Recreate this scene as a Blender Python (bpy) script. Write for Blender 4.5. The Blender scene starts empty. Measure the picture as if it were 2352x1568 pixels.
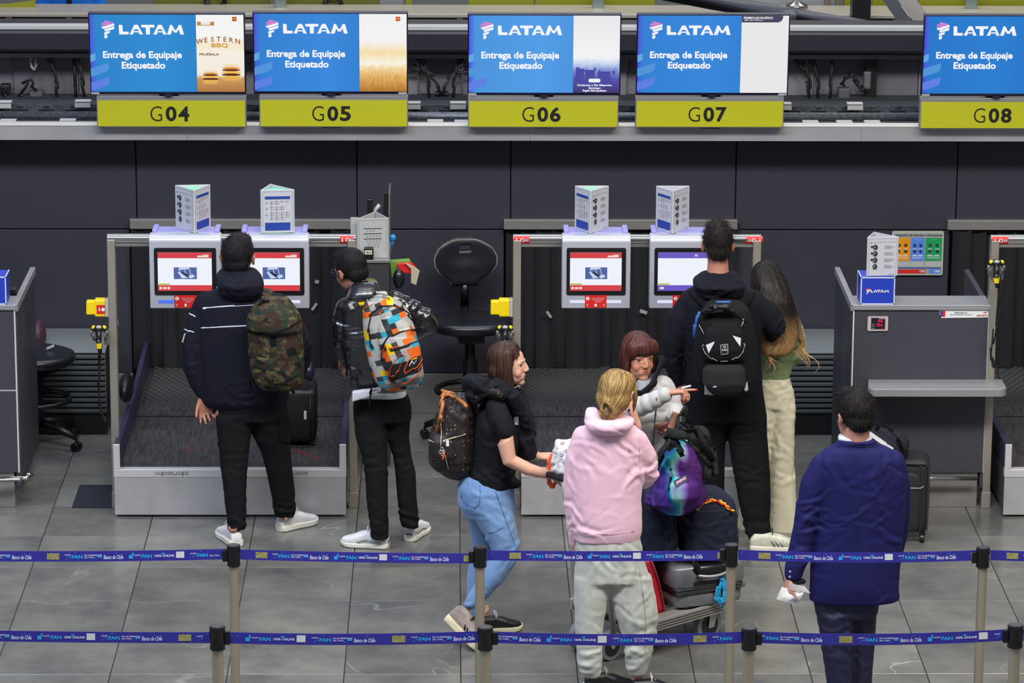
import bpy, math, random
import numpy as np
from mathutils import Vector, Matrix
from mathutils.bvhtree import BVHTree
random.seed(7); RNG = np.random.RandomState(7)
SC = bpy.context.scene; COL = SC.collection
PI = math.pi
A = lambda *v: np.array(v, float)
def nrm(v): v = np.array(v, float); return v/(np.linalg.norm(v)+1e-12)
# ------------------------------------------------------------------ camera
FPX = 8526.65
CAM = A(-.04937, -21.69148, 6.33786)
_y, _p, _r = .0168171, .24760765, .0048017
FW = A(math.sin(_y)*math.cos(_p), math.cos(_y)*math.cos(_p), -math.sin(_p))
_r0 = A(math.cos(_y), -math.sin(_y), 0); _u0 = np.cross(_r0, FW)
RT = math.cos(_r)*_r0+math.sin(_r)*_u0; UP = -math.sin(_r)*_r0+math.cos(_r)*_u0
cd = bpy.data.cameras.new('camera'); cam = bpy.data.objects.new('camera', cd); COL.objects.link(cam)
cd.sensor_width = 36; cd.lens = FPX*36/2352; cd.clip_end = 200; cd.clip_start = .1
cam.matrix_world = Matrix(((RT[0], UP[0], -FW[0], CAM[0]), (RT[1], UP[1], -FW[1], CAM[1]), (RT[2], UP[2], -FW[2], CAM[2]), (0, 0, 0, 1)))
SC.camera = cam
# ------------------------------------------------------------------ light and exposure
SC.view_settings.view_transform = 'Standard'; SC.view_settings.look = 'None'
SC.view_settings.gamma = 1; SC.view_settings.use_curve_mapping = False
SC.view_settings.exposure = -0.12
W = bpy.data.worlds.new('world'); SC.world = W; W.use_nodes = True
W.node_tree.nodes['Background'].inputs[0].default_value = (.66, .70, .84, 1)
W.node_tree.nodes['Background'].inputs[1].default_value = .38
def area(x, y, z, sx, sy, power, col, rx=0, ry=0):
    l = bpy.data.lights.new('ceiling_light', 'AREA'); l.shape = 'RECTANGLE'; l.size = sx; l.size_y = sy; l.energy = power; l.color = col
    o = bpy.data.objects.new('ceiling_light', l); COL.objects.link(o); o.location = (x, y, z); o.rotation_euler = (rx, ry, 0); return o
area(-5.5, -7.5, 9.0, 5, 1.6, 700, (.72, .84, 1), .25, -.3)
area(0, -8.5, 9.4, 5, 1.6, 930, (.96, .96, 1), .3, 0)
area(5.5, -7.5, 9.0, 5, 1.6, 820, (1, .90, .72), .25, .3)
area(0, .6, 8.6, 9, 1.2, 420, (.82, .88, 1))
area(3, 9.5, 7.5, 12, 3, 420, (1, .97, .88))
# ------------------------------------------------------------------ pixel -> place helpers
def ray(x, y): return FW+(x-1176)/FPX*RT-(y-784)/FPX*UP
def at(x, y, Y): d = ray(x, y); return CAM+d*(Y-CAM[1])/d[1]
def gz(x, y, z=0.): d = ray(x, y); return CAM+d*(z-CAM[2])/d[2]
def X_(x, y, Y): return at(x, y, Y)[0]
def Z_(y, Y, x=1176): return at(x, y, Y)[2]
# ------------------------------------------------------------------ materials
def lin(c):
    c = [v/255 for v in c]; return tuple(v/12.92 if v <= .04045 else ((v+.055)/1.055)**2.4 for v in c)+(1,)
MATS = {}
def mat(name, col, rough=.5, metal=0., var=0., vs=20., bump=0., bs=200., emit=0., sheen=0., spec=.5, attr=False, wave=None, coat=0., alpha=None, trans=0.):
    if name in MATS: return MATS[name]
    m = bpy.data.materials.new(name); m.use_nodes = True; nt = m.node_tree; n = nt.nodes; b = n['Principled BSDF']
    base = lin(col) if max(col) > 1.01 else tuple(col)+(1,)
    b.inputs['Base Color'].default_value = base; b.inputs['Roughness'].default_value = rough; b.inputs['Metallic'].default_value = metal
    b.inputs['Specular IOR Level'].default_value = spec
    if sheen: b.inputs['Sheen Weight'].default_value = sheen
    if coat: b.inputs['Coat Weight'].default_value = coat
    if trans: b.inputs['Transmission Weight'].default_value = trans
    if emit:
        b.inputs['Emission Color'].default_value = base; b.inputs['Emission Strength'].default_value = emit
    tc = n.new('ShaderNodeTexCoord')
    src = None
    if attr:
        a = n.new('ShaderNodeAttribute'); a.attribute_name = 'Col'; src = a.outputs['Color']; nt.links.new(src, b.inputs['Base Color'])
    if var:
        t = n.new('ShaderNodeTexNoise'); t.inputs['Scale'].default_value = vs; t.inputs['Detail'].default_value = 5
        nt.links.new(tc.outputs['Object'], t.inputs['Vector'])
        mr = n.new('ShaderNodeMapRange'); mr.inputs[1].default_value = .3; mr.inputs[2].default_value = .7
        mr.inputs[3].default_value = 1-var; mr.inputs[4].default_value = 1+var; nt.links.new(t.outputs['Fac'], mr.inputs[0])
        mx = n.new('ShaderNodeVectorMath'); mx.operation = 'SCALE'
        if src: nt.links.new(src, mx.inputs[0])
        else: mx.inputs[0].default_value = base[:3]
        nt.links.new(mr.outputs[0], mx.inputs['Scale']); nt.links.new(mx.outputs[0], b.inputs['Base Color'])
    if bump:
        t = n.new('ShaderNodeTexNoise'); t.inputs['Scale'].default_value = bs; t.inputs['Detail'].default_value = 3
        nt.links.new(tc.outputs['Object'], t.inputs['Vector'])
        bp = n.new('ShaderNodeBump'); bp.inputs['Strength'].default_value = bump; bp.inputs['Distance'].default_value = .01
        nt.links.new(t.outputs['Fac'], bp.inputs['Height']); nt.links.new(bp.outputs[0], b.inputs['Normal'])
    MATS[name] = m; return m
def emis(name, col, s=1.):
    if name in MATS: return MATS[name]
    m = bpy.data.materials.new(name); m.use_nodes = True; nt = m.node_tree; b = nt.nodes['Principled BSDF']
    b.inputs['Base Color'].default_value = (.01, .01, .01, 1); b.inputs['Roughness'].default_value = .3
    b.inputs['Emission Color'].default_value = lin(col); b.inputs['Emission Strength'].default_value = s
    MATS[name] = m; return m
def grad_emis(name, stops, axis='X', s=1., noise=0.):
    """screen picture: a colour ramp over generated coords"""
    m = bpy.data.materials.new(name); m.use_nodes = True; nt = m.node_tree; n = nt.nodes; b = n['Principled BSDF']
    b.inputs['Base Color'].default_value = (.01, .01, .01, 1); b.inputs['Roughness'].default_value = .3
    tc = n.new('ShaderNodeTexCoord'); sp = n.new('ShaderNodeSeparateXYZ'); nt.links.new(tc.outputs['Generated'], sp.inputs[0])
    cr = n.new('ShaderNodeValToRGB'); el = cr.color_ramp.elements
    el[0].position = stops[0][0]; el[0].color = lin(stops[0][1]); el[1].position = stops[-1][0]; el[1].color = lin(stops[-1][1])
    for p, c in stops[1:-1]: e = el.new(p); e.color = lin(c)
    f = sp.outputs[axis]
    if noise:
        t = n.new('ShaderNodeTexNoise'); t.inputs['Scale'].default_value = 9; t.inputs['Detail'].default_value = 6; nt.links.new(tc.outputs['Generated'], t.inputs['Vector'])
        ma = n.new('ShaderNodeMath'); ma.operation = 'MULTIPLY_ADD'; ma.inputs[1].default_value = noise; ma.inputs[2].default_value = -noise/2
        nt.links.new(t.outputs['Fac'], ma.inputs[0]); ad = n.new('ShaderNodeMath'); ad.operation = 'ADD'; nt.links.new(f, ad.inputs[0]); nt.links.new(ma.outputs[0], ad.inputs[1]); f = ad.outputs[0]
    nt.links.new(f, cr.inputs[0]); nt.links.new(cr.outputs[0], b.inputs['Emission Color']); b.inputs['Emission Strength'].default_value = s
    MATS[name] = m; return m
# ------------------------------------------------------------------ mesh builder
def basis(d, hint=None):
    d = nrm(d); h = A(0, 0, 1) if hint is None else np.array(hint, float)
    if abs(d@nrm(h)) > .98: h = A(0, 1, 0) if abs(d[1]) < .9 else A(1, 0, 0)
    a = nrm(np.cross(h, d)); b = np.cross(d, a); return a, b
class MB:
    def __init__(s): s.v = []; s.f = []; s.m = []; s.mi = 0; s.n = 0
    def add(s, V, F):
        V = np.asarray(V, float).reshape(-1, 3); s.v.append(V)
        for f in F: s.f.append(tuple(int(i)+s.n for i in f)); s.m.append(s.mi)
        s.n += len(V); return s
    def box(s, x0, x1, y0, y1, z0, z1):
        return s.obox(A(x0+x1, y0+y1, z0+z1)/2, (abs(x1-x0), abs(y1-y0), abs(z1-z0)))
    def obox(s, c, size, ax=None, taper=1.):
        ax = np.eye(3) if ax is None else np.array(ax, float); h = np.array(size, float)/2
        V = []
        for k in (-1, 1):
            t = taper if k > 0 else 1.
            for i, j in ((-1, -1), (1, -1), (1, 1), (-1, 1)): V.append(np.array(c)+ax[0]*i*h[0]*t+ax[1]*j*h[1]*t+ax[2]*k*h[2])
        return s.add(V, [(3, 2, 1, 0), (4, 5, 6, 7), (0, 1, 5, 4), (1, 2, 6, 5), (2, 3, 7, 6), (3, 0, 4, 7)])
    def rings(s, R, cap=True, closed=False):
        """R: (k,n,3) rings"""
        R = np.asarray(R, float); k, n, _ = R.shape; F = []
        for i in range(k-1+(1 if closed else 0)):
            a = i*n; b = ((i+1) % k)*n
            for j in range(n): j2 = (j+1) % n; F.append((a+j, a+j2, b+j2, b+j))
        if cap and not closed: F.append(tuple(range(n-1, -1, -1))); F.append(tuple((k-1)*n+j for j in range(n)))
        return s.add(R.reshape(-1, 3), F)
    def tube(s, pts, r, n=10, closed=False, flat=1., hint=None, cap=True):
        P = np.asarray(pts, float); k = len(P); rr = np.broadcast_to(np.asarray(r, float), (k,)) if np.ndim(r) <= 1 else r
        R = []; pa = None
        for i in range(k):
            if closed: d = P[(i+1) % k]-P[i-1]
            else: d = P[min(i+1, k-1)]-P[max(i-1, 0)]
            d = nrm(d)
            if pa is None: a, b = basis(d, hint)
            else: a = nrm(pa-d*(pa@d)); b = np.cross(d, a)
            pa = a
            t = np.arange(n)/n*2*PI
            R.append(P[i]+rr[i]*(np.cos(t)[:, None]*a+flat*np.sin(t)[:, None]*b))
        return s.rings(R, cap=cap, closed=closed)
    def cyl(s, p0, p1, r, n=16, r1=None): return s.tube([p0, p1], [r, r if r1 is None else r1], n)
    def lathe(s, prof, c, axis=(0, 0, 1), n=24):
        a, b = basis(axis); ax = nrm(axis); t = np.arange(n)/n*2*PI
        return s.rings([np.array(c)+ax*h+r*(np.cos(t)[:, None]*a+np.sin(t)[:, None]*b) for r, h in prof])
    def ell(s, c, r, ax=None, nu=20, nv=12):
        ax = np.eye(3) if ax is None else np.array(ax, float); r = np.broadcast_to(np.asarray(r, float), (3,))
        R = []
        for i in range(nv+1):
            ph = -PI/2+PI*i/nv; cz = math.sin(ph); cr = max(math.cos(ph), .01)
            t = np.arange(nu)/nu*2*PI
            R.append(np.array(c)+(r[0]*cr*np.cos(t))[:, None]*ax[0]+(r[1]*cr*np.sin(t))[:, None]*ax[1]+r[2]*cz*ax[2])
        return s.rings(R)
    def quad(s, *p): return s.add(p, [tuple(range(len(p)))])
    def slab(s, P, d):
        """extrude polygon P by vector d"""
        P = np.asarray(P, float); n = len(P); F = [tuple(range(n)), tuple(range(2*n-1, n-1, -1))]
        for i in range(n): j = (i+1) % n; F.append((j, i, n+i, n+j))
        return s.add(np.vstack([P, P+np.array(d)]), F)
class Fr:
    """flat frame: o + u*ux + v*uy, normal n"""
    def __init__(s, o, ux, uy): s.o = np.array(o, float); s.ux = nrm(ux); s.uy = nrm(uy); s.n = np.cross(s.ux, s.uy)
    def p(s, u, v, w=0.): return s.o+u*s.ux+v*s.uy+w*s.n
def rpoly(fr, mb, pts, w=.001): mb.quad(*[fr.p(u, v, w) for u, v in pts])
def rrect(fr, mb, u0, u1, v0, v1, w=.001, r=0.):
    if not r: return rpoly(fr, mb, [(u0, v0), (u1, v0), (u1, v1), (u0, v1)], w)
    P = []
    for cx, cy, a in ((u1-r, v0+r, -90), (u1-r, v1-r, 0), (u0+r, v1-r, 90), (u0+r, v0+r, 180)):
        for k in range(5): t = math.radians(a+k*22.5); P.append((cx+r*math.cos(t), cy+r*math.sin(t)))
    rpoly(fr, mb, P, w)
_TX = {}
def textmesh(s, bold=0., res=3):
    k = (s, bold, res)
    if k in _TX: return _TX[k]
    c = bpy.data.curves.new('t', 'FONT'); c.body = s; c.size = 1; c.resolution_u = res; c.offset = bold; c.fill_mode = 'FRONT'
    o = bpy.data.objects.new('t', c); me = bpy.data.meshes.new_from_object(o)
    V = np.zeros(len(me.vertices)*3); me.vertices.foreach_get('co', V); V = V.reshape(-1, 3)[:, :2]
    F = [tuple(p.vertices) for p in me.polygons]
    bpy.data.meshes.remove(me); bpy.data.objects.remove(o); bpy.data.curves.remove(c)
    _TX[k] = (V, F); return _TX[k]
def text(mb, s, fr, u, v, w=None, h=None, bold=0., res=3, off=.0015, align='C', fn=None, shear=0.):
    """fit text to width w and/or height h; (u,v) is centre (or left-centre for L)"""
    V, F = textmesh(s, bold, res)
    if len(V) == 0: return
    lo, hi = V.min(0), V.max(0); sz = hi-lo
    sx = (w/sz[0]) if w else h/sz[1]; sy = (h/sz[1]) if h else sx
    if h and not w: sx = sy
    Q = (V-(lo+hi)/2)*[sx, sy]
    if align == 'L': Q[:, 0] += sz[0]*sx/2
    Q[:, 0] += shear*Q[:, 1]
    Q = Q+[u, v]
    if fn is None: P = fr.o+Q[:, :1]*fr.ux+Q[:, 1:]*fr.uy+off*fr.n
    else: P = fn(Q)
    mb.add(P, F)
# ------------------------------------------------------------------ objects
ORG = {}
def thing(name, label, cat, loc, group=None):
    o = bpy.data.objects.new(name, None); o.empty_display_size = .05; COL.objects.link(o); o.location = tuple(loc)
    o['label'] = label; o['category'] = cat
    if group: o['group'] = group
    ORG[o.name] = np.array(loc, float); return o
def mkmesh(name, mb, mats, org, smooth):
    V = np.vstack(mb.v)-org if mb.v else np.zeros((0, 3))
    me = bpy.data.meshes.new(name); me.from_pydata(V.tolist(), [], mb.f); me.update()
    for m in (mats if isinstance(mats, (list, tuple)) else [mats]): me.materials.append(m)
    if isinstance(mats, (list, tuple)): me.polygons.foreach_set('material_index', mb.m)
    if smooth: me.polygons.foreach_set('use_smooth', [True]*len(me.polygons))
    return me
def _fin(o, bevel, smooth):
    if bevel:
        b = o.modifiers.new('bevel', 'BEVEL'); b.width = bevel; b.segments = 2; b.limit_method = 'ANGLE'; b.angle_limit = .7
    if smooth == 2:
        o.data.set_sharp_from_angle(angle=.7)
def part(name, mb, mats, parent, smooth=0, bevel=0, label=None, kind=None):
    org = ORG[parent.name]
    o = bpy.data.objects.new(name, mkmesh(name, mb, mats, org, smooth)); COL.objects.link(o); o.parent = parent; ORG[o.name] = org
    _fin(o, bevel, smooth)
    if label: o['label'] = label
    if name in ('icon_print', 'small_print', 'captions', 'pictograms', 'advert_towers', 'advert_planks', 'rule_print', 'beam_groove', 'deck_crossbars', 'scuff', 'printed_lines', 'display_print', 'glasses', 'screen_icons', 'screen_bar', 'castor', 'cyan_print', 'white_print', 'photo_print', 'card_print', 'zip_pull', 'sleeve_edge'): kind = 'stuff'
    if kind: o['kind'] = kind
    return o
def solo(name, mb, mats, label, cat, loc=None, smooth=0, bevel=0, group=None, kind=None):
    if loc is None:
        V = np.vstack(mb.v); lo, hi = V.min(0), V.max(0); loc = A((lo[0]+hi[0])/2, (lo[1]+hi[1])/2, lo[2])
    o = bpy.data.objects.new(name, mkmesh(name, mb, mats, np.array(loc, float), smooth)); COL.objects.link(o); o.location = tuple(loc); ORG[o.name] = np.array(loc, float)
    _fin(o, bevel, smooth)
    if label: o['label'] = label
    if cat: o['category'] = cat
    if group: o['group'] = group
    if kind: o['kind'] = kind
    return o
def struct(name, mb, mats, smooth=0, bevel=0, loc=None):
    return solo(name, mb, mats, None, None, loc=loc, smooth=smooth, bevel=bevel, kind='structure')
def dup(o, dx, label=None, parent=None):
    c = o.copy(); COL.objects.link(c); ORG[c.name] = ORG[o.name]+(np.array(dx) if parent is None else ORG[parent.name]-ORG[o.name])
    if parent is None: c.location = Vector(o.location)+Vector(tuple(dx))
    else: c.parent = parent
    for ch in o.children: dup(ch, dx, None, c)
    if label: c['label'] = label
    return c
def fbm(P, scale, seed=0, octv=3):
    rs = np.random.RandomState(seed); P = np.asarray(P, float)*scale; out = np.zeros(len(P)); amp = 1.; tot = 0
    for o in range(octv):
        acc = np.zeros(len(P))
        wv = np.stack([np.sin(P@rs.normal(0, 1, 3)+rs.rand()*6) for _ in range(3)], 1)*.8
        for k in range(4): acc += np.sin((P+wv)@(rs.normal(0, 1.2, 3))+rs.rand()*6.28)
        out += amp*acc/4; tot += amp; amp *= .5; P = P*2.03
    return out/tot
# ================================================================== SETTING
M_wall = mat('charcoal_panel', (46, 45, 57), .55, var=.06, vs=3, bump=.05, bs=300)
M_gap = mat('joint_black', (10, 10, 13), .8)
M_steel = mat('brushed_steel', (150, 148, 145), .33, .85, var=.10, vs=14)
M_steel2 = mat('satin_steel', (142, 139, 134), .5, .55, var=.12, vs=8)
M_alu = mat('aluminium_trim', (140, 137, 134), .45, .5, var=.05, vs=10)
M_dark = mat('black_plastic', (16, 16, 19), .42)
M_rub = mat('black_rubber', (20, 20, 23), .65, bump=.15, bs=90)
M_cloth_c = mat('curtain_black', (14, 14, 20), .75)
M_white = mat('white_paint', (196, 196, 194), .5)
M_yel = mat('sign_yellow', (178, 178, 14), .5)
M_ink = mat('ink_black', (16, 14, 16), .5)
M_ltgrey = mat('light_grey', (168, 168, 168), .5, var=.05, vs=30)
M_red = mat('sticker_red', (205, 30, 24), .5)
M_pw = mat('print_white', (225, 225, 225), .5)
# floor: one slab, stone tiles laid on it
def tile_mat():
    m = bpy.data.materials.new('stone_tile'); m.use_nodes = True; nt = m.node_tree; n = nt.nodes; b = n['Principled BSDF']; L = nt.links.new
    tc = n.new('ShaderNodeTexCoord'); oi = n.new('ShaderNodeObjectInfo'); ad = n.new('ShaderNodeVectorMath'); ad.operation = 'ADD'
    sc = n.new('ShaderNodeVectorMath'); sc.operation = 'SCALE'; L(oi.outputs['Location'], sc.inputs[0]); sc.inputs['Scale'].default_value = 3.7
    L(tc.outputs['Object'], ad.inputs[0]); L(sc.outputs[0], ad.inputs[1])
    n1 = n.new('ShaderNodeTexNoise'); n1.inputs['Scale'].default_value = 2.2; n1.inputs['Detail'].default_value = 8; n1.inputs['Roughness'].default_value = .65; L(ad.outputs[0], n1.inputs['Vector'])
    cr = n.new('ShaderNodeValToRGB'); cr.color_ramp.elements[0].position = .3; cr.color_ramp.elements[0].color = lin((82, 83, 84)); cr.color_ramp.elements[1].position = .72; cr.color_ramp.elements[1].color = lin((122, 120, 113)); L(n1.outputs['Fac'], cr.inputs[0])
    # thin pale veins: zero-crossings of a slow noise, broken up by another
    n2 = n.new('ShaderNodeTexNoise'); n2.inputs['Scale'].default_value = .75; n2.inputs['Detail'].default_value = 3; n2.inputs['Distortion'].default_value = .6; L(ad.outputs[0], n2.inputs['Vector'])
    s = n.new('ShaderNodeMath'); s.operation = 'SUBTRACT'; s.inputs[1].default_value = .5; L(n2.outputs['Fac'], s.inputs[0])
    a = n.new('ShaderNodeMath'); a.operation = 'ABSOLUTE'; L(s.outputs[0], a.inputs[0])
    mr = n.new('ShaderNodeMapRange'); mr.inputs[1].default_value = 0; mr.inputs[2].default_value = .0035; mr.inputs[3].default_value = 1; mr.inputs[4].default_value = 0; L(a.outputs[0], mr.inputs[0])
    n3 = n.new('ShaderNodeTexNoise'); n3.inputs['Scale'].default_value = 1.9; L(ad.outputs[0], n3.inputs['Vector'])
    m3 = n.new('ShaderNodeMapRange'); m3.inputs[1].default_value = .52; m3.inputs[2].default_value = .66; L(n3.outputs['Fac'], m3.inputs[0])
    mu = n.new('ShaderNodeMath'); mu.operation = 'MULTIPLY'; L(mr.outputs[0], mu.inputs[0]); L(m3.outputs[0], mu.inputs[1])
    m5 = n.new('ShaderNodeMath'); m5.operation = 'MULTIPLY'; m5.inputs[1].default_value = .42; L(mu.outputs[0], m5.inputs[0])
    mx = n.new('ShaderNodeMix'); mx.data_type = 'RGBA'; L(m5.outputs[0], mx.inputs[0]); L(cr.outputs[0], mx.inputs[6]); mx.inputs[7].default_value = lin((190, 188, 182))
    # each stone has its own tone
    rr = n.new('ShaderNodeMapRange'); rr.inputs[3].default_value = .86; rr.inputs[4].default_value = 1.14; L(oi.outputs['Random'], rr.inputs[0])
    sv = n.new('ShaderNodeVectorMath'); sv.operation = 'SCALE'; L(mx.outputs[2], sv.inputs[0]); L(rr.outputs[0], sv.inputs['Scale']); L(sv.outputs[0], b.inputs['Base Color'])
    r2 = n.new('ShaderNodeMapRange'); r2.inputs[3].default_value = .16; r2.inputs[4].default_value = .30; L(n1.outputs['Fac'], r2.inputs[0]); L(r2.outputs[0], b.inputs['Roughness'])
    b.inputs['Specular IOR Level'].default_value = .65
    return m
M_tile = tile_mat()
mb = MB().box(-9, 9, -9, 15, -.12, -.006)
FLOOR = struct('floor', mb, mat('grout', (34, 34, 36), .8), loc=(0, 0, 0)); struct('wall_far', MB().box(-9, 9, 14.9, 15, 0, 6), mat('far_wall', (120, 122, 124), .7))
t0 = None
for j in range(-3, 13):
    for i in range(-7, 8):
        cx, cy = .6*i+.3, -.6*j-.3
        if t0 is None:
            t0 = part('tile', MB().box(-.2975, .2975, -.2975, .2975, -.012, 0), M_tile, FLOOR, bevel=.0015); o = t0
        else:
            o = bpy.data.objects.new('tile', t0.data); COL.objects.link(o); o.parent = FLOOR
            b_ = o.modifiers.new('bevel', 'BEVEL'); b_.width = .0015; b_.segments = 1
        o.location = (cx, cy, 0)
# back wall
YW = 1.5
x0s, x1s = at(-160, 400, YW)[0], at(2520, 400, YW)[0]
zt, zj, zk = Z_(322, YW), Z_(527, YW), .262
mb = MB(); mb.box(x0s, x1s, YW+.03, YW+.1, zj, zt+.1)
openings = [(300, 822), (1158, 1694), (2180, 2560)]
ox = [(X_(a, 600, YW), X_(b, 600, YW)) for a, b in openings]
solid = [(x0s, ox[0][0]), (ox[0][1], ox[1][0]), (ox[1][1], ox[2][0])]
for a, b in solid: mb.box(a, b, YW+.03, YW+.1, 0, zj)
mb.box(x0s, x1s, 3.5, 3.6, 0, zt-.1)
WALL = struct('wall_back', mb, M_gap)
def panel(x0, x1, z0, z1): part('wall_panel', MB().box(x0+.004, x1-.004, YW, YW+.028, z0+.004, z1-.004), M_wall, WALL, bevel=.002)
js = [x0s]+[X_(x, 420, YW) for x in (313, 820, 1173, 1690, 2198)]+[x1s]
for a, b in zip(js, js[1:]): panel(a, b, zj, zt)
for a, b in solid: panel(a, b, zk, zj)
for k, (a, b) in enumerate(solid):
    mb = MB().box(a, b, YW-.015, YW+.02, 0, zk); solo('baseboard_back', mb, M_steel2, None, None, kind='structure', bevel=.003)
# lintel strips over the belt openings
for k, (a, b) in enumerate([(298, 824), (1157, 1694), (2177, 2560)]):
    xa, xb = X_(a, 515, YW-.05), X_(b, 515, YW-.05)
    mb = MB().box(xa, xb, YW-.05, YW-.002, Z_(527, YW-.05), Z_(505, YW-.05))
    solo('trim_%d' % (k+1), mb, M_alu, None, None, kind='structure', bevel=.003)
# gantry channel carrying the screens
YG = 1.2
zg0, zg1 = Z_(323, YG), Z_(291, YG)
sx = [x0s]+[X_(x, 300, YG) for x in (430, 1218, 1978)]+[x1s]
def gantry_mat():
    m = mat('gantry_steel', (168, 166, 168), .3, .3, var=.16, vs=1.7); return m
gt = thing('steel_gantry_beam', 'long brushed steel channel beam running above the dark wall under the yellow gate signs', 'beam', (0, YG, zg0))
for a, b in zip(sx, sx[1:]):
    part('fascia_panel', MB().box(a+.001, b-.001, YG, YG+.012, zg0, zg1), gantry_mat(), gt)
part('top_lip', MB().box(x0s, x1s, YG-.004, YG+.09, zg1, zg1+.012), mat('lip', (205, 203, 198), .4, .3), gt, bevel=.002)
part('underside', MB().box(x0s, x1s, YG+.02, YW+.06, zg0+.005, zg0+.03), M_steel2, gt)
# ------------------------------------------------------------------ service void above the wall
M_zinc = mat('zinc_tray', (92, 97, 104), .42, .6, var=.35, vs=40)
tr = thing('cable_tray', 'perforated grey cable tray lying along the top of the gantry beam', 'cable tray', (0, 1.5, zg1))
zA, zB, zC = Z_(284, 1.42), Z_(263, 1.42), Z_(241, 1.7)
mb = MB(); mb.box(x0s, x1s, 1.40, 1.41, zA, Z_(278, 1.4)+.0); mb.box(x0s, x1s, 1.41, 1.45, zA, zA+.006)
for x in np.arange(x0s, x1s, .12): mb.box(x, x+.07, 1.398, 1.40, zA+.008, zA+.016)
part('tray_front', mb, M_zinc, tr)
part('tray_pipe', MB().tube([(x0s, 1.5, Z_(268, 1.5)), (x1s, 1.5, Z_(268, 1.5))], .03, 12), M_zinc, tr, smooth=1)
mb = MB(); mb.box(x0s, x1s, 1.66, 1.67, Z_(261, 1.66), Z_(241, 1.66))
for x in np.arange(x0s, x1s, .17):
    mb.mi = 1; mb.box(x, x+.1, 1.656, 1.66, Z_(256, 1.66), Z_(253, 1.66)); mb.box(x+.03, x+.07, 1.656, 1.66, Z_(248, 1.66), Z_(246, 1.66)); mb.mi = 0
part('tray_back', mb, [M_zinc, M_gap], tr)
mb = MB().box(x0s, x1s, 1.5, 3.4, zA-.06, zA-.05); part('tray_floor', mb, mat('void_grey', (52, 56, 62), .7), tr)
g = 'white clamp plates on the cable tray'
cl0 = None
for px, py, Y in [(8, 235, 1.62), (190, 233, 1.62), (18, 278, 1.36), (155, 277, 1.36), (948, 237, 1.62), (1052, 237, 1.62), (1000, 279, 1.36), (1062, 280, 1.36), (1800, 239, 1.62), (1964, 239, 1.62), (1862, 281, 1.36), (1940, 281, 1.36), (2004, 281, 1.36)]:
    c = at(px, py, Y)
    part('clamp_plate', MB().box(c[0]-.05, c[0]+.05, Y-.02, Y+.06, c[2]-.004, c[2]+.004).box(c[0]-.05, c[0]+.05, Y-.02, Y-.012, c[2]-.035, c[2]), M_ltgrey, tr)
# wall of grey service panels behind, rail, dark beam
YB = 2.7
M_svc = mat('service_grey', (88, 86, 90), .6, var=.08, vs=4)
zb0, zb1 = Z_(246, YB)-.3, Z_(123, YB)
edges = [X_(x, 180, YB) for x in (-120, 30, 180, 330, 560, 760, 960, 1062, 1240, 1440, 1640, 1790, 1870, 1990, 2110, 2300, 2500)]
sp = thing('service_panel_wall', 'grey service panels with hoses seen between the screens above the beam', 'panel', (0, YB, zb0))
for i, (a, b) in enumerate(zip(edges, edges[1:])):
    part('panel', MB().box(a+.003, b-.003, YB+(.02 if i % 3 else .05), YB+.08, zb0, zb1), mat('svc%d' % (i % 3), ((112, 110, 118), (100, 98, 106), (120, 116, 120))[i % 3], .6, var=.06, vs=4), sp)
mb = MB(); Yr = 2.55; mb.box(x0s-.5, x1s+.5, Yr, Yr+.05, Z_(135, Yr), Z_(124, Yr))
solo('upper_rail', mb, mat('railgrey', (120, 118, 124), .45, .3, var=.2, vs=6), 'pale grey horizontal rail under the dark duct behind the screens', 'rail', bevel=.004)
Yd = 2.4
dz0, dz1 = Z_(122, Yd), Z_(72, Yd)
mb = MB().box(x0s-.5, x1s+.5, Yd, Yd+.5, dz0, dz1)
solo('dark_duct', mb, mat('duct_navy', (24, 24, 36), .5), 'long dark blue-black duct running behind the tops of the screens', 'duct', bevel=.02)
mb = MB().box(x0s-.5, x1s+.5, Yd+.02, Yd+.1, dz1+.001, Z_(61, Yd))
solo('white_ledge', mb, mat('ledge_white', (172, 174, 172), .45), 'thin white ledge along the top of the dark duct', 'ledge', bevel=.004)
# hoses
M_hose = mat('hose_black', (24, 22, 26), .5)
def spl(pts, k=6):
    P = np.array(pts, float); out = []
    for i in range(len(P)-1):
        p0, p1, p2, p3 = P[max(i-1, 0)], P[i], P[i+1], P[min(i+2, len(P)-1)]
        for t in np.arange(k)/k: out.append(.5*(2*p1+(p2-p0)*t+(2*p0-5*p1+4*p2-p3)*t*t+(3*p1-3*p2+p0-p3)*t**3))
    out.append(P[-1]); return np.array(out)
def hose(px, r, lab, Y=2.6, m=M_hose, grp=None):
    P = spl([at(x, y, Y) for x, y in px]); return solo('hose', MB().tube(P, r, 8), m, lab, 'hose', smooth=1, group=grp)
hose([(108, 136), (122, 160), (131, 190), (133, 236)], .011, 'thick black hose curving down left of the first screen, the rightmost single one')
hose([(12, 200), (18, 228), (32, 236), (50, 225), (62, 195), (72, 182), (84, 208)], .009, 'black hose looping in an S at the left edge above the tray')
hose([(170, 136), (172, 180), (175, 236)], .011, 'straight black hose just left of the first screen')
hose([(176, 150), (190, 180), (197, 232)], .010, 'bent black hose nearest the first screen')
hose([(962, 138), (975, 165), (985, 185), (988, 232)], .010, 'black hose descending left of centre between G05 and G06')
hose([(940, 166), (960, 160), (990, 168), (1006, 195), (1012, 214)], .009, 'black hose arching from the left into the central tee between G05 and G06')
hose([(1062, 138), (1050, 165), (1042, 185), (1040, 232)], .010, 'black hose descending right of centre between G05 and G06')
hose([(1074, 170), (1055, 167), (1032, 175), (1020, 200), (1018, 214)], .009, 'black hose arching from the right into the central tee between G05 and G06')
hose([(1828, 140), (1845, 160), (1860, 185), (1862, 238)], .011, 'leftmost black hose of the group right of G07')
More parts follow.
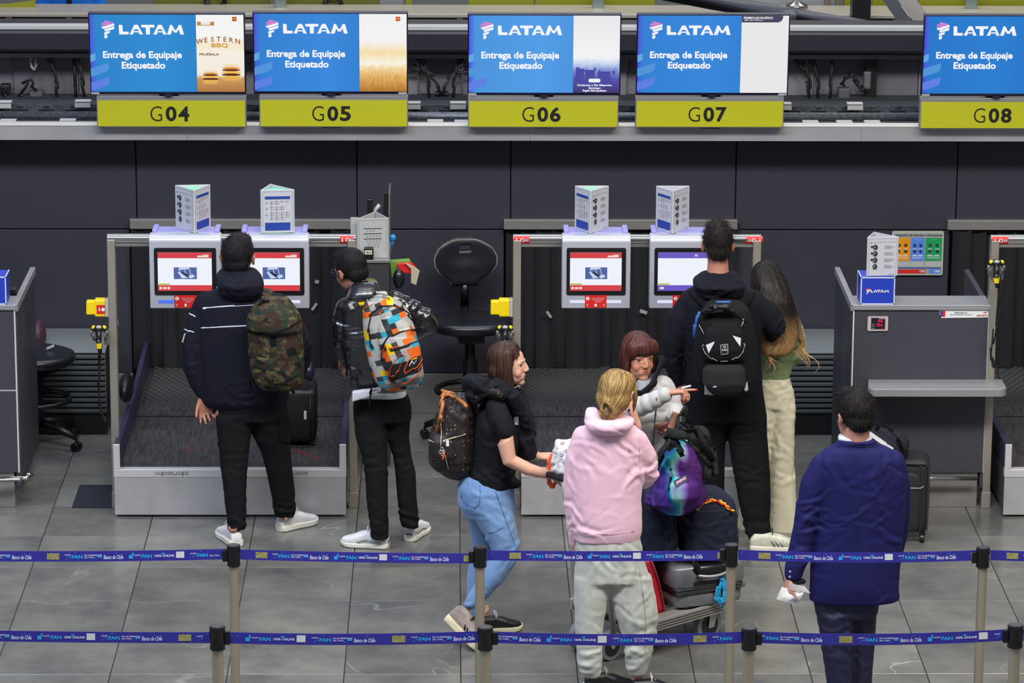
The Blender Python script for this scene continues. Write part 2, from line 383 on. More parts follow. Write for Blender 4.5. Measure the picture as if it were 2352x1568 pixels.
hose([(1858, 140), (1874, 160), (1880, 190), (1880, 238)], .011, 'second black hose of the group right of G07')
hose([(1915, 152), (1908, 180), (1905, 238)], .011, 'third hose with a red band right of G07')
hose([(1938, 198), (1944, 178), (1958, 174), (1970, 185), (1980, 208), (1990, 212)], .009, 'black hose looping out of the grey junction box right of G07')
hose([(72, 132), (72, 150), (78, 160), (84, 148), (82, 134)], .008, 'short pale hook hanging from the rail left of G04', m=M_ltgrey)
def jbox(x0, x1, y0, y1, lab, col=(84, 84, 86)):
    Y = 2.62; a = at(x0, y1, Y); b = at(x1, y0, Y)
    t = thing('junction_box', lab, 'box', ((a[0]+b[0])/2, Y, a[2]))
    part('housing', MB().box(a[0], b[0], Y, Y+.08, a[2], b[2]), mat('jb%d' % col[0], col, .5), t, bevel=.006)
    part('lid', MB().box(a[0]+.008, b[0]-.008, Y-.006, Y, a[2]+.01, b[2]-.01), mat('jb%d' % col[0], col, .5), t, bevel=.002)
jbox(68, 97, 210, 238, 'grey junction box left of the G04 screen')
jbox(1925, 1953, 203, 240, 'grey junction box at the end of the looping hose right of G07')
jbox(1984, 2001, 165, 205, 'narrow grey socket box on the dark upright right of G07', (100, 100, 104))
jbox(0, 22, 195, 216, 'small black junction box at the left edge', (22, 22, 26))
jbox(1000, 1030, 213, 220, 'small dark tee connector between G05 and G06', (30, 26, 32))
c = at(2003, 190, 2.63); solo('dark_upright', MB().box(c[0]-.045, c[0]+.03, 2.63, 2.69, zb0+.2, zb1), M_dark, 'dark upright strip beside the socket box right of G07', 'post')
# ------------------------------------------------------------------ the next check-in island, far behind
YF = 9.5
far = thing('far_counter', 'pale worktop counter of the next check-in row seen past the screens at top', 'counter', (0, YF, 0))
zc0, zc1 = Z_(42, YF), Z_(32, YF)
part('worktop', MB().box(-6, 7.5, YF, YF+.5, zc0, zc1), mat('far_top', (176, 170, 158), .35), far, bevel=.01)
part('front_panel', MB().box(-6, 7.5, YF+.12, YF+.3, 0, zc0), mat('far_brown', (58, 44, 40), .6), far)
for x in (20, 158, 1056, 1905, 2060): c = at(x, 50, YF); part('upright', MB().box(c[0]-.025, c[0]+.025, YF+.02, YF+.1, 0, zc0), mat('far_tan', (120, 104, 82), .6), far)
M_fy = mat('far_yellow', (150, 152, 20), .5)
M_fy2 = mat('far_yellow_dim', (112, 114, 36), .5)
def fpan(x0, x1, y0, y1, lab, m=M_fy, name='yellow_panel', cat='panel', dY=.6, th=.05):
    Y = YF+dY; a = at(x0, y1, Y); b = at(x1, y0, Y)
    return solo(name, MB().box(a[0], b[0], Y, Y+th, a[2], b[2]), m, lab, cat, bevel=.006)
mb = MB(); Y = YF+.3; mb.slab([at(-60, 28, Y), at(80, 28, Y), at(80, 2, Y), at(-60, 20, Y)], (0, .05, 0)); solo('yellow_panel', mb, M_fy, 'slanting yellow panel at the top left corner', 'panel')
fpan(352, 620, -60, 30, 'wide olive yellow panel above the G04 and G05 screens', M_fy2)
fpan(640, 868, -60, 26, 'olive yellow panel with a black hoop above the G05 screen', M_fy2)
fpan(872, 926, -60, 26, 'narrow pale grey panel above the right end of the G05 screen', mat('far_grey', (138, 142, 144), .5), 'grey_panel')
fpan(932, 946, -60, 28, 'thin yellow upright strip between G05 and G06', M_fy)
fpan(1076, 1226, -60, 28, 'yellow panel above the left of the G06 screen', M_fy)
fpan(1229, 1505, -60, 28, 'wide yellow panel above the right of the G06 screen', M_fy)
fpan(1700, 1935, -60, 34, 'large pale grey panel above the gap between G07 and G08', mat('far_grey2', (160, 166, 168), .5), 'grey_panel')
fpan(1937, 1958, -60, 34, 'yellow strip left of the dark column at top', M_fy)
fpan(2003, 2060, -60, 34, 'yellow panel right of the dark column at top', M_fy)
fpan(2110, 2480, -60, 30, 'yellow panel above the G08 screen', M_fy)
fpan(1957, 2003, -80, 60, 'dark square column between G07 and G08 at top', M_dark, 'column', 'column', -.3, .2)
for x in (1900, 1925): fpan(x-6, x+6, -60, 34, 'tan upright post %s on the pale grey panel' % ('left' if x < 1910 else 'right'), mat('far_tan', (120, 104, 82), .6), 'post', 'post', .5, .06)
def hoop(x, y, rp, lab):
    c = at(x, y, YF+.5); t = np.linspace(0, 2*PI, 24, endpoint=False); r = rp/270
    solo('cable_coil', MB().tube([c+A(math.cos(a)*r, -.02*math.sin(2*a), math.sin(a)*r*.9) for a in t], .02, 8, closed=True), M_dark, lab, 'cable', smooth=1)
hoop(495, -2, 22, 'black coiled cable hanging above the right end of the G04 screen'); hoop(765, 10, 19, 'black coiled cable hanging above the G05 screen')
def clampg(x, lab, col=(150, 165, 160)):
    c = at(x, 12, YF+.3); t = thing('glass_clamp', lab, 'clamp', (c[0], YF+.3, c[2]-.1))
    part('body', MB().box(c[0]-.05, c[0]+.05, YF+.3, YF+.38, c[2]-.06, c[2]+.12), mat('cl%d' % col[0], col, .3, .6), t, bevel=.01)
    part('cap', MB().tube([c+A(0, 0, -.06), c+A(0, 0, -.1)], [.05, .06], 12), M_alu, t, smooth=1)
clampg(644, 'small pale clamp above the left of the G05 screen'); clampg(1374, 'small greenish glass clamp above the right of the G06 screen'); clampg(2232, 'small clamp with an orange tint above the G08 screen', (150, 120, 100))
c = at(1830, 2, YF+.2); solo('chair_base', MB().lathe([(.01, 0), (.1, .0), (.09, .03), (.02, .06), (.02, .3)], c-A(0, 0, .06)), mat('chromeish', (150, 150, 150), .2, .9), 'chrome foot of a stool on the far counter, above the G07 and G08 gap', 'stool', smooth=1)
c = at(1540, -8, 4.); P = spl([at(1480, -30, 4.), at(1640, 2, 3.8), at(1800, 32, 3.4), at(1960, 55, 3.), at(2080, 72, 2.7)], 5)
solo('diagonal_pipe', MB().tube(P, np.linspace(.075, .03, len(P)), 14), mat('pipe_grey', (74, 76, 84), .45, .2), 'big grey tapering pipe running down to the right behind the G07 screen', 'pipe', smooth=1)
solo('diagonal_strut', MB().slab([at(2020, -10, 3.2), at(2052, -10, 3.2), at(2106, 64, 3.2), at(2072, 64, 3.2)], (0, .06, 0)), mat('strut', (70, 74, 82), .5), 'dark grey steel strut leaning left of the G08 screen', 'strut')
solo('diagonal_plate', MB().slab([at(2056, -10, 3.4), at(2098, -10, 3.4), at(2128, 30, 3.4), at(2136, 70, 3.4), at(2112, 70, 3.4)], (0, .04, 0)), mat('strutp', (150, 146, 142), .5), 'pale grey steel gusset plate beside the leaning strut at top', 'strut')
c = at(2030, 45, YF-.2)
# the right-hand and left-hand halves of the hall, out of the frame
# ================================================================== SCREENS AND GATE SIGNS
def LATAM(fr, u, v, h, mbw, off=.0045):
    """letters L A T A M: u,v = lower-left, h = letter height"""
    s = h/124.
    def P(pts): rpoly(fr, mbw, [(u+x*s, v+y*s) for x, y in pts], off)
    P([(4, 0), (118, 0), (124, 34), (50, 36), (46, 120), (6, 124), (0, 118)])
    for dx in (132, 428):
        P([(dx, 0), (dx+42, 0), (dx+56, 28), (dx+52, 58), (dx+84, 70), (dx+84, 124), (dx+62, 124)])
        P([(dx+168, 0), (dx+126, 0), (dx+112, 28), (dx+116, 58), (dx+84, 70), (dx+84, 124), (dx+106, 124)])
        P([(dx+56, 28), (dx+112, 28), (dx+116, 56), (dx+52, 56)][:2]+[(dx+108, 44), (dx+60, 44)])
    P([(286, 90), (442, 90), (446, 118), (440, 124), (284, 124), (278, 116)]); P([(338, 0), (386, 0), (388, 92), (336, 92)])
    P([(600, 0), (646, 0), (674, 78), (660, 124), (640, 124)]); P([(812, 0), (766, 0), (742, 78), (754, 124), (778, 124)])
    P([(664, 124), (700, 56), (690, 26), (650, 100)]); P([(750, 124), (714, 56), (724, 26), (764, 100)]); P([(690, 26), (724, 26), (716, 60), (698, 60)])
    return 812*s
def SYMB(fr, u, v, h, mbw, mbp, off=.0045):
    s = h/232.
    def P(mb, pts): rpoly(fr, mb, [(u+x*s, v+(232-y)*s) for x, y in pts], off)
    P(mbp, [(46, 0), (150, 28), (158, 40), (56, 30), (36, 18)]); P(mbp, [(8, 28), (110, 40), (120, 54), (40, 58), (0, 40)]); P(mbp, [(4, 60), (60, 66), (30, 82), (0, 78)])
    P(mbw, [(0, 86), (150, 38), (164, 44), (162, 66), (40, 106), (20, 106)]); P(mbw, [(40, 112), (162, 74), (162, 104), (146, 114), (52, 140), (38, 128)])
    P(mbw, [(36, 152), (108, 132), (106, 158), (60, 176), (38, 186), (32, 172)]); P(mbw, [(36, 192), (74, 178), (72, 222), (48, 232), (34, 222)])
M_bez = mat('tv_bezel', (14, 14, 44), .3, coat=.3)
M_sw = emis('screen_white', (245, 245, 250), 1.05); M_sp = emis('screen_pink', (230, 130, 205), 1.)
M_band = [emis('band%d' % i, c, 1.) for i, c in enumerate([(96, 170, 228), (78, 150, 222), (92, 128, 232)])]
def clab(c): return grad_emis('scr_%d_%d' % (c[0], c[1]), [(0, (72, 78, 224)), (.06, c), (.7, tuple(min(255, v+8) for v in c)), (1, c)], 'X', 1.02)
gates = [('G04', 208, 563, 25, 217, (30, 132, 205), 452, 0), ('G05', 583, 937, 23, 216, (42, 128, 214), 826, 1), ('G06', 1074, 1427, 27, 219, (70, 150, 226), 1317, 2), ('G07', 1460, 1814, 27, 219, (40, 128, 214), 1702, 3), ('G08', 2115, 2470, 29, 221, (18, 118, 205), 2357, 4)]
desc = {'G04': 'a burger advert', 'G05': 'a blurred wooden table advert', 'G06': 'a hazy city skyline advert', 'G07': 'a blank white advert', 'G08': 'its right part cut off'}
YT = 1.1
for name, x0, x1, y0, y1, bc, xa, k in gates:
    ca, cb = at(x0, y1, YT), at(x1, y0, YT); w, h = cb[0]-ca[0], cb[2]-ca[2]
    # tilted a little forward
    tilt = .10; uy = A(0, -math.sin(tilt), math.cos(tilt)); h = h*1.0/math.cos(tilt)*.985
    px = w/(x1-x0)          # metres per pixel
    t = thing('airport_monitor', 'monitor above the %s sign, blue airline page and %s' % (name, desc[name]), 'monitor', ((ca[0]+cb[0])/2, YT, ca[2]), 'check-in monitors above the gate signs')
    fr = Fr(A(ca[0], YT, ca[2]), (1, 0, 0), uy)
    mb = MB(); mb.obox(fr.p(w/2, h/2, -.025), (w, h, .05), [fr.ux, fr.uy, fr.n]); part('housing', mb, M_bez, t, bevel=.004)
    mb = MB(); b = 3*px; bb = 7*px; ua = (xa-x0)*px
    rrect(fr, mb, b, ua, bb, h-b, .002); part('blue_page', mb, clab(bc), t)
    mb = MB(); wa = min(w-b, 1e9); rrect(fr, mb, ua, wa, bb, h-b, .002)
    adm = [grad_emis('ad_burger', [(0, (176, 120, 60)), (.18, (214, 160, 96)), (.22, (250, 240, 225)), (.5, (252, 246, 232)), (.62, (250, 238, 205)), (.72, (252, 252, 250)), (1, (250, 250, 250))], 'Z', 1., .08),
           grad_emis('ad_table', [(0, (186, 120, 40)), (.2, (236, 184, 100)), (.31, (250, 226, 170)), (.36, (255, 250, 235)), (.5, (252, 226, 170)), (.66, (250, 250, 250)), (1, (246, 246, 248))], 'Z', 1., .14),
           grad_emis('ad_city', [(0, (60, 48, 110)), (.18, (80, 82, 180)), (.3, (130, 150, 215)), (.38, (205, 220, 245)), (.46, (250, 250, 252)), (1, (238, 238, 240))], 'Z', 1., .1),
           emis('ad_blank', (238, 238, 238), 1.), emis('ad_blank', (238, 238, 238), 1.)][k]
    part('advert_page', mb, adm, t)
    mbw, mbp = MB(), MB()
    sx_ = (x1-x0)/370*.0+px/5.5      # metres per zoomed pixel
    def Q(X, Y_): return (X-50)*sx_, h-(Y_-60)*sx_
    u, v = Q(430, 330); LATAM(fr, u, v, 124*sx_, mbw); u, v = Q(212, 384); SYMB(fr, u, v, 232*sx_, mbw, mbp)
    part('logo_letters', mbw, M_sw, t); part('logo_ribbon', mbp, M_sp, t)
    mb = MB(); u, v = Q(715, 606); text(mb, 'Entrega de Equipaje', fr, u, v, w=985*sx_, h=118*sx_, bold=.03, off=.0035); u, v = Q(725, 742); text(mb, 'Etiquetado', fr, u, v, w=545*sx_, h=118*sx_, bold=.03, off=.0035)
    part('page_text', mb, M_sw, t)
    for i, (pa, pb, hh, dr) in enumerate([(575, 690, 65, 25), (705, 880, 228, 75), (890, 1065, 228, 75)]):
        mb = MB(); a_, b_ = Q(62, pa+dr), Q(62+hh, pb-dr)
        rpoly(fr, mb, [Q(64, pb), Q(64+hh*.8, pb-dr*.8), Q(64+hh*.95, pb-dr*1.15), Q(64+hh, pb-dr*1.7), Q(64+hh, pa-dr*.1), Q(64, pa+dr*.9)], .0032); part('page_band', mb, M_band[i], t)
    if k in (0, 1):
        mb = MB(); u, v = Q(1872, 130) if k == 0 else Q(1872, 140); s_ = 28*sx_; rrect(fr, mb, u-s_, u+s_, v-s_, v+s_, .003); part('advert_badge', mb, emis('badge_red', (190, 52, 14), 1.), t)
        mb = MB(); q = s_*.7
        for sg in (-1, 1):
            P = [fr.p(u+sg*q*.5+math.cos(a)*q*.42, v-q*.7+math.sin(a)*q*1.5, .0045) for a in np.linspace(0, PI, 9)]; mb.tube(P, q*.13, 5)
        part('badge_arches', mb, emis('badge_yellow', (255, 196, 20), 1.), t)
    if k == 0:
        mb = MB()
        for i, ch in enumerate('WESTERN'):
            a = (i-3)*.075; u, v = Q(1672+a*1050, 388+abs(i-3)**2*3.2); f2 = Fr(fr.p(u, v), (math.cos(-a*.8), 0, math.sin(-a*.8)), uy); text(mb, ch, f2, 0, 0, h=64*sx_, bold=.015, off=.003)
        part('advert_title', mb, emis('ad_brown', (150, 82, 22), 1.), t)
        mb = MB(); u, v = Q(1685, 474); text(mb, 'BBQ', fr, u, v, h=66*sx_, w=205*sx_, bold=.02, off=.0035); part('advert_subtitle', mb, emis('ad_ochre', (205, 150, 34), 1.), t)
        mb = MB(); u, v = Q(1550, 582); text(mb, 'PRUÉBALA', fr, u, v, h=40*sx_, w=245*sx_, bold=.03, off=.0035); part('advert_word', mb, emis('ad_dkbrown', (120, 72, 20), 1.), t)
        mb = MB()
        u0, v0 = Q(1405, 215); u1, v1 = Q(1620, 165); rrect(fr, mb, u0, u1, v0, v1, .003); part('advert_scroll', mb, emis('ad_tan', (190, 140, 70), 1.), t)
        mb = MB(); u0, v0 = Q(1455, 205); u1, v1 = Q(1570, 165); rrect(fr, mb, u0, u1, v0, v1, .004); part('advert_label', mb, emis('ad_blank', (238, 238, 238), 1.), t)
        for (X, Y_, sc_) in ((1820, 760, 1.), (1560, 830, .85)):
            for j, (dy, hh, ww, c_) in enumerate([(-30, 34, 210, (246, 226, 190)), (5, 26, 225, (226, 150, 40)), (30, 26, 235, (110, 40, 24)), (58, 26, 250, (250, 200, 60)), (88, 30, 240, (96, 34, 26)), (118, 26, 235, (244, 190, 70)), (146, 40, 215, (236, 176, 92))]):
                mb = MB(); u, v = Q(X, Y_+dy*sc_); a_ = ww/2*sx_*sc_; b_ = hh/2*sx_*sc_*1.15
                rpoly(fr, mb, [(u+a_*math.cos(q)*(1+.03*math.sin(5*q+j)), v+b_*math.sin(q)) for q in np.linspace(0, 2*PI, 20, endpoint=False)], .003+.0003*j); part('advert_burger', mb, emis('bg%d' % j, c_, 1.), t)
    if k == 1:
        mb = MB()
        for i in range(-4, 5):
            u0, v0 = Q(1672+i*36, 770); u1, v1 = Q(1672+i*75 if abs(i) < 4 else 1672+i*70, 1085)
            if abs(u1-u0) >= 0: rpoly(fr, mb, [(u0, v0), (u0+1*sx_, v0), (min(u1+5*sx_, w-b), v1), (min(u1, w-b), v1)], .003)
        part('advert_planks', mb, emis('ad_plank', (170, 104, 30), 1.), t)
    if k == 2:
        mb = MB(); rs = np.random.RandomState(3)
        for (a_, b_, c_, d_) in ((1420, 1525, 770, 960), (1540, 1660, 785, 930), (1700, 1860, 805, 1000)):
            u0, v0 = Q(a_, d_); u1, v1 = Q(b_, c_); rrect(fr, mb, u0, u1, v0, v1, .003)
        for i in range(34):
            a_ = rs.uniform(1390, 1900); c_ = rs.uniform(735, 1000); u0, v0 = Q(a_, c_+rs.uniform(20, 60)); u1, v1 = Q(a_+rs.uniform(15, 45), c_); rrect(fr, mb, u0, min(u1, w-b), v0, v1, .0025)
        part('advert_towers', mb, emis('ad_tower', (72, 70, 165), 1.), t)
        mb = MB(); u0, v0 = Q(1585, 948); u1, v1 = Q(1735, 900); rrect(fr, mb, u0, u1, v0, v1, .004, r=.4*(v1-v0))
        for s_, y_, w_ in (('Costanera y Río Mapocho,', 988, 445), ('Santiago', 1026, 155), ('Región Metropolitana', 1060, 300)): u, v = Q(1662, y_); text(mb, s_, fr, u, v, w=w_*sx_, h=34*sx_, bold=.03, off=.004)
        part('advert_caption', mb, M_sw, t)
    if k == 3:
        mb = MB(); u1, v1 = Q(1905, 118); u0 = ua; rpoly(fr, mb, [(u0, h-b), (u0, Q(0, 165)[1]), (u1-60*sx_, Q(0, 165)[1]), (u1-18*sx_, Q(0, 145)[1]), (u1, Q(0, 105)[1]), (u1, h-b)], .003); part('advert_banner', mb, emis('ad_plum', (70, 62, 92), 1.), t)
        mb = MB(); text(mb, 'PRIMECLASS PACÍFICO', fr, ua+210*sx_, Q(0, 102)[1], w=370*sx_, h=36*sx_, bold=.03, off=.004); text(mb, 'Más que negocios', fr, ua+150*sx_, Q(0, 136)[1], w=230*sx_, h=18*sx_, bold=.02, off=.004)
        part('advert_text', mb, M_sw, t)
    mb = MB(); mb.obox(fr.p(w/2, -.004, -.004), (.05, .012, .02), [fr.ux, fr.uy, fr.n]); part('sensor_bump', mb, M_bez, t, bevel=.003)
    mb = MB(); rrect(fr, mb, *((.005, .055) if k in (0, 2, 4) else (w-.06, w-.008)), .003, .015, .002); part('asset_label', mb, M_ltgrey, t)
    mb = MB().box(t.location.x-.06, t.location.x+.06, YT+.05, YT+.16, zg1, ca[2]+.3); part('mount', mb, M_dark, t)
    # yellow sign
    sa = {'G04': (223, 565), 'G05': (596, 937), 'G06': (1075, 1421), 'G07': (1459, 1801), 'G08': (2112, 2474)}[name]
    yt_, yb_ = y1+4, {'G04': 292, 'G05': 292, 'G06': 293, 'G07': 293, 'G08': 296}[name]
    YS = 1.12; a, b2 = at(sa[0], yb_, YS), at(sa[1], yt_, YS); ws, hs = b2[0]-a[0], b2[2]-a[2]
    s = thing('gate_sign', 'yellow sign board lettered %s under its monitor' % name, 'sign', ((a[0]+b2[0])/2, YS, a[2]), 'yellow gate signs on the beam')
    part('frame', MB().box(a[0], b2[0], YS, YS+.07, a[2], b2[2]), mat('sign_frame', (140, 140, 142), .45, .4), s, bevel=.003)
    fs = Fr(A(a[0], YS, a[2]), (1, 0, 0), (0, 0, 1))
    mb = MB(); m_ = 2.5*px; mb.box(a[0]+m_, b2[0]-m_, YS-.004, YS, a[2]+m_, b2[2]-10*px); part('face', mb, M_yel, s)
    cx = {'G04': 390, 'G05': 762, 'G06': 1245, 'G07': 1627, 'G08': 2283}[name]
    U = (cx-sa[0])*px; V_ = hs/2-.012
    mb = MB(); text(mb, 'G', fs, U-31*px, V_, h=35*px, w=27*px, bold=-.012, off=.0055); part('letter', mb, M_ink, s)
    for i, ch in enumerate(name[1:]):
        mb = MB(); text(mb, ch, fs, U+(0+i*29)*px+3*px, V_, h=35*px, w=25*px, bold=.03, off=.0055); part('digit', mb, M_ink, s)
# ================================================================== BAG-DROP UNITS
M_post = mat('post_champagne', (152, 146, 134), .42, .35, var=.05, vs=6)
M_tube = mat('polished_tube', (190, 188, 184), .16, .95)
M_plate = mat('conveyor_plate', (184, 182, 182), .42, .35, var=.10, vs=7)
M_plate2 = mat('conveyor_plate_top', (212, 210, 208), .4, .35, var=.06, vs=7)
M_guard = mat('guard_dark', (58, 54, 82), .4, .3)
def belt_mat():
    m = mat('belt_black', (42, 39, 42), .55, bump=.2, bs=160); nt = m.node_tree; n = nt.nodes; b = n['Principled BSDF']
    tc = n.new('ShaderNodeTexCoord'); mp = n.new('ShaderNodeMapping'); mp.inputs['Scale'].default_value = (14, 1.2, 1); t = n.new('ShaderNodeTexNoise'); t.inputs['Scale'].default_value = 6; t.inputs['Detail'].default_value = 6
    nt.links.new(tc.outputs['Object'], mp.inputs[0]); nt.links.new(mp.outputs[0], t.inputs['Vector'])
    cr = n.new('ShaderNodeValToRGB'); cr.color_ramp.elements[0].position = .35; cr.color_ramp.elements[0].color = lin((38, 36, 40)); cr.color_ramp.elements[1].position = .7; cr.color_ramp.elements[1].color = lin((66, 62, 64))
    nt.links.new(t.outputs['Fac'], cr.inputs[0]); nt.links.new(cr.outputs[0], b.inputs['Base Color']); return m
M_belt = belt_mat(); M_belt2 = mat('belt_ribbed', (50, 50, 52), .6, bump=.2, bs=100)
YC0 = -.824; xl, xr = gz(264, 1187)[0], gz(795, 1187)[0]; zC = .292
def conveyor():
    t = thing('baggage_conveyor', '', 'conveyor', ((xl+xr)/2, YC0, 0), 'bag drop conveyors')
    part('front_plate', MB().box(xl, xr, YC0, YC0+.02, .012, zC-.05), M_plate, t, bevel=.004)
    part('front_cap', MB().box(xl-.002, xr+.002, YC0-.004, YC0+.05, zC-.05, zC), M_plate2, t, bevel=.004)
    part('plinth', MB().box(xl+.02, xr-.02, YC0+.03, 1.6, 0, .03), M_dark, t)
    part('body', MB().box(xl+.004, xr-.004, YC0+.03, 1.9, .03, zC-.02), mat('conv_side', (92, 90, 92), .45, .4, var=.1, vs=5), t)
    part('belt', MB().box(xl+.03, xr-.03, YC0+.05, .62, zC-.02, zC+.002), M_belt, t, bevel=.003)
    part('belt_joint', MB().box(xl+.03, xr-.03, .32, .34, zC-.02, zC+.0035), M_dark, t)
    # ribbed rubber infeed: rows of small chevrons
    mb = MB().box(xl+.03, xr-.03, .62, 1.95, zC-.02, zC+.003)
    nx = 26; w = (xr-xl-.08)/nx
    for j in range(26):
        y = .66+j*.047
        for i in range(nx):
            x = xl+.04+(i+.5*(j % 2))*w
            if x+w > xr-.03: continue
            mb.add([(x, y, zC+.003), (x+w*.5, y-.016, zC+.003), (x+w, y, zC+.003), (x+w, y+.012, zC+.003), (x+w*.5, y+.0, zC+.003), (x, y+.012, zC+.003),
                    (x+.004, y+.003, zC+.014), (x+w*.5, y-.010, zC+.016), (x+w-.004, y+.003, zC+.014), (x+w-.004, y+.008, zC+.014), (x+w*.5, y-.002, zC+.016), (x+.004, y+.008, zC+.014)],
                   [(0, 1, 7, 6), (1, 2, 8, 7), (2, 3, 9, 8), (3, 4, 10, 9), (4, 5, 11, 10), (5, 0, 6, 11), (6, 7, 10, 11), (7, 8, 9, 10)])
    part('ribbed_belt', mb, M_belt2, t, kind='stuff')
    for s, x in ((0, xl), (1, xr-.035)):
        mb = MB(); P = [(x, YC0, zC), (x, YC0, zC+.145), (x, .30, zC+.145), (x, .34, zC+.05), (x, .34, zC)]
        mb.slab(P, (.035, 0, 0)); part('side_guard', mb, M_guard, t, bevel=.003)
        mb = MB().box(x-.002, x+.037, YC0-.005, YC0+.012, zC, zC+.15); part('guard_end_cap', mb, M_plate2, t, bevel=.003)
        mb = MB(); P = [(x, .30, zC), (x, .34, zC+.13), (x, 1.42, zC+.20), (x, 1.46, zC+.19), (x, 1.46, zC)]; mb.slab(P, (.03, 0, 0)); part('rear_guard', mb, M_guard, t, bevel=.003)
    fr = Fr(A(xl, YC0-.0045, zC-.05), (1, 0, 0), (0, 0, 1))
    for u in (.335, 1.03):
        mb = MB(); text(mb, 'VANDERLANDE', fr, u, .026, w=.2, h=.020, bold=.02); part('maker_lettering', mb, mat('print_grey', (130, 126, 128), .5), t)
    mb = MB(); 
    for (a_, b_) in ((.28, .24), (.40, .1)): mb.box(xl+a_, xl+a_+.004, YC0-.006, YC0+.01, zC-.05+.01, zC-.015)
    part('scuff', mb, mat('scuff', (70, 66, 66), .7), t)
    return t
YP = -.629
def frame_():
    pxl, pxr = X_(245, 548, YP), X_(818, 548, YP); zt_, zb_ = Z_(538, YP, 250), Z_(561, YP, 250); r = (zt_-zb_)/2
    t = thing('bag_drop_gantry', '', 'frame', ((pxl+pxr)/2, YP, 0), 'steel bag drop frames')
    for x in (pxl+.002, pxr-.048):
        part('post', MB().box(x, x+.046, YP-.02, YP+.06, 0, zb_+r), M_post, t, bevel=.004)
        part('base_block', MB().box(x-.004, x+.05, YP-.022, YP+.062, 0, .10), M_post, t, bevel=.004)
    P = [(pxl, YP+.02, zb_+r), (pxr, YP+.02, zb_+r)]
    part('top_tube', MB().tube(P, r, 20), M_tube, t, smooth=2, bevel=.004)
    part('tube_tray', MB().box(pxl+.04, pxr-.04, YP+.0, YP+.05, zb_-.012, zb_+.005), M_alu, t)
    return t, r, zb_, zt_, pxl, pxr
CONV = conveyor(); FRM, TR, TB, TT, PXL, PXR = frame_()
dB = X_(1178, 548, YP)-X_(245, 548, YP); dC = X_(2276, 548, YP)-X_(245, 548, YP)
dBc = gz(1197, 1187)[0]-gz(264, 1187)[0]; dCc = gz(2304, 1187)[0]-gz(264, 1187)[0]
CONV['label'] = 'steel fronted baggage conveyor under the two left terminals, man with camouflage backpack standing at it'
dup(CONV, (dBc, 0, 0), 'steel fronted baggage conveyor in the centre, behind the girl in the pink hoodie')
dup(CONV, (dCc, 0, 0), 'steel fronted baggage conveyor cut off by the right edge of the picture')
FRM['label'] = 'steel tube frame over the left conveyor carrying two check-in terminals'
dup(FRM, (dB, 0, 0), 'steel tube frame over the centre conveyor, tall man standing at its right'); dup(FRM, (dC, 0, 0), 'steel tube frame at the right picture edge with a scanner hung on its post')
# curtains of overlapping black strips
cur0 = None
for k, (a, b) in enumerate(ox):
    lab = ['black strip curtain closing the opening behind the left conveyor', 'black strip curtain closing the opening behind the centre conveyor', 'black strip curtain closing the opening at the right edge'][k]
    z1 = Z_(527, YW)+.05
    t = thing('strip_curtain', lab, 'curtain', ((a+b)/2, YW+.06, 0), 'black strip curtains in the belt openings')
    rs = np.random.RandomState(k+5); x = a+.01
    while x < b-.02:
        w_ = .105; y = YW-.03+rs.uniform(-.02, .02) if True else 0
        if x+w_ > b: w_ = b-x
        mb = MB(); n = 6; zs = (z1, .9, .6, .305); sw = rs.uniform(-.012, .012, 4); R0 = []
        V = []; F = []
        for i, z in enumerate(zs):
            for j in range(n+1):
                q = j/n; V.append((x+(w_+.015)*q, y+sw[i]*i*.5+.02*math.sin(q*PI*1.0+rs.uniform(-.2, .2)*0), z))
        m_ = n+1
        for i in range(3):
            for j in range(n): F.append((i*m_+j, (i+1)*m_+j, (i+1)*m_+j+1, i*m_+j+1))
        mb.add(V, F); part('curtain_strip', mb, M_cloth_c, t, smooth=1); x += .098
# torn tape scraps on the curtains
def scrap(x, y, w_, h_, ang, lab):
    c = at(x, y, YW-(.002 if ang == 1e-9 else .06)); ux = A(math.cos(ang), 0, math.sin(ang)); mb = MB(); mb.obox(c, (w_/355, .002, h_/355), [ux, A(0, 1, 0), np.cross(ux, A(0, 1, 0))])
    solo('tape_scrap', mb, mat('tape', (150, 152, 152), .35), lab, 'tape')
scrap(728, 647, 9, 8, -.3, 'small square pale tape scrap on the curtain right of the second terminal'); scrap(722, 704, 6, 19, -.6, 'slanted pale tape strip on the curtain below the second terminal')
scrap(1261, 722, 6, 18, .6, 'slanted pale tape strip on the curtain left of the third terminal foot'); scrap(1478, 716, 17, 8, -.35, 'pale tape strip on the curtain between third and fourth terminals')
scrap(270, 740, 3, 14, 1e-9, 'thin pale sticker on the dark wall beside the left frame post')
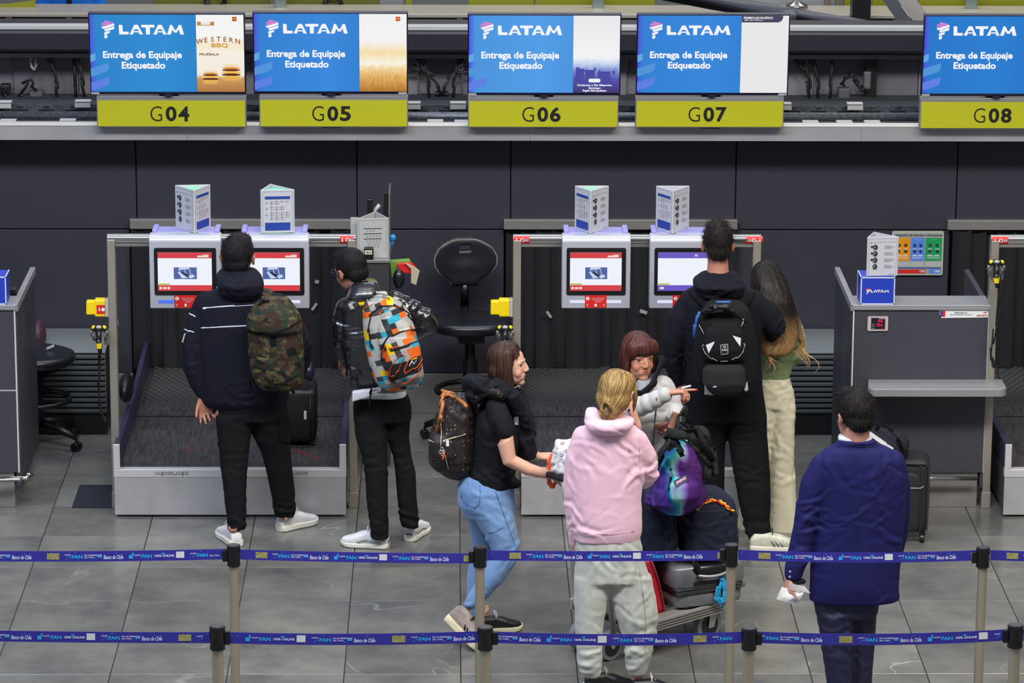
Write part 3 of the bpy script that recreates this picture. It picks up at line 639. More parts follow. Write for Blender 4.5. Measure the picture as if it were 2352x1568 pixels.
# ------------------------------------------------------------------ terminals
M_kio = mat('terminal_silver', (178, 180, 190), .38, .25)
M_kiot = mat('terminal_top_screen_glow', (150, 146, 205), .35, .1)  # lilac base colour paints in the glow of the blue monitors above
YK = -.80
def kiosk(x0, x1, lab, kind, bar=(255, 255, 255), sticker=True):
    a, b = at(x0, 708, YK), at(x1, 548, YK); w = b[0]-a[0]; zb_, zt_ = a[2], Z_(540, YK+.03)
    t = thing('bag_drop_terminal', lab, 'terminal', ((a[0]+b[0])/2, YK, zb_), 'touch screen bag drop terminals')
    # side profile: flat front, rounded top edge rolling back over the tube
    prof = [(0, zb_), (0, zt_-.04)]+[(.04-.04*math.cos(q), zt_-.04+.04*math.sin(q)) for q in np.linspace(.2, PI/2, 6)]+[(.10, zt_), (.10, zb_)]
    mb = MB(); mb.slab([(a[0], YK+y, z) for y, z in prof], (w, 0, 0)); part('housing', mb, M_kio, t, bevel=.004, smooth=2)
    zt2 = zt_+.004; mb = MB().box(a[0]+.015, b[0]-.015, YK+.09, YK+.24, zt_-.06, zt2); part('top_cover', mb, M_kiot, t, bevel=.003)
    for x in (a[0]+.012, b[0]-.042): part('top_rib', MB().box(x, x+.03, YK+.085, YK+.245, zt2-.01, zt2+.012), M_kiot, t, bevel=.003)
    fr = Fr(A(a[0], YK, 0), (1, 0, 0), (0, 0, 1)); u = lambda x: (x-345)*w/162.
    zz = lambda y: Z_(y, YK, (x0+x1)/2)
    mb = MB(); mb.slab([fr.p(p[0], p[1], 0) for p in _rr(u(356), u(496), zz(677), zz(569), .01)], (0, -.005, 0)); part('screen_bezel', mb, M_dark, t)
    sx0, sx1, sz0, sz1 = u(364), u(486), zz(667), zz(579)
    red = kind == 'red'; cbar = emis('ui_red', (222, 62, 70), .95) if red else emis('ui_violet', (112, 92, 205), .95)
    mb = MB(); rrect(fr, mb, sx0, sx1, sz0, sz1, .007); part('screen_page', mb, emis('ui_white', (240, 244, 255), 1.05), t)
    mb = MB(); rrect(fr, mb, sx0, sx1, sz1-.034, sz1, .0082); rrect(fr, mb, sx0, sx1, sz0, sz0+.034, .0082); part('screen_bar', mb, cbar, t)
    mb = MB(); rrect(fr, mb, sx0+.002, sx0+.068, sz0+.036, sz0+.044, .009); part('screen_ticker', mb, emis('ui_yellow', (190, 200, 20), .9), t)
    mb = MB()
    if red:
        rrect(fr, mb, sx1-.082, sx1-.018, sz1-.028, sz1-.018, .009); rrect(fr, mb, sx1-.050, sx1-.018, sz1-.016, sz1-.012, .009)
        for q in (.015, .062): rpoly(fr, mb, [(sx0+q+.008*math.cos(r_), sz0+.017+.008*math.sin(r_)) for r_ in np.linspace(0, 2*PI, 12, endpoint=False)], .0095)
        rrect(fr, mb, sx0+.028, sx0+.05, sz0+.011, sz0+.022, .0095)
    else:
        text(mb, 'PS', fr, sx1-.08, sz1-.017, h=.014, bold=.04, off=.0095); rrect(fr, mb, sx0+.012, sx0+.036, sz0+.011, sz0+.023, .0095)
    part('screen_icons', mb, emis('ui_icon', (250, 235, 230), .95), t)
    if red:
        c0, c1, d0, d1 = u(400), u(452), zz(640), zz(613)
        mb = MB(); rrect(fr, mb, c0, c1, d0, d1, .009); part('video_frame', mb, emis('ui_vid', (88, 112, 176), .8), t)
        mb = MB(); q = c1-c0; r_ = d1-d0
        rpoly(fr, mb, [(c0+.2*q, d0+.78*r_), (c0+.68*q, d0+.85*r_), (c0+.68*q, d1-.0005), (c0+.24*q, d1-.0005)], .0100)
        rpoly(fr, mb, [(c0+.16*q, d0+.6*r_), (c0+.28*q, d0+.6*r_), (c0+.62*q, d0+.12*r_), (c0+.38*q, d0+.05*r_)], .0100)
        for pp in ((.22, .75, .32, .1), (.45, .8, .55, .22), (.68, .85, .72, .4)): rpoly(fr, mb, [(c0+pp[0]*q, d0+pp[1]*r_), (c0+(pp[0]+.03)*q, d0+pp[1]*r_), (c0+(pp[2]+.03)*q, d0+pp[3]*r_), (c0+pp[2]*q, d0+pp[3]*r_)], .0101)
        rpoly(fr, mb, [(c0+.62*q, d0+.28*r_), (c0+.82*q, d0+.42*r_), (c0+.93*q, d0+.22*r_), (c0+.72*q, d0+.04*r_)], .0100)
        part('video_drawing', mb, emis('ui_vidw', (205, 222, 250), .95), t)
        mb = MB(); rpoly(fr, mb, [(c0+.3*q, d0+.55*r_), (c0+.42*q, d0+.6*r_), (c0+.68*q, d0+.3*r_), (c0+.56*q, d0+.18*r_)], .0105); part('video_belt', mb, emis('ui_vidk', (36, 44, 70), .8), t)
    mb = MB(); rrect(fr, mb, u(364), u(486), zz(696), zz(689), .002, .002); part('light_slot', mb, emis('slot%d' % bar[0], bar, 1.), t)
    if sticker:
        mb = MB(); mb.slab([fr.p(*p) for p in _rr(u(400), u(451), zz(706), zz(677), .002)], (0, -.004, 0)); sc = part('instruction_sticker', mb, M_red, t)
        mb = MB(); f2 = Fr(fr.o+A(0, -.005, 0), fr.ux, fr.uy); cx = u(406.5); cz = zz(685)
        ring = [(cx+.011*math.cos(q), cz+.011*math.sin(q)) for q in np.linspace(0, 2*PI, 14, endpoint=False)]; rpoly(f2, mb, ring, .001)
        for x_ in (406, 445):
            text(mb, '↓', f2, u(x_), zz(702), h=.0001, w=.0001) if False else None
            ax, az = u(x_), zz(701.5); mb.box(f2.p(ax-.0012, 0)[0], f2.p(ax+.0012, 0)[0], f2.o[1]-.001, f2.o[1], az, az+.012); rpoly(f2, mb, [(ax-.006, az+.005), (ax, az-.003), (ax+.006, az+.005), (ax, az+.002)], .001)
        for j, s_ in enumerate(('Escanea tu tarjeta de embarque', 'o pasaporte para comenzar', 'scan your boarding pass', 'or passport')): text(mb, s_, f2, u(431), zz(684+j*3.0), w=(.072, .07, .05, .03)[j], h=.0042, bold=.02, off=.001, res=1)
        rrect(f2, mb, u(423), u(428), zz(703), zz(697), .001); part('sticker_print', mb, M_pw, sc)
        mb = MB(); text(mb, '1', f2, cx, cz, h=.013, bold=.05, off=.003); part('sticker_number', mb, M_red, sc)
    mb = MB().box(a[0]+.1, b[0]-.1, YK+.10, YK+.2, zt_-.12, zt_-.06); part('clamp_bracket', mb, M_dark, t)
    return t, zt2
def _rr(u0, u1, v0, v1, r):
    P = []
    for cx, cy, a in ((u1-r, v0+r, -90), (u1-r, v1-r, 0), (u0+r, v1-r, 90), (u0+r, v0+r, 180)):
        for k in range(4): t = math.radians(a+k*30); P.append((cx+r*math.cos(t), cy+r*math.sin(t)))
    return P
_, ZK = kiosk(345, 507, 'leftmost bag drop terminal with red-barred screen, nobody directly in front', 'red', (70, 120, 255))
kiosk(550, 709, 'second bag drop terminal with red-barred screen, half hidden by the man in the navy hoodie', 'red', (235, 235, 255))
kiosk(1290, 1449, 'third bag drop terminal with red-barred screen and full red sticker', 'red', (230, 232, 255))
kiosk(1491, 1652, 'fourth bag drop terminal with violet-barred screen, half hidden by the tall man', 'violet', (225, 230, 255))
# ------------------------------------------------------------------ three-sided signs
M_tri = mat('acrylic_white', (190, 192, 198), .35)
M_navy = mat('print_navy', (34, 62, 150), .5); M_pg = mat('print_midgrey', (150, 152, 156), .6); M_pk = mat('print_dark', (36, 38, 42), .6); M_prd = mat('print_brick', (170, 110, 110), .6)
def face_icons(fr, w, h, t, w0=.0):
    mk, mg = MB(), MB()
    text(mk, '3·1·1', fr, w*.22, h*.86, w=w*.24, h=h*.035, off=.003); text(mk, 'Guía de elementos en cabina', fr, w*.64, h*.875, w=w*.5, h=h*.02, off=.003, res=1)
    for i in range(4):
        cz = h*(.74-i*.165); r_ = w*.075
        rpoly(fr, mk, [(w*.26+r_*math.cos(q), cz+r_*1.1*math.sin(q)) for q in np.linspace(0, 2*PI, 14, endpoint=False)], .003)
        if i < 3: rpoly(fr, mk, [(w*.15+r_*.5*math.cos(q), cz+r_*.2+r_*.5*math.sin(q)) for q in np.linspace(0, 2*PI, 10, endpoint=False)], .003)
        rpoly(fr, mg, [(w*.24+r_*.5*math.cos(q), cz+r_*.5*math.sin(q)) for q in (.5, 1.4, 3.6, 4.4)], .004)
        for j in range(5): rrect(fr, mg, w*.55, w*(.8+.06*((j*7+i) % 3-1)), cz+h*(.028-j*.016), cz+h*(.036-j*.016), .003)
        rrect(fr, mg, w*.17, w*.34, cz-h*.075, cz-h*.068, .003)
    text(mk, 'LATAM', fr, w*.8, h*.05, w=w*.2, h=h*.018, off=.003, res=1)
    part('icon_print', mk, M_pk, t); part('small_print', mg, M_pg, t)
def face_blue(fr, w, h, t):
    mn, mg, mr = MB(), MB(), MB()
    rrect(fr, mn, w*.13, w*.87, h*.79, h*.85, .003); rrect(fr, mn, w*.13, w*.87, h*.06, h*.24, .003)
    rs = np.random.RandomState(2)
    for i, (z, n_) in enumerate(((.73, 4), (.68, 2), (.60, 3), (.55, 3), (.47, 4), (.42, 4), (.37, 4), (.32, 3))):
        for j in range(n_):
            x = w*(.3+.15*j); rrect(fr, mr if (i+j) % 3 else mg, x, x+w*.035, h*(z-.012), h*(z+.018), .003); rrect(fr, mg, x+w*.05, x+w*.11, h*z, h*(z+.008), .003)
    for z in (.72, .58, .44): rrect(fr, mg, w*.16, w*.2, h*(z-.03), h*(z+.01), .003)
    part('blue_band', mn, M_navy, t); part('small_print', mg, M_pg, t); part('icon_print', mr, M_prd, t)
def face_rows(fr, w, h, t):
    mk, mg = MB(), MB()
    for i, z in enumerate((.74, .61, .48)):
        rrect(fr, mk, w*.2, w*.78, h*z, h*(z+.012), .003)
        for j in range((3, 5, 5)[i]): rrect(fr, mg, w*(.3+.1*j), w*(.34+.1*j), h*(z-.07), h*(z-.03), .003)
    for j in range(4): rrect(fr, mg, w*(.34+.1*j), w*(.38+.1*j), h*.34, h*.38, .003); rrect(fr, mg, w*(.34+.1*j), w*(.38+.1*j), h*.27, h*.31, .003)
    part('rule_print', mk, M_pk, t); part('small_print', mg, M_pg, t)
def trifold(pts, zb_, zt_, Y0, lab, faces, green=False, m=M_tri):
    """pts: three (px, relY) corners at the base in order; front faces first"""
    C3 = [A(x_, y_, zb_) for x_, y_ in pts]; h = zt_-zb_; cen = sum(C3)/3
    t = thing('three_sided_sign', lab, 'sign', cen, 'white three-sided table signs')
    for i in range(3):
        a, b = C3[i], C3[(i+1) % 3]; d = nrm(b-a); n_ = np.cross(d, A(0, 0, 1)); 
        if n_@(a-cen) < 0: n_ = -n_
        mb = MB(); mb.slab([a, b, b+A(0, 0, h), a+A(0, 0, h)], -n_*.006); p = part('side_panel', mb, m, t, bevel=.0015)
        if i in faces:
            w = np.linalg.norm(b-a)
            fr = Fr(a+n_*.0005, d, (0, 0, 1)) if np.cross(d, A(0, 0, 1))@n_ > 0 else Fr(b+n_*.0005, -d, (0, 0, 1))
            mb = MB()
            for q in (.06, .93): rrect(fr, mb, w*q, w*(q+.008), h*.03, h*.96, .0015)
            rrect(fr, mb, w*.06, w*.94, h*.955, h*.96, .0015); part('sleeve_edge', mb, M_pg, p)
            faces[i](fr, w, h, p)
    if green:
        # a green status lamp of the terminal glows inside
        mb = MB().lathe([(.001, 0), (.046, 0), (.046, h*.93), (.001, h*.935)], cen+A(0, 0, .004), n=24)
        solo('status_lamp', mb, emis('lamp_green', (92, 240, 160), 1.25), 'green status lamp glowing inside the three-sided sign on the %s terminal' % ('leftmost' if 'leftmost' in lab else 'second' if 'second' in lab else 'third'), 'lamp')
    return t
def tri_px(l, m_, r, Yl, Ym, Yr, yb_, yt_, lab, faces, green, zb_=None, Yref=None):
    zb0 = ZK if zb_ is None else zb_
    zt_ = zb0+(yb_-yt_)/FPX*22.3/.97
    return trifold([(X_(l, 520, Yl), Yl), (X_(m_, 530, Ym), Ym), (X_(r, 520, Yr), Yr)], zb0, zt_, 0, lab, faces, green)
tri_px(404, 447, 484, -.60, -.745, -.58, 541, 447, 'white three-sided sign glowing green on the leftmost terminal, a corner towards us', {0: face_icons, 1: face_blue}, True)
tri_px(599, 677, 622, -.74, -.72, -.56, 543, 449, 'white three-sided sign glowing green on the second terminal, flat blue-banded side towards us', {0: face_blue}, True)
tri_px(1320, 1356, 1397, -.60, -.745, -.60, 541, 447, 'white three-sided sign glowing green on the third terminal', {0: face_blue, 1: face_icons}, True)
tri_px(1506, 1545, 1582, -.60, -.745, -.60, 542, 448, 'white three-sided sign with plain grey inside on the fourth terminal', {0: face_blue, 1: face_icons}, False)
# ------------------------------------------------------------------ red stickers on the tube, yellow tag boxes, hand scanners
def tube_sticker(x0, x1, lab, flip, torn=False):
    c = at((x0+x1)/2, 552, YP-.01); w = (x1-x0)*.00258; h = .052
    t = thing('tube_sticker', lab, 'sticker', c); r = TR+.0015; yc = YP+.02; zc = TB+TR
    def wrap(Q, off): return np.stack([c[0]+Q[:, 0], yc-(r+off)*np.cos(Q[:, 1]/r), zc+(r+off)*np.sin(Q[:, 1]/r)], 1)
    n = 8; mb = MB(); V = []; F = []
    for j in range(n+1):
        v = -h/2+h*j/n
        jag = (.006*math.sin(j*2.1) if torn else 0)
        V += [(-w/2+(jag if not flip else 0), v), (w/2-(jag if flip else 0), v)]
    for j in range(n): F.append((2*j, 2*j+1, 2*j+3, 2*j+2))
    mb.add(wrap(np.array(V), 0), F); part('red_label', mb, M_red, t, smooth=1)
    mb = MB(); s = -1 if flip else 1
    cx = .004*s; ring = np.array([(cx+.012*math.cos(q), .012*math.sin(q)) for q in np.linspace(0, 2*PI, 14, endpoint=False)]); mb.add(wrap(ring, .001), [tuple(range(14))])
    ax = -w*.32*s; arrow = np.array([(ax-.0025, .012), (ax-.0025, -.004), (ax-.010, -.002), (ax, -.014), (ax+.010, -.002), (ax+.0025, -.004), (ax+.0025, .012)]); mb.add(wrap(arrow, .001), [tuple(range(7))])
    part('label_print', mb, M_pw, t)
    bx = w*.30*s; mb = MB(); q = np.array([(bx-.013, -.008), (bx+.013, -.006), (bx+.013, .006), (bx-.005, .009)]); mb.add(wrap(q, .001), [(0, 1, 2, 3)]); part('label_picture', mb, M_pg, t)
    mb = MB(); text(mb, '2', None, cx, 0, h=.015, bold=.05, fn=lambda Q: wrap(Q, .002)); part('label_number', mb, M_red, t)
tube_sticker(781, 812, 'red number 2 sticker at the right end of the left tube', False)
tube_sticker(1180, 1216, 'torn red number 2 sticker at the left end of the centre tube', False, True)
tube_sticker(1714, 1752, 'red number 2 sticker at the right end of the centre tube', True)
tube_sticker(2279, 2316, 'orange red number 2 sticker on the tube at the right edge', False)
M_yb = mat('tag_yellow', (236, 204, 10), .4)
def tagbox(x, y, lab, sticker):
    c = at(x, y, YP); t = thing('luggage_tag_dispenser', lab, 'dispenser', c, 'yellow boxes on the frame posts')
    s = 1/372.
    mb = MB(); mb.obox(c+A(4*s, .01, 0), (24*s, .07, 38*s)); part('body', mb, M_yb, t, bevel=.008)
    mb = MB(); mb.obox(c+A(-16*s, .0, 1*s), (20*s, .055, 30*s), taper=.94); part('spout', mb, M_yb, t, bevel=.006)
    mb = MB(); mb.obox(c+A(19*s, .01, 0), (7*s, .075, 38*s)); part('bracket', mb, M_ltgrey, t, bevel=.003)
    if sticker:
        mb = MB(); f = Fr(c+A(0, -.0255, 0), (1, 0, 0), (0, 0, 1)); rrect(f, mb, -3*s, 15*s, -12*s, 8*s, .001); st = part('red_label', mb, M_red, t)
        mb = MB(); rpoly(f, mb, [(11*s+4*s*math.cos(q), -2*s+4*s*math.sin(q)) for q in np.linspace(0, 2*PI, 12, endpoint=False)], .002); a = 3*s
        rpoly(f, mb, [(a-.8*s, 3*s), (a-.8*s, -3*s), (a-3*s, -2*s), (a, -6*s), (a+3*s, -2*s), (a+.8*s, -3*s), (a+.8*s, 3*s)], .002); part('label_print', mb, M_pw, st)
    return t
tagbox(226, 706, 'yellow tag box with red sticker on the left post of the left frame', True)
tagbox(1154, 706, 'yellow tag box without sticker on the left post of the centre frame', False)
M_gun = mat('scanner_black', (28, 28, 28), .35); M_gy = mat('scanner_yellow', (226, 196, 20), .4)
def scanner(x, y, lab, cable, dY=0.):
    Y = YP-.08+dY; c = at(x, y, Y); s = 1/372.
    t = thing('barcode_scanner', lab, 'scanner', c, 'hand scanners hung on the frame posts')
    mb = MB(); mb.tube([c+A(-14*s, .03, 4*s), c+A(-10*s, -.01, 9*s), c+A(0, -.02, 10*s), c+A(10*s, -.01, 9*s), c+A(14*s, .03, 4*s)], [5*s, 7*s, 8*s, 7*s, 5*s], 12); part('head', mb, M_gun, t, smooth=1)
    for q in (-1, 1): mb = MB(); mb.ell(c+A(q*11*s, -.015, 11*s), (5.5*s, .012, 5*s)); part('yellow_bumper', mb, M_gy, t, smooth=1)
    mb = MB(); mb.ell(c+A(0, -.03, 13*s), (6*s, .012, 4*s)); part('grey_window', mb, M_ltgrey, t, smooth=1)
    mb = MB(); mb.tube(spl([c+A(0, -.02, 6*s), c+A(0, -.03, -10*s), c+A(-.5*s, -.03, -26*s), c+A(2*s, -.03, -44*s)], 5), [6*s]*11+[7*s]*3+[6*s, 4*s], 12); part('handle', mb, M_gun, t, smooth=1)
    mb = MB(); mb.tube([c+A(0, -.032, -22*s), c+A(0, -.032, -33*s)], [6.6*s, 6.6*s], 12); part('yellow_band', mb, M_gy, t, smooth=2)
    for q in (-1, 1): mb = MB(); mb.tube(spl([c+A(q*13*s, -.01, 2*s), c+A(q*17*s, 0, -6*s), c+A(q*13*s, .01, -14*s), c+A(q*12*s, .04, -22*s)], 4), 3*s, 8); part('holder_prong', mb, M_alu, t, smooth=1)
    mb = MB().obox(c+A(14*s, .08, -18*s), (12*s, .03, 34*s)); part('holder_plate', mb, M_alu, t, bevel=.003)
    P = spl([at(a, b, Y-.03+.004*i) for i, (a, b) in enumerate(cable)], 6); part('cable', MB().tube(P, .0048, 6), M_gun, t, smooth=1)
scanner(228, 762, 'black and yellow hand scanner hanging left of the left frame', [(231, 812), (229, 860), (228, 900), (232, 945), (240, 965), (252, 975)])
scanner(1160, 762, 'black and yellow hand scanner hanging left of the centre frame behind the brown haired woman', [(1161, 812), (1160, 860), (1158, 910)])
scanner(2288, 612, 'black and yellow hand scanner hanging high on the right-edge post above the counter', [(2292, 656), (2297, 690), (2288, 740), (2284, 780), (2276, 820), (2280, 842), (2292, 850), (2296, 870)], 0)
# ------------------------------------------------------------------ counters
M_ctop = mat('counter_top', (158, 158, 162), .34, .35, var=.05, vs=8)
M_cfr = mat('counter_front', (60, 59, 68), .5, bump=.05, bs=300)
def counter(x0, x1, lab, right_side):
    Y0 = -.64; a = at(x0, 712, Y0); b = at(x1, 712, Y0); xa, xb = a[0], b[0]; z = Z_(699.5, Y0, x0)
    t = thing('service_counter', lab, 'counter', ((xa+xb)/2, Y0, 0), 'dark service counters')
    zb_ = Z_(1085, Y0); z9 = Z_(897, Y0); Yb = .32
    part('front_panel', MB().box(xa, xb, Y0, Y0+.03, z9+.003, z-.03), M_cfr, t, bevel=.002)
    part('lower_panel', MB().box(xa, xb, Y0+.001, Y0+.03, zb_, z9-.003), M_cfr, t, bevel=.002)
    for x in (xa-.006, xb-.004): part('white_edging', MB().box(x, x+.008, Y0-.004, Y0+.02, zb_, z-.02), M_white, t)
    part('middle_edging', MB().box(xa, xb, Y0-.002, Y0+.01, z9-.003, z9+.003), M_white, t)
    for k, x in enumerate((xa-.012, xb-.018)): part('side_panel', MB().box(x, x+.03, Y0+.012, Yb, .12, z-.01), M_cfr, t, bevel=.002)
    part('top', MB().box(xa-.01, xb+.01, Y0-.012, Y0+.23, z-.03, z), M_ctop, t, bevel=.003)
    xs = (xb-.012, xb+.02) if right_side else (xa-.02, xa+.012)
    mb = MB(); mb.box(xs[0], xs[1], Y0+.0, Yb, z-.04, z+.004); part('side_coping', mb, M_ctop, t, bevel=.002)
    part('base', MB().box(xa+.015, xb-.03, Y0+.015, Yb-.02, 0, zb_), M_steel2, t, bevel=.003)
    part('inner_desk', MB().box(xa+.02, xb-.02, Y0+.24, Yb, z-.33, z-.30), M_cfr, t)
    return t, xa, xb, z, zb_
C2, cxa, cxb, cz, czb = counter(1962, 2272, 'dark service counter at right with grey top, red digit display and blue airline box', False)
# shelf, foot rail, scale display, sticker
zs0, zs1 = Z_(911, -.86), Z_(893, -.86)
xa_, xb_ = X_(1996, 900, -.86), X_(2314, 900, -.86)
mb = MB(); P = [(xa_+.02, -.63), (xa_, -.80)]+[(xa_+.04-.04*math.cos(q), -.82-.04*math.sin(q)) for q in np.linspace(.3, PI/2, 4)]+[(xb_-.05+.05*math.sin(q), -.81-.05*math.cos(q)) for q in np.linspace(0, PI/2, 6)]+[(xb_, -.63)]
mb.slab([(x, y, zs0) for x, y in P], (0, 0, zs1-zs0)); part('ledge', mb, mat('ledge_grey', (150, 150, 152), .4, .3), C2, bevel=.004)
def rail(t, xa, xb, wrapx=None):
    zr = Z_(1098, -.70); P = [A(xa, -.70, zr), A(xb, -.70, zr)]
    if wrapx: P = spl([A(xa, -.72, zr), A(wrapx-.08, -.72, zr), A(wrapx-.01, -.70, zr), A(wrapx+.012, -.63, zr), A(wrapx-.02, -.60, zr)], 5)
    part('foot_rail', MB().tube(P, .013, 10), M_tube, t, smooth=1)
    for x in (xb-.28,): part('rail_bracket', MB().cyl((x, -.70, zr+.0), (x, -.62, zr+.03), .008, 8), M_tube, t)
rail(C2, cxa+.05, X_(2246, 1098, -.70))
Yf = -.642; fr = Fr(A(0, Yf, 0), (1, 0, 0), (0, 0, 1))
d0, d1 = at(1992, 759, Yf), at(2040, 726, Yf)
mb = MB(); mb.slab([fr.p(*p) for p in _rr(d0[0], d1[0], d0[2], d1[2], .008)], (0, -.008, 0)); dsp = part('weight_display', mb, mat('display_ivory', (186, 176, 172), .4), C2)
f2 = Fr(A(0, Yf-.008, 0), (1, 0, 0), (0, 0, 1)); e0, e1 = at(2000, 755, Yf), at(2033, 729, Yf)
mb = MB(); rrect(f2, mb, e0[0], e1[0], e0[2], e1[2], .001); part('display_window', mb, mat('disp_win', (30, 24, 40), .2), dsp)
mb = MB(); cx = (e0[0]+e1[0])/2
for j, (s_, dx) in enumerate((('0.0', .012), ('23.6', .008), ('1', .024))): text(mb, s_, f2, cx+dx, e1[2]-.018-.0235*j, h=.016, off=.003, bold=.02)
part('red_digits', mb, emis('digit_red', (255, 20, 70), 1.3), dsp)
mb = MB(); rrect(f2, mb, cx+.004, e1[0]-.002, e1[2]-.006, e1[2]-.001, .002)
for j in range(3): rrect(f2, mb, e0[0]+.004, e0[0]+.02, e1[2]-.04-.012*j, e1[2]-.037-.012*j, .002)
part('display_print', mb, M_ltgrey, dsp)
s0, s1 = at(2158, 730, Yf), at(2272, 712, Yf)
mb = MB(); mb.slab([(s0[0]+.012, Yf, s0[2]), (s1[0], Yf, s0[2]+.004), (s1[0], Yf, s1[2]), (s0[0], Yf, s1[2]), (s0[0], Yf, s0[2]+.02)], (0, -.002, 0)); st = part('notice_strip', mb, M_pw, C2)
f3 = Fr(A(0, Yf-.002, 0), (1, 0, 0), (0, 0, 1)); h_ = s1[2]-s0[2]
mb = MB(); text(mb, 'Infórmate en:', f3, s0[0]+.125, s1[2]-.014, w=.075, h=.010, bold=.01); text(mb, 'derechosdelpasajero.jac.gob.cl', f3, s0[0]+.125, s1[2]-.027, w=.125, h=.008, bold=.02, res=1); part('strip_text', mb, M_pk, st)
mb = MB(); rrect(f3, mb, s0[0]+.015, s0[0]+.032, s0[2]+.008, s1[2]-.004, .0015); part('strip_red', mb, M_red, st)
mb = MB(); rrect(f3, mb, s0[0]+.002, s0[0]+.015, s0[2]+.010, s1[2]-.004, .0015); part('strip_blue', mb, M_navy, st)
mb = MB(); text(mb, 'AEROPUERTO', f3, s1[0]-.042, s0[2]+.016, w=.065, h=.010, bold=.03, shear=.2); rpoly(f3, mb, [(s1[0]-.04, s1[2]-.016), (s1[0]-.008, s1[2]-.006), (s1[0]-.022, s1[2]-.018)], .0015); part('strip_logo', mb, mat('print_orange', (190, 70, 30), .5), st)
C1, lxa, lxb, lz, lzb = counter(-290, 33, 'dark service counter cut off by the left edge with a curved steel foot rail', True)
rail(C1, lxa, lxb-.1, lxb+.06)
# blue airline boxes
def bluebox(x0, x1, y0, y1, z, lab, Y=-.63, mirror=0):
    a, b = at(x0, y1, Y), at(x1, y0, Y); w = b[0]-a[0]; h = b[2]-a[2]; z0 = z; dY = .18
    t = thing('airline_display_box', lab, 'display box', ((a[0]+b[0])/2, Y, z0))
    Mb = mat('box_blue', (30, 58, 176), .45); Me = mat('box_edge', (196, 200, 222), .45)
    part('body', MB().box(a[0], a[0]+w, Y, Y+dY, z0, z0+h), Mb, t, bevel=.002)
    e = .006
    mb = MB()
    for (p, q, r_, s_) in ((a[0]-.001, a[0]+w+.001, z0, z0+e), (a[0]-.001, a[0]+w+.001, z0+h-e, z0+h+.001)): mb.box(p, q, Y-.002, Y+.004, r_, s_)
    for p in (a[0]-.001, a[0]+w-e): mb.box(p, p+e+.001, Y-.002, Y+.004, z0, z0+h)
    for p in (a[0]-.002, a[0]+w-e+.002): mb.box(p, p+e, Y, Y+dY, z0+h-.002, z0+h+.002)
    mb.box(a[0]-.002, a[0]+.003, Y+dY-.004, Y+dY+.002, z0, z0+h)
    part('edge_trim', mb, Me, t)
    f = Fr(A(a[0], Y-.0005, z0), (1, 0, 0), (0, 0, 1)); mw, mp = MB(), MB(); k = w*.54/812
    LATAM(f, w*.29, h*.44, 124*k, mw, .002); SYMB(f, w*.15, h*.37, h*.23, mw, mp, .002); part('logo_letters', mw, M_pw, t); part('logo_ribbon', mp, mat('logo_coral', (232, 50, 80), .5), t)
    return t, z0+h
_, zbx = bluebox(1976, 2056, 637, 699, cz, 'blue airline box with white lettering under the three-sided sign on the right counter')
bluebox(-66, 13, 637, 700, lz, 'blue airline box cut by the left edge on the left counter')
Y1, Y2, Y3 = -.615, -.60, -.47
trifold([(X_(1990, 630, Y1), Y1), (X_(2062, 630, Y2), Y2), (X_(2004, 630, Y3), Y3)], zbx+.003, zbx+.003+(632-545)/FPX*22.2/.97, 0, 'white three-sided sign standing on the blue airline box', {0: face_icons})
# middle pedestal with sign, stamp, monitor on arm, hanging things
Y = .25; a, b = at(838, 596, Y), at(894, 596, Y); zpd = a[2]
pd = thing('service_pedestal', 'narrow dark pedestal behind the man in the leather jacket, three-sided sign on top', 'pedestal', ((a[0]+b[0])/2, Y, 0))
part('body', MB().box(a[0], b[0], Y, Y+.5, 0, zpd-.02), mat('pedestal_dark', (52, 50, 52), .55), pd, bevel=.003)
part('top', MB().box(a[0]-.01, b[0]+.005, Y-.01, Y+.5, zpd-.02, zpd), M_alu, pd, bevel=.003)
xt = [X_(v, 590, Y+.06) for v in (821, 893, 861)]
M_tri2 = mat('acrylic_cream', (178, 178, 176), .35)
t_ = trifold([(xt[0], Y+.04), (xt[1], Y+.06), (xt[2], Y+.26)], zpd, zpd+.245, 0, 'cream three-sided sign with black ruled rows on the middle pedestal', {0: face_rows}, m=M_tri2)
mb = MB(); c = at(815, 540, Y+.12); mb.obox(A(c[0], Y+.1, zpd+.12), (.05, .006, .24)); solo('document_holder', mb, M_tri2, 'narrow white holder leaning left of the cream three-sided sign', 'holder', bevel=.002)
c = at(847, 584, Y-.02); sp_ = thing('rubber_stamp', 'small black desk printer with a cream label in front of the middle sign', 'printer', A(c[0], Y, zpd))
part('body', MB().box(c[0]-.028, c[0]+.028, Y-.01, Y+.03, zpd, zpd+.075), M_dark, sp_, bevel=.006)
mb = MB().box(c[0]-.024, c[0]+.02, Y-.013, Y-.009, zpd+.035, zpd+.06); lb = part('label', mb, mat('cream', (214, 204, 178), .6), sp_)
mb = MB(); f = Fr(A(c[0], Y-.0135, zpd+.048), (1, 0, 0), (0, 0, 1)); text(mb, 'SELLO', f, 0, 0, w=.03, h=.009, bold=.03); part('label_text', mb, M_pk, lb)
Ym = .72; mo = thing('desk_monitor', 'monitor seen edge-on on an arm behind the cream three-sided sign', 'monitor', at(880, 560, Ym))
a = at(884, 560, Ym); zb2, zt2 = Z_(560, Ym), Z_(442, Ym)
mb = MB(); mb.slab([at(893, 560, Ym), at(893, 442, Ym), at(883, 442, Ym), at(876, 560, Ym)], (0, .02, 0)); part('screen_shell', mb, M_dark, mo, bevel=.003)
mb = MB(); mb.slab([at(896, 560, Ym), at(896, 446, Ym), at(892, 446, Ym), at(892, 560, Ym)], (0, .34, 0)); part('screen_frame', mb, mat('frame_grey', (100, 102, 104), .4), mo, bevel=.002)
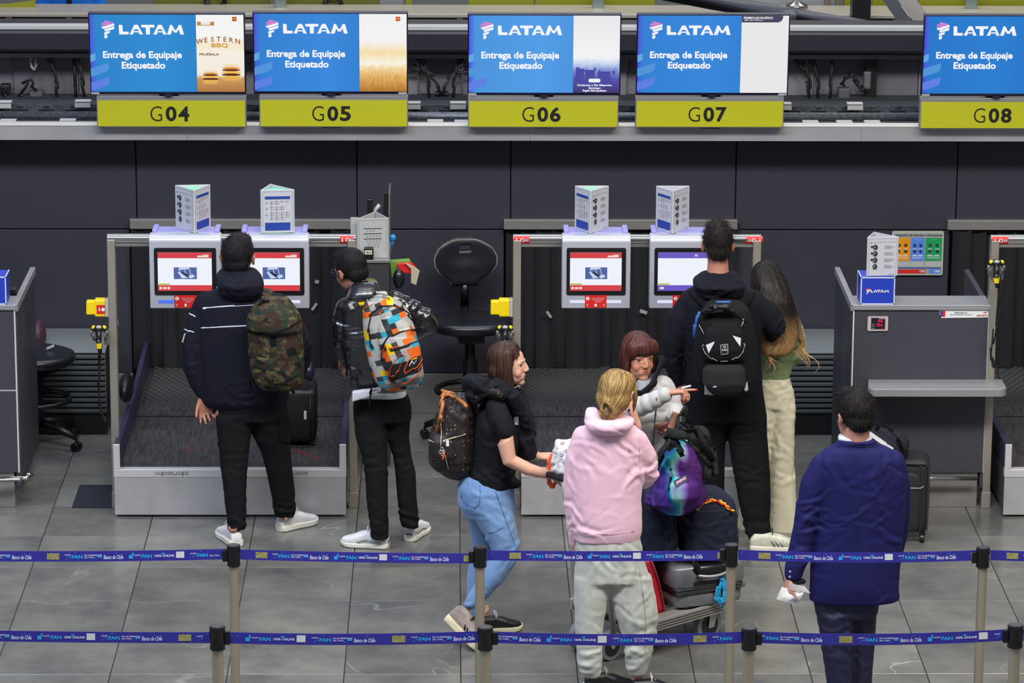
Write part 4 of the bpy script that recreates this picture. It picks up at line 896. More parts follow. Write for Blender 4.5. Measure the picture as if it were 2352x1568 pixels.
part('arm', MB().tube([at(872, 470, Ym), at(862, 482, Ym), at(858, 500, Ym)], .012, 8), M_ltgrey, mo, smooth=1)
mb = MB(); mb.obox(at(850, 475, Ym), (.035, .06, .11)); part('arm_bracket', mb, M_dark, mo, bevel=.005)
mb = MB(); mb.tube([at(850, 500, Ym), A(at(850, 500, Ym)[0], Ym, zpd)], .014, 10); part('arm_post', mb, M_dark, mo, smooth=1)
# bags of papers hung at the pedestal's right
Yh = .35
mb = MB(); mb.slab([at(895, 600, Yh), at(940, 597, Yh), at(948, 612, Yh), at(900, 640, Yh)], (0, .05, 0)); solo('green_folder', mb, mat('folder_green', (110, 150, 60), .6), 'lime green folder beside the red packet right of the pedestal', 'folder', bevel=.003)
mb = MB(); mb.slab([at(912, 606, Yh-.03), at(946, 604, Yh-.03), at(958, 618, Yh-.03), at(954, 628, Yh-.03), at(916, 626, Yh-.03)], (0, .03, 0)); solo('red_packet', mb, M_red, 'red packet sticking out right of the middle pedestal', 'packet', bevel=.003)
mb = MB(); mb.slab([at(930, 604, Yh-.05), at(946, 610, Yh-.05), at(964, 622, Yh-.05), at(956, 655, Yh-.05), at(944, 650, Yh-.05), at(944, 618, Yh-.05)], (0, .015, 0)); solo('paper_bundle', mb, mat('paper_warm', (178, 166, 140), .7), 'crumpled cream papers hanging beside the red packet', 'papers', bevel=.003)
mb = MB(); c = at(916, 640, Yh-.04); mb.ell(c, (.036, .04, .062)); solo('desk_phone', mb, mat('phone_blk', (22, 26, 34), .3), 'black telephone handset below the red packet', 'telephone', smooth=1)
mb = MB(); c = at(902, 546, Yh+.05); mb.ell(c+A(0, 0, .0), (.022, .022, .022)); mb.tube([c, c-A(.004, 0, .06)], [.012, .008], 8); solo('blue_bottle', mb, mat('cap_blue', (40, 130, 190), .35), 'small bottle with a bright blue cap right of the cream sign', 'bottle', smooth=1)
# black holder bags hung on red packet -> wall poster
Yw = YW-.012; a, b = at(2046, 631, Yw), at(2168, 530, Yw); w, h = b[0]-a[0], b[2]-a[2]
po = thing('info_poster', 'framed information poster with orange, blue and green columns on the wall behind the right counter', 'poster', ((a[0]+b[0])/2, Yw, a[2]))
f = Fr(A(a[0], Yw, a[2]), (1, 0, 0), (0, 0, 1)); mb = MB(); mb.slab([f.p(*p) for p in _rr(0, w, 0, h, .012)], (0, -.008, 0)); part('frame', mb, mat('poster_frame', (170, 178, 160), .4), po)
f = Fr(A(a[0], Yw-.008, a[2]), (1, 0, 0), (0, 0, 1)); mb = MB(); rrect(f, mb, .012, w-.01, .012, h-.012, .001); part('sheet', mb, mat('poster_grey', (150, 152, 152), .5), po)
mb = MB(); text(mb, 'Despacho de artículos y dimensiones', f, w*.52, h*.905, w=w*.9, h=h*.055, bold=.02, off=.003); part('heading', mb, M_pk, po)
rs = np.random.RandomState(4)
for k_, (u0, u1, c_) in enumerate(((.05, .355, (222, 140, 10)), (.37, .63, (80, 130, 215)), (.65, .965, (10, 150, 80)))):
    mb = MB(); rrect(f, mb, w*u0, w*u1, h*.33, h*.85, .002); cc = part('column_panel', mb, mat('poscol%d' % k_, c_, .5), po)
    mb = MB(); rrect(f, mb, w*u0, w*u1, h*.2, h*.31, .002); part('note_panel', mb, mat('poster_note', (172, 174, 174), .5), po)
    mb = MB(); m2 = MB()
    for i in range(2):
        for j in range(2):
            x = w*(u0+(u1-u0)*(.28+.44*i)); z = h*(.68-.14*j); r_ = .012
            rpoly(f, mb, [(x+r_*math.cos(q)*rs.uniform(.7, 1.2), z+r_*math.sin(q)*rs.uniform(.7, 1.2)) for q in np.linspace(0, 2*PI, 9, endpoint=False)], .003)
            rrect(f, m2, x-.014, x+.014, z-.026, z-.022, .003)
    for i in range(3): rrect(f, m2, w*(u0+.03), w*(u1-.03), h*(.44-.03*i), h*(.448-.03*i), .003)
    text(m2, ('Normal', 'Especial', 'Prohibido')[k_] if False else '· · ·', f, w*(u0+u1)/2, h*.82, h=h*.01, off=.003)
    part('pictograms', mb, mat('pict%d' % k_, ((60, 60, 40), (40, 50, 90), (30, 60, 60))[k_], .5), cc); part('captions', m2, M_pw, cc)
mb = MB(); rrect(f, mb, w*.05, w*.66, h*.04, h*.13, .002); part('red_strip', mb, M_red, po)
mb = MB(); rrect(f, mb, w*.74, w*.96, h*.04, h*.14, .002); part('blue_strip', mb, mat('poscol1', (80, 130, 215), .5), po)
mb = MB(); rrect(f, mb, w*.05, w*.96, h*.15, h*.175, .002); part('navy_strip', mb, M_navy, po)
mb = MB(); text(mb, '1701', f, w*.6, h*.09, h=h*.05, bold=.03, off=.004); text(mb, '1708', f, w*.89, h*.09, h=h*.05, bold=.03, off=.004); part('numbers', mb, M_pw, po)
# ------------------------------------------------------------------ slatted shutters boxes
def shutter(x0, x1, lab):
    Y0 = .95; a = at(x0, 1000, Y0); b = at(x1, 1000, Y0); xa, xb = a[0], b[0]; z1 = Z_(812, Y0)
    t = thing('slatted_unit', lab, 'cabinet', ((xa+xb)/2, Y0, 0), 'grey slatted units against the wall')
    part('plinth', MB().box(xa, xb, Y0+.02, YW-.02, 0, Z_(950, Y0)), M_dark, t)
    part('carcass', MB().box(xa+.004, xb-.004, Y0+.03, YW-.02, .1, z1-.01), mat('shut_core', (26, 27, 30), .6), t)
    n = 11; z0 = Z_(948, Y0); dz = (z1-z0)/n
    for i in range(n):
        mb = MB(); za = z0+i*dz; mb.slab([(xa, Y0-.006, za+.002), (xa, Y0-.006, za+dz*.55), (xa, Y0+.03, za+dz*.98), (xa, Y0+.05, za+dz*.98), (xa, Y0+.05, za+.002)], (xb-xa, 0, 0)); part('slat', mb, mat('slat_grey', (74, 80, 84), .42, .3), t, bevel=.0015)
    zt2 = Z_(757, YW-.02)
    mb = MB(); mb.slab([(xa, Y0, z1), (xa, Y0, z1+.012), (xa, YW-.03, zt2+.01), (xa, YW-.03, zt2)], (xb-xa, 0, 0)); part('sloping_top', mb, mat('shut_top', (118, 124, 126), .5, .2), t, bevel=.002)
    return t
shutter(50, 246, 'grey slatted unit with sloping top behind the stool at left'); shutter(1700, 1934, 'grey slatted unit with sloping top between the couple and the right counter')
solo('floor_mat', MB().box(gz(165, 1167)[0], X_(262, 1140, -.4)+.05, gz(165, 1167)[1], gz(200, 1115)[1], .0005, .006), mat('mat_navy', (26, 26, 40), .75, bump=.3, bs=200), 'dark square mat on the floor left of the left conveyor', 'mat')
# ------------------------------------------------------------------ tall swivel chairs
M_chair = mat('chair_vinyl', (24, 26, 32), .33); M_chp = mat('chair_plastic', (15, 15, 18), .38)
def chair(cx, cy, zs, rot, lab, back=True, sr=.235, casters=5, ph=0.):
    t = thing('swivel_chair', lab, 'chair', (cx, cy, 0), 'tall black swivel chairs')
    R = np.array([[math.cos(rot), -math.sin(rot), 0], [math.sin(rot), math.cos(rot), 0], [0, 0, 1]])
    L = lambda x, y, z: A(cx, cy, 0)+R@A(x, y, z)
    mb = MB(); prof = [(.01, -.05), (.7, -.05), (.93, -.035), (1, 0), (.96, .028), (.8, .036), (.3, .03), (.01, .028)]; Rr = []
    for q, dz in prof:
        th = np.linspace(0, 2*PI, 36, endpoint=False); Rr.append([L(sr*q*1.08*np.sign(math.cos(v))*abs(math.cos(v))**.85, sr*q*np.sign(math.sin(v))*abs(math.sin(v))**.85, zs+dz) for v in th])
    mb.rings(Rr); part('seat', mb, M_chair, t, smooth=1)
    part('mechanism', MB().obox(L(0, 0, zs-.08), (.16, .22, .06), R.T), M_chp, t, bevel=.01)
    part('gas_column', MB().tube([L(0, 0, zs-.08), L(0, 0, .45)], [.032, .032], 12).tube([L(0, 0, .5), L(0, 0, .12)], [.045, .05], 12), M_chp, t, smooth=2)
    zr = .30; th = np.linspace(0, 2*PI, 32, endpoint=False); part('foot_ring', MB().tube([L(.21*math.cos(v), .21*math.sin(v), zr) for v in th], .018, 8, closed=True), M_chp, t, smooth=1)
    for k in range(3): v = ph+k*2*PI/3; part('ring_spoke', MB().cyl(L(.03*math.cos(v), .03*math.sin(v), zr), L(.2*math.cos(v), .2*math.sin(v), zr), .010, 8), M_chp, t)
    for k in range(casters):
        v = ph+k*2*PI/casters; e = L(.29*math.cos(v), .29*math.sin(v), .085)
        part('leg', MB().tube([L(.02*math.cos(v), .02*math.sin(v), .15), L(.16*math.cos(v), .16*math.sin(v), .125), e], [.034, .026, .018], 10), M_chp, t, smooth=1)
        mb = MB(); ax = nrm(np.cross(e-L(0, 0, .085), A(0, 0, 1)))
        for s in (-1, 1): mb.cyl(e+A(0, 0, -.057)+ax*s*.008, e+A(0, 0, -.057)+ax*s*.028, .028, 14)
        mb.cyl(e+A(0, 0, .0), e-A(0, 0, .04), .008, 8); part('castor', mb, M_chp, t, bevel=.002, smooth=2)
    if back:
        part('back_stem', MB().tube(spl([L(0, .05, zs-.08), L(0, .25, zs-.06), L(0, .29, zs+.05), L(0, .27, zs+.22)], 5), .028, 10, flat=.5), M_chp, t, smooth=1)
        # backrest: shield outline, dished, with a hand slot
        W2, H2 = .205, .32; n, m_ = 28, 18; V = []; F = []
        def outl(v):   # half width at height fraction v
            return W2*(np.interp(v, [0, .12, .28, .45, .62, .8, .93, 1], [.42, .50, .80, .98, 1., .86, .58, .2]))
        def P(u, v, s): x = u*outl(v); y = .26-.035*(1-(x/W2)**2)*0+.05*(x/W2)**2*-1+(.018 if s else -.018)*(1-abs(u)**6)*(1-abs(2*v-1)**8)-.02*math.exp(-((v-.35)/.2)**2)*(1-abs(u))*(0 if s else 1); return L(x, y, zs+.18+v*H2)
        for s in (0, 1):
            for j in range(m_+1):
                for i in range(n+1): V.append(P(-1+2*i/n, j/m_, s))
        q = (n+1)*(m_+1)
        for j in range(m_):
            for i in range(n):
                if 13 <= j <= 14 and 11 <= i <= 16: continue
                a_ = j*(n+1)+i; F += [(a_, a_+1, a_+n+2, a_+n+1), (q+a_+n+1, q+a_+n+2, q+a_+1, q+a_)]
        def side(a_, b_): F.append((b_, a_, q+a_, q+b_))
        for i in range(n): side(i, i+1); side(m_*(n+1)+i+1, m_*(n+1)+i)
        for j in range(m_): side((j+1)*(n+1), j*(n+1)); side(j*(n+1)+n, (j+1)*(n+1)+n)
        for i in range(11, 17): side(15*(n+1)+i, 15*(n+1)+i+1); side(13*(n+1)+i+1, 13*(n+1)+i)
        for j in (13, 14): side(j*(n+1)+11, (j+1)*(n+1)+11); side((j+1)*(n+1)+17, j*(n+1)+17)
        mb = MB(); mb.add(V, F); o = part('backrest', mb, M_chair, t, smooth=1)
    return t
cc_ = gz(1078, 945)[:2]
chair(cc_[0], .95, Z_(742, .95), 0.12, 'tall black swivel chair with shield-shaped back between the two frames', ph=PI+.1)
chair(gz(100, 985)[0], .72, Z_(838, .6)+.02, 2.4, 'tall black stool-height chair behind the left counter, only seat and base seen', back=False, ph=-.35)
mb = MB(); c = at(88, 770, 1.15); mb.ell(c, (.05, .1, .1)); solo('red_patterned_bag', mb, mat('bag_redblue', (60, 30, 50), .6, var=.5, vs=60), 'dark bag with a red pattern behind the left counter', 'bag', smooth=1)
mb = MB(); mb.slab([at(106, 798, .75), at(124, 790, .75), at(125, 796, .75), at(108, 803, .75)], (0, .002, .0)); solo('paper_tag', mb, M_ltgrey, 'small pale paper strip lying on the seat at left', 'paper')
# bag in the shadow behind the left frame post
mb = MB(); c = at(290, 890, -.05); mb.ell(c, (.045, .16, .085)); solo('black_sack', mb, M_dark, 'black bag tucked between the left frame post and the conveyor', 'bag', smooth=1)
# small devices on the left counter
c = at(30, 668, -.35); solo('card_reader', MB().obox(c, (.05, .07, .05)), M_dark, 'black device on the left counter behind the blue box', 'device', bevel=.01)
# laser light on the belt, drawn as thin glowing strips
for (x0_, y0_, x1_, y1_, lab) in ((412, 1030, 462, 1030, 'short red laser line on the left conveyor belt'), (437, 1018, 437, 1040, 'short red laser cross stroke on the left conveyor belt'), (676, 1032, 735, 1054, 'long red laser line slanting on the belt beside the suitcase')):
    a, b = gz(x0_, y0_, zC+.004), gz(x1_, y1_, zC+.004); k_ = .0035 if 'slanting' in lab else .0016; d = nrm(b-a); s_ = np.cross(d, A(0, 0, 1))*k_
    solo('laser_line', MB().quad(a-s_, b-s_, b+s_, a+s_), emis('laser', (255, 30, 20), 1. if k_ > .002 else .35), lab, 'laser')
# ================================================================== BODY TOOLS
def mpp(P): return ((np.array(P)-CAM)@FW)/FPX
def voxel(mb, vox):
    me = bpy.data.meshes.new('v'); me.from_pydata(np.vstack(mb.v).tolist(), [], mb.f); me.update()
    o = bpy.data.objects.new('v', me); COL.objects.link(o)
    m = o.modifiers.new('r', 'REMESH'); m.mode = 'VOXEL'; m.voxel_size = vox; m.adaptivity = 0
    dg = bpy.context.evaluated_depsgraph_get(); ev = o.evaluated_get(dg); em = ev.to_mesh()
    V = np.zeros(len(em.vertices)*3); em.vertices.foreach_get('co', V); V = V.reshape(-1, 3)
    n = len(em.polygons); L = np.zeros(len(em.loops), int); em.loops.foreach_get('vertex_index', L)
    S = np.zeros(n, int); em.polygons.foreach_get('loop_start', S); F = L.reshape(-1, 4) if len(L) == 4*n else None
    if F is None:
        T = np.zeros(n, int); em.polygons.foreach_get('loop_total', T); F = [L[s:s+t] for s, t in zip(S, T)]; F = np.array([list(f)+[f[-1]]*(4-len(f)) for f in F])
    ev.to_mesh_clear(); bpy.data.objects.remove(o); bpy.data.meshes.remove(me); return V, F
def smooth_(V, F, it=3, fac=.5, w=None):
    E = np.vstack([F[:, [0, 1]], F[:, [1, 2]], F[:, [2, 3]], F[:, [3, 0]]]); n = len(V)
    i = np.concatenate([E[:, 0], E[:, 1]]); j = np.concatenate([E[:, 1], E[:, 0]]); c = np.bincount(i, minlength=n)[:, None]+1e-9
    for _ in range(it):
        av = np.stack([np.bincount(i, V[j, k], minlength=n) for k in range(3)], 1)/c
        V = V+(av-V)*(fac if w is None else fac*w[:, None])
    return V
def vnorm(V, F):
    N = np.cross(V[F[:, 2]]-V[F[:, 0]], V[F[:, 3]]-V[F[:, 1]]); R = np.zeros_like(V)
    for k in range(4):
        for a in range(3): R[:, a] += np.bincount(F[:, k], N[:, a], minlength=len(V))
    return R/(np.linalg.norm(R, axis=1)[:, None]+1e-12)
HITS = {}
def finish(name, V, F, m, parent, col=None, label=None, extra=None, kind=None):
    org = ORG[parent.name]; me = bpy.data.meshes.new(name)
    n = len(V); nf = len(F); F = np.asarray(F)
    if extra is not None and extra.v:
        EV = np.vstack(extra.v); fl = F.tolist()+[tuple(i+n for i in f) for f in extra.f]; me.from_pydata((np.vstack([V, EV])-org).tolist(), [], fl)
    else: me.from_pydata((V-org).tolist(), [], F.tolist())
    me.materials.append(m); me.polygons.foreach_set('use_smooth', [True]*len(me.polygons)); me.update()
    if col is not None:
        at_ = me.color_attributes.new('Col', 'FLOAT_COLOR', 'POINT'); C = np.ones((len(me.vertices), 4)); C[:n, :3] = col
        if len(me.vertices) > n: C[n:, :3] = col[:1]
        at_.data.foreach_set('color', C.ravel())
    o = bpy.data.objects.new(name, me); COL.objects.link(o); o.parent = parent; ORG[o.name] = org
    if label: o['label'] = label
    if kind: o['kind'] = kind
    HITS[o.name] = BVHTree.FromPolygons(V.tolist(), F.tolist()); return o
def crease(V, specs, seed):
    """specs: (centre, axis, radius, amplitude, count, tilt)"""
    rs = np.random.RandomState(seed+77); D = np.zeros(len(V))
    for c, ax, R, a, k, tilt in specs:
        q0 = V-np.array(c); m = np.where((q0**2).sum(1) < (R*1.9)**2)[0]
        if not len(m): continue
        q = q0[m]; ax = nrm(ax); acc = np.zeros(len(m))
        for i in range(k):
            n_ = nrm(ax+rs.normal(0, tilt, 3)); o = rs.normal(0, R*.45, 3); r = q-o; t = r@n_; lat = r-np.outer(t, n_); s2 = (lat**2).sum(1); t = t+rs.uniform(-6, 6)*s2+.006*np.sin(np.sqrt(s2)*rs.uniform(30, 60))
            w = rs.uniform(.008, .015); ln = rs.uniform(.35, .8)*R
            acc += rs.uniform(.5, 1.)*np.exp(-s2/ln**2)*(np.exp(-(t/w)**2)-.75*np.exp(-((t-1.7*w)/(w*1.1))**2))
        D[m] += a*np.tanh(acc*1.1)
    return D
def cloth(name, mb, m, parent, vox=.008, sm=3, folds=(), amp=.004, scale=7., seed=0, colfn=None, fn=None, label=None, drape=None):
    V, F = voxel(mb, vox); V = smooth_(V, F, sm); N = vnorm(V, F); D = np.zeros(len(V))
    if amp: D += amp*fbm(V*np.array([1, 1, .55]), scale, seed, 3)
    sp = [(c, ax, R, a*1.25, 9, .42) for c, ax, R, a, wl in folds]
    if drape is None: drape = amp*.8 if folds else 0
    if drape:
        lo, hi = V.min(0), V.max(0); rs = np.random.RandomState(seed+5)
        for i in range(int(6+24*(hi[2]-lo[2]))): sp.append((lo+(hi-lo)*rs.rand(3)*A(1, .5, 1), rs.normal(0, 1, 3)*A(1, .3, .8), .13, drape, 3, .3))
    if sp: D += crease(V, sp, seed)
    if fn is not None: D += fn(V, N)
    V = V+N*D[:, None]; V = smooth_(V, F, 1, .3)
    return finish(name, V, F, m, parent, None if colfn is None else colfn(V, N), label)
def rows(mb, R, yaw=0., n=28, e=2.4, zl=None):
    """loft of horizontal superellipse rings; R: (x left px, x right px, y px, Y, depth ratio)"""
    cx, sx = math.cos(yaw), math.sin(yaw); U = A(cx, sx, 0); Wv = A(-sx, cx, 0); out = []
    t = np.arange(n)/n*2*PI; ct = np.sign(np.cos(t))*np.abs(np.cos(t))**(2/e); st = np.sign(np.sin(t))*np.abs(np.sin(t))**(2/e)
    for xl_, xr_, y, Y, dr in R:
        c = at((xl_+xr_)/2, y, Y); hw = (xr_-xl_)/2*mpp(c)
        out.append(c+hw*ct[:, None]*U+hw*dr*st[:, None]*Wv)
    mb.rings(out); return mb
def limb(mb, P, flat=1., n=14, hint=None):
    """P: (x px, y px, Y, radius px) with round ends"""
    pts = [at(x, y, Y) for x, y, Y, r in P]; r = [q[3]*mpp(p) for q, p in zip(P, pts)]
    mb.tube(pts, r, n, flat=flat, hint=hint); mb.ell(pts[0], r[0], nu=12, nv=8); mb.ell(pts[-1], r[-1], nu=12, nv=8); return mb
def capsule(mb, pts, r):
    r = np.broadcast_to(np.asarray(r, float), (len(pts),)); mb.tube(pts, r, 8); mb.ell(pts[0], r[0]*1.0, nu=8, nv=6); mb.ell(pts[-1], r[-1]*1.0, nu=8, nv=6)
def hand(mb, w, d, pn, curls=(.25, .3, .35, .4), thumb=1, sc=1., tcurl=.3, tout=.75, spread=.10, tips=None):
    """w wrist, d hand direction, pn palm normal (towards palm side); thumb side +-1"""
    w = np.array(w, float); d = nrm(d); pn = nrm(np.array(pn)-d*(np.array(pn)@d)); lat = np.cross(d, pn)*thumb
    def ring(c, hw, hd): t = np.arange(12)/12*2*PI; return c+hw*np.cos(t)[:, None]*lat+hd*np.sin(t)[:, None]*pn
    mb.rings([ring(w-d*.03*sc, .024*sc, .019*sc), ring(w, .026*sc, .018*sc), ring(w+d*.03*sc, .036*sc, .017*sc), ring(w+d*.065*sc, .041*sc, .015*sc), ring(w+d*.09*sc, .038*sc, .012*sc)])
    tipsout = []
    for i, (L, r) in enumerate(((.070, .0082), (.078, .0086), (.073, .0082), (.058, .0072))):
        off = (.030-.0200*i)*sc; p = w+d*(.086-.004*abs(i-1))*sc+lat*off; a = (1.5-i)*spread; dd = nrm(d*math.cos(a)+lat*math.sin(a)); cu = curls[i]; pts = [p-dd*.02*sc, p]; ang = 0
        for q, k in ((.45, 1.), (.30, 1.1), (.25, .8)):
            ang += cu*k; p = p+(dd*math.cos(ang)+pn*math.sin(ang))*L*q*sc; pts.append(p)
        capsule(mb, pts, np.array([1.05, 1.05, 1., .92, .8])*r*sc); tipsout.append((pts[-1], nrm(pts[-1]-pts[-2])))
    p = w+d*.022*sc+lat*.022*sc; t1 = nrm(d*math.cos(tout)+lat*math.sin(tout)+pn*.25); p1 = p+t1*.042*sc; t2 = nrm(t1+pn*tcurl+d*.3); p2 = p1+t2*.032*sc; p3 = p2+nrm(t2+pn*tcurl)*.024*sc
    capsule(mb, [p, p1, p2, p3], np.array([.014, .0115, .0095, .008])*sc); tipsout.append((p3, nrm(p3-p2)))
    if tips is not None: tips += tipsout
    return tipsout
class Head:
    """o centre; yaw 0 faces +Y (away from camera), positive turns to image left; pitch>0 looks up; roll tilts to image right"""
    def __init__(s, o, yaw, pitch=0., roll=0., sc=1., wide=1.):
        s.o = np.array(o, float); s.sc = sc; s.wide = wide
        f = A(-math.sin(yaw)*math.cos(pitch), math.cos(yaw)*math.cos(pitch), math.sin(pitch)); r0 = A(math.cos(yaw), math.sin(yaw), 0); u0 = np.cross(r0, f)
        s.r = math.cos(roll)*r0-math.sin(roll)*u0; s.u = math.sin(roll)*r0+math.cos(roll)*u0; s.f = f
    def P(s, x, y, z): return s.o+s.sc*(x*s.wide*s.r+y*s.f+z*s.u)
    def ax(s): return [s.r, s.f, s.u]
    def E(s, mb, c, r, nu=20, nv=14): mb.ell(s.P(*c), np.array(r, float)*s.sc*[s.wide, 1, 1], s.ax(), nu, nv)
    def T(s, mb, pts, r, n=8): capsule(mb, [s.P(*p) for p in pts], np.array(r)*s.sc)
    def L(s, V): q = (V-s.o)/s.sc; return np.stack([q@s.r/s.wide, q@s.f, q@s.u], 1)
    def build(s, mb, nose=1., neckto=None, neckr=.052, jaw=1.):
        s.E(mb, (0, -.012, .030), (.074, .092, .084)); s.E(mb, (0, .028, -.002), (.061, .059, .084)); s.E(mb, (0, .022, -.058), (.054*jaw, .055, .047)); s.E(mb, (0, .060, -.091), (.023*jaw, .021, .019))
        for q in (-1, 1):
            s.E(mb, (q*.032, .047, -.030), (.027, .028, .034), 14, 10)
            s.E(mb, (q*.078, -.010, -.006), (.007, .017, .029), 12, 10); s.T(mb, [(q*.080, .004, .012), (q*.087, -.010, .024), (q*.090, -.026, .012), (q*.086, -.022, -.012), (q*.080, -.004, -.032)], [.0045]*5)
            s.E(mb, (q*.0105, .090, -.027), (.0075, .0085, .0065), 8, 6)
        s.T(mb, [(-.046, .064, .021), (-.024, .076, .027), (0, .078, .025), (.024, .076, .027), (.046, .064, .021)], [.0075]*5)
        s.T(mb, [(0, .080, .020), (0, .088+.004*nose, .002), (0, .091+.009*nose, -.016), (0, .090+.010*nose, -.022)], [.0065, .0072, .0088, .0096])
        s.E(mb, (0, .064, -.056), (.036, .021, .030)); s.T(mb, [(-.021, .074, -.0535), (-.008, .0825, -.0500), (0, .0832, -.0512), (.008, .0825, -.0500), (.021, .074, -.0535)], [.0035, .0048, .0045, .0048, .0035]); s.T(mb, [(-.018, .074, -.0600), (0, .0815, -.0625), (.018, .074, -.0600)], [.004, .0058, .004])
        if neckto is not None:
            a = s.P(0, -.028, -.045); b = np.array(neckto, float); mb.tube([a, (a+b)/2, b], [neckr*.96, neckr, neckr*1.12], 18); mb.ell(b, neckr*1.15)
    def sculpt(s, V, N, col, base, lip=(150, 82, 74), stubble=0., aged=0.):
        q = s.L(V); D = np.zeros(len(V))
        G = lambda c, r: np.exp(-(((q-np.array(c))/np.array(r))**2).sum(1))
        for e in (-1, 1): D -= .0055*G((e*.030, .085, .007), (.015, .03, .0095)); D -= .0012*G((e*.021, .09, -.036), (.006, .02, .012))
        D -= .0040*G((0, .085, -.0562), (.021, .02, .0022)); D -= .003*G((0, .09, -.072), (.02, .02, .007))
        for e in (-1, 1): D -= aged*.0035*G((e*.030, .085, -.012), (.014, .03, .004)); D -= aged*.0035*G((e*.030, .082, -.045), (.004, .03, .016)); D -= aged*.002*G((e*.045, .07, -.06), (.005, .03, .02))
        V = V+N*(D*s.sc)[:, None]
        lp = np.clip(G((0, .085, -.0575), (.019, .016, .0085))*1.5-.3, 0, 1)[:, None]; col[:] = col*(1-lp)+np.array(lin(lip)[:3])*lp
        ch = sum(G((e*.042, .07, -.028), (.02, .03, .017)) for e in (-1, 1))[:, None]*.35; col[:] = col*(1-ch)+col*np.array([1.12, .80, .76])*ch
        if stubble: st = (stubble*np.clip(1.4*G((0, .05, -.085), (.06, .07, .045)), 0, 1))[:, None]; col[:] = col*(1-st)+np.array([.03, .022, .018])*st
        return V
    def eyes(s, parent, iris=(70, 48, 30), skin=None, brow=(48, 34, 26), gaze=(0, 0), openn=.5):
        for e in (-1, 1):
            c = A(e*.030, .0640, .0065); mb = MB(); mb.ell(s.P(*c), .0112*s.sc, s.ax(), 16, 12); ey = part('eye', mb, mat('eye_white', (176, 168, 160), .3), parent, smooth=1)
            g = nrm(s.f+gaze[0]*s.r+gaze[1]*s.u); a, b = basis(g); o = s.P(*c)+g*.0105*s.sc; t = np.linspace(0, 2*PI, 14, endpoint=False)
            mb = MB(); mb.rings([o+(.0055*s.sc)*(np.cos(t)[:, None]*a+np.sin(t)[:, None]*b), o+g*.0010+(.0050*s.sc)*(np.cos(t)[:, None]*a+np.sin(t)[:, None]*b)]); part('iris', mb, mat('iris%d' % iris[0], iris, .15), ey)
            for zz, k in ((1, .62*openn), (-1, .50*openn)):
                V = []; F = []; na, ne = 12, 5
                for i in range(na+1):
                    al = -1.25+2.5*i/na; e0 = k*math.cos(al*1.2)
                    for j in range(ne+1): el = zz*(e0+(1.35-e0)*j/ne); V.append(s.P(*(c+.0122*A(math.sin(al)*math.cos(el), math.cos(al)*math.cos(el), math.sin(el)))))
                for i in range(na):
                    for j in range(ne): q = i*(ne+1)+j; F.append((q, q+1, q+ne+2, q+ne+1))
                mb = MB(); mb.add(V, F); part('eyelid', mb, skin, parent, smooth=1)
                if zz > 0: mb = MB(); mb.tube([V[i*(ne+1)] for i in range(1, na)], .0009*s.sc, 5); part('lash_line', mb, mat('lash', (26, 18, 16), .6), parent)
            mb = MB(); mb.tube([s.P(e*.014, .0835, .0235), s.P(e*.026, .0815, .0285), s.P(e*.040, .0725, .0285), s.P(e*.050, .060, .022)], np.array([.0018, .0024, .0020, .001])*s.sc, 6, flat=.6); part('eyebrow', mb, mat('brow%d' % brow[0], brow, .8), parent, smooth=1)
def body(parent, mb, vox, skin, heads=(), hk={}, seed=0, var=.05):
    V, F = voxel(mb, vox); V = smooth_(V, F, 2, .45); N = vnorm(V, F); col = np.tile(np.array(lin(skin)[:3]), (len(V), 1))
    red = (fbm(V, 18, seed)*var)[:, None]; col *= 1+red*np.array([.6, 1., 1.1])
    for h in heads: V = h.sculpt(V, N, col, skin, **hk)
    return finish('body', V, F, mat('skin%d' % skin[0], skin, .52, attr=True, spec=.35, bump=.04, bs=600), parent, col)
def strands(mb, roots, dirs, L, w, n=3, curl=.0, droop=.0, rs=None, cen=None):
    rs = rs or RNG
    for p, d in zip(roots, dirs):
        d = nrm(d); l = L*rs.uniform(.6, 1.2); s = nrm(np.cross(d, rs.normal(0, 1, 3)))*w/2; V = []; F = []; q = np.array(p); j = rs.normal(0, curl, 3)
        for i in range(n+1):
            t = i/n; V += [q-s*(1-.9*t), q+s*(1-.9*t)]; d = nrm(d+j/n-A(0, 0, droop/n)); q = q+d*l/n
        for i in range(n): F.append((2*i, 2*i+1, 2*i+3, 2*i+2))
        mb.add(V, F)
def shorthair(parent, h, prims, col, n=1600, L=.022, up=.35, seed=1, vox=.005, flow=None, rough=.55, colfn=None, w=.0022, amp=.003):
    """prims: ellipsoids in head space"""
    mb = MB()
    for c, r in prims: h.E(mb, c, r)
    V, F = voxel(mb, vox); V = smooth_(V, F, 3); N = vnorm(V, F); rs = np.random.RandomState(seed)
    D = amp*fbm(V*np.array([1, 1, .6]), 55, seed, 3); V = V+N*D[:, None]
    q = h.L(V); crown = A(0, -.045, .11)
    idx = rs.choice(len(V), n); ex = MB(); P = V[idx]; Q = q[idx]; NN = N[idx]
    fl = Q-crown; fl[:, 2] *= .8; dl = fl[:, :1]*h.r+fl[:, 1:2]*h.f+fl[:, 2:]*h.u; dl -= NN*(dl*NN).sum(1)[:, None]; dl /= np.linalg.norm(dl, axis=1)[:, None]+1e-9
    if flow is not None: fv = np.array([flow(*v) for v in Q]); dl = dl+fv[:, :1]*h.r+fv[:, 1:2]*h.f+fv[:, 2:]*h.u
    dr = dl+NN*up+rs.normal(0, .25, dl.shape)
    strands(ex, P-NN*.001, dr, L*h.sc, w, rs=rs)
    C = None
    m = mat('hair_%d_%d_%d' % col, col, rough, bump=.5, bs=260, var=.25, vs=60, spec=.2)
    if colfn is not None: C = colfn(q)
    return finish('hair', V, F, m, parent, None, extra=ex)
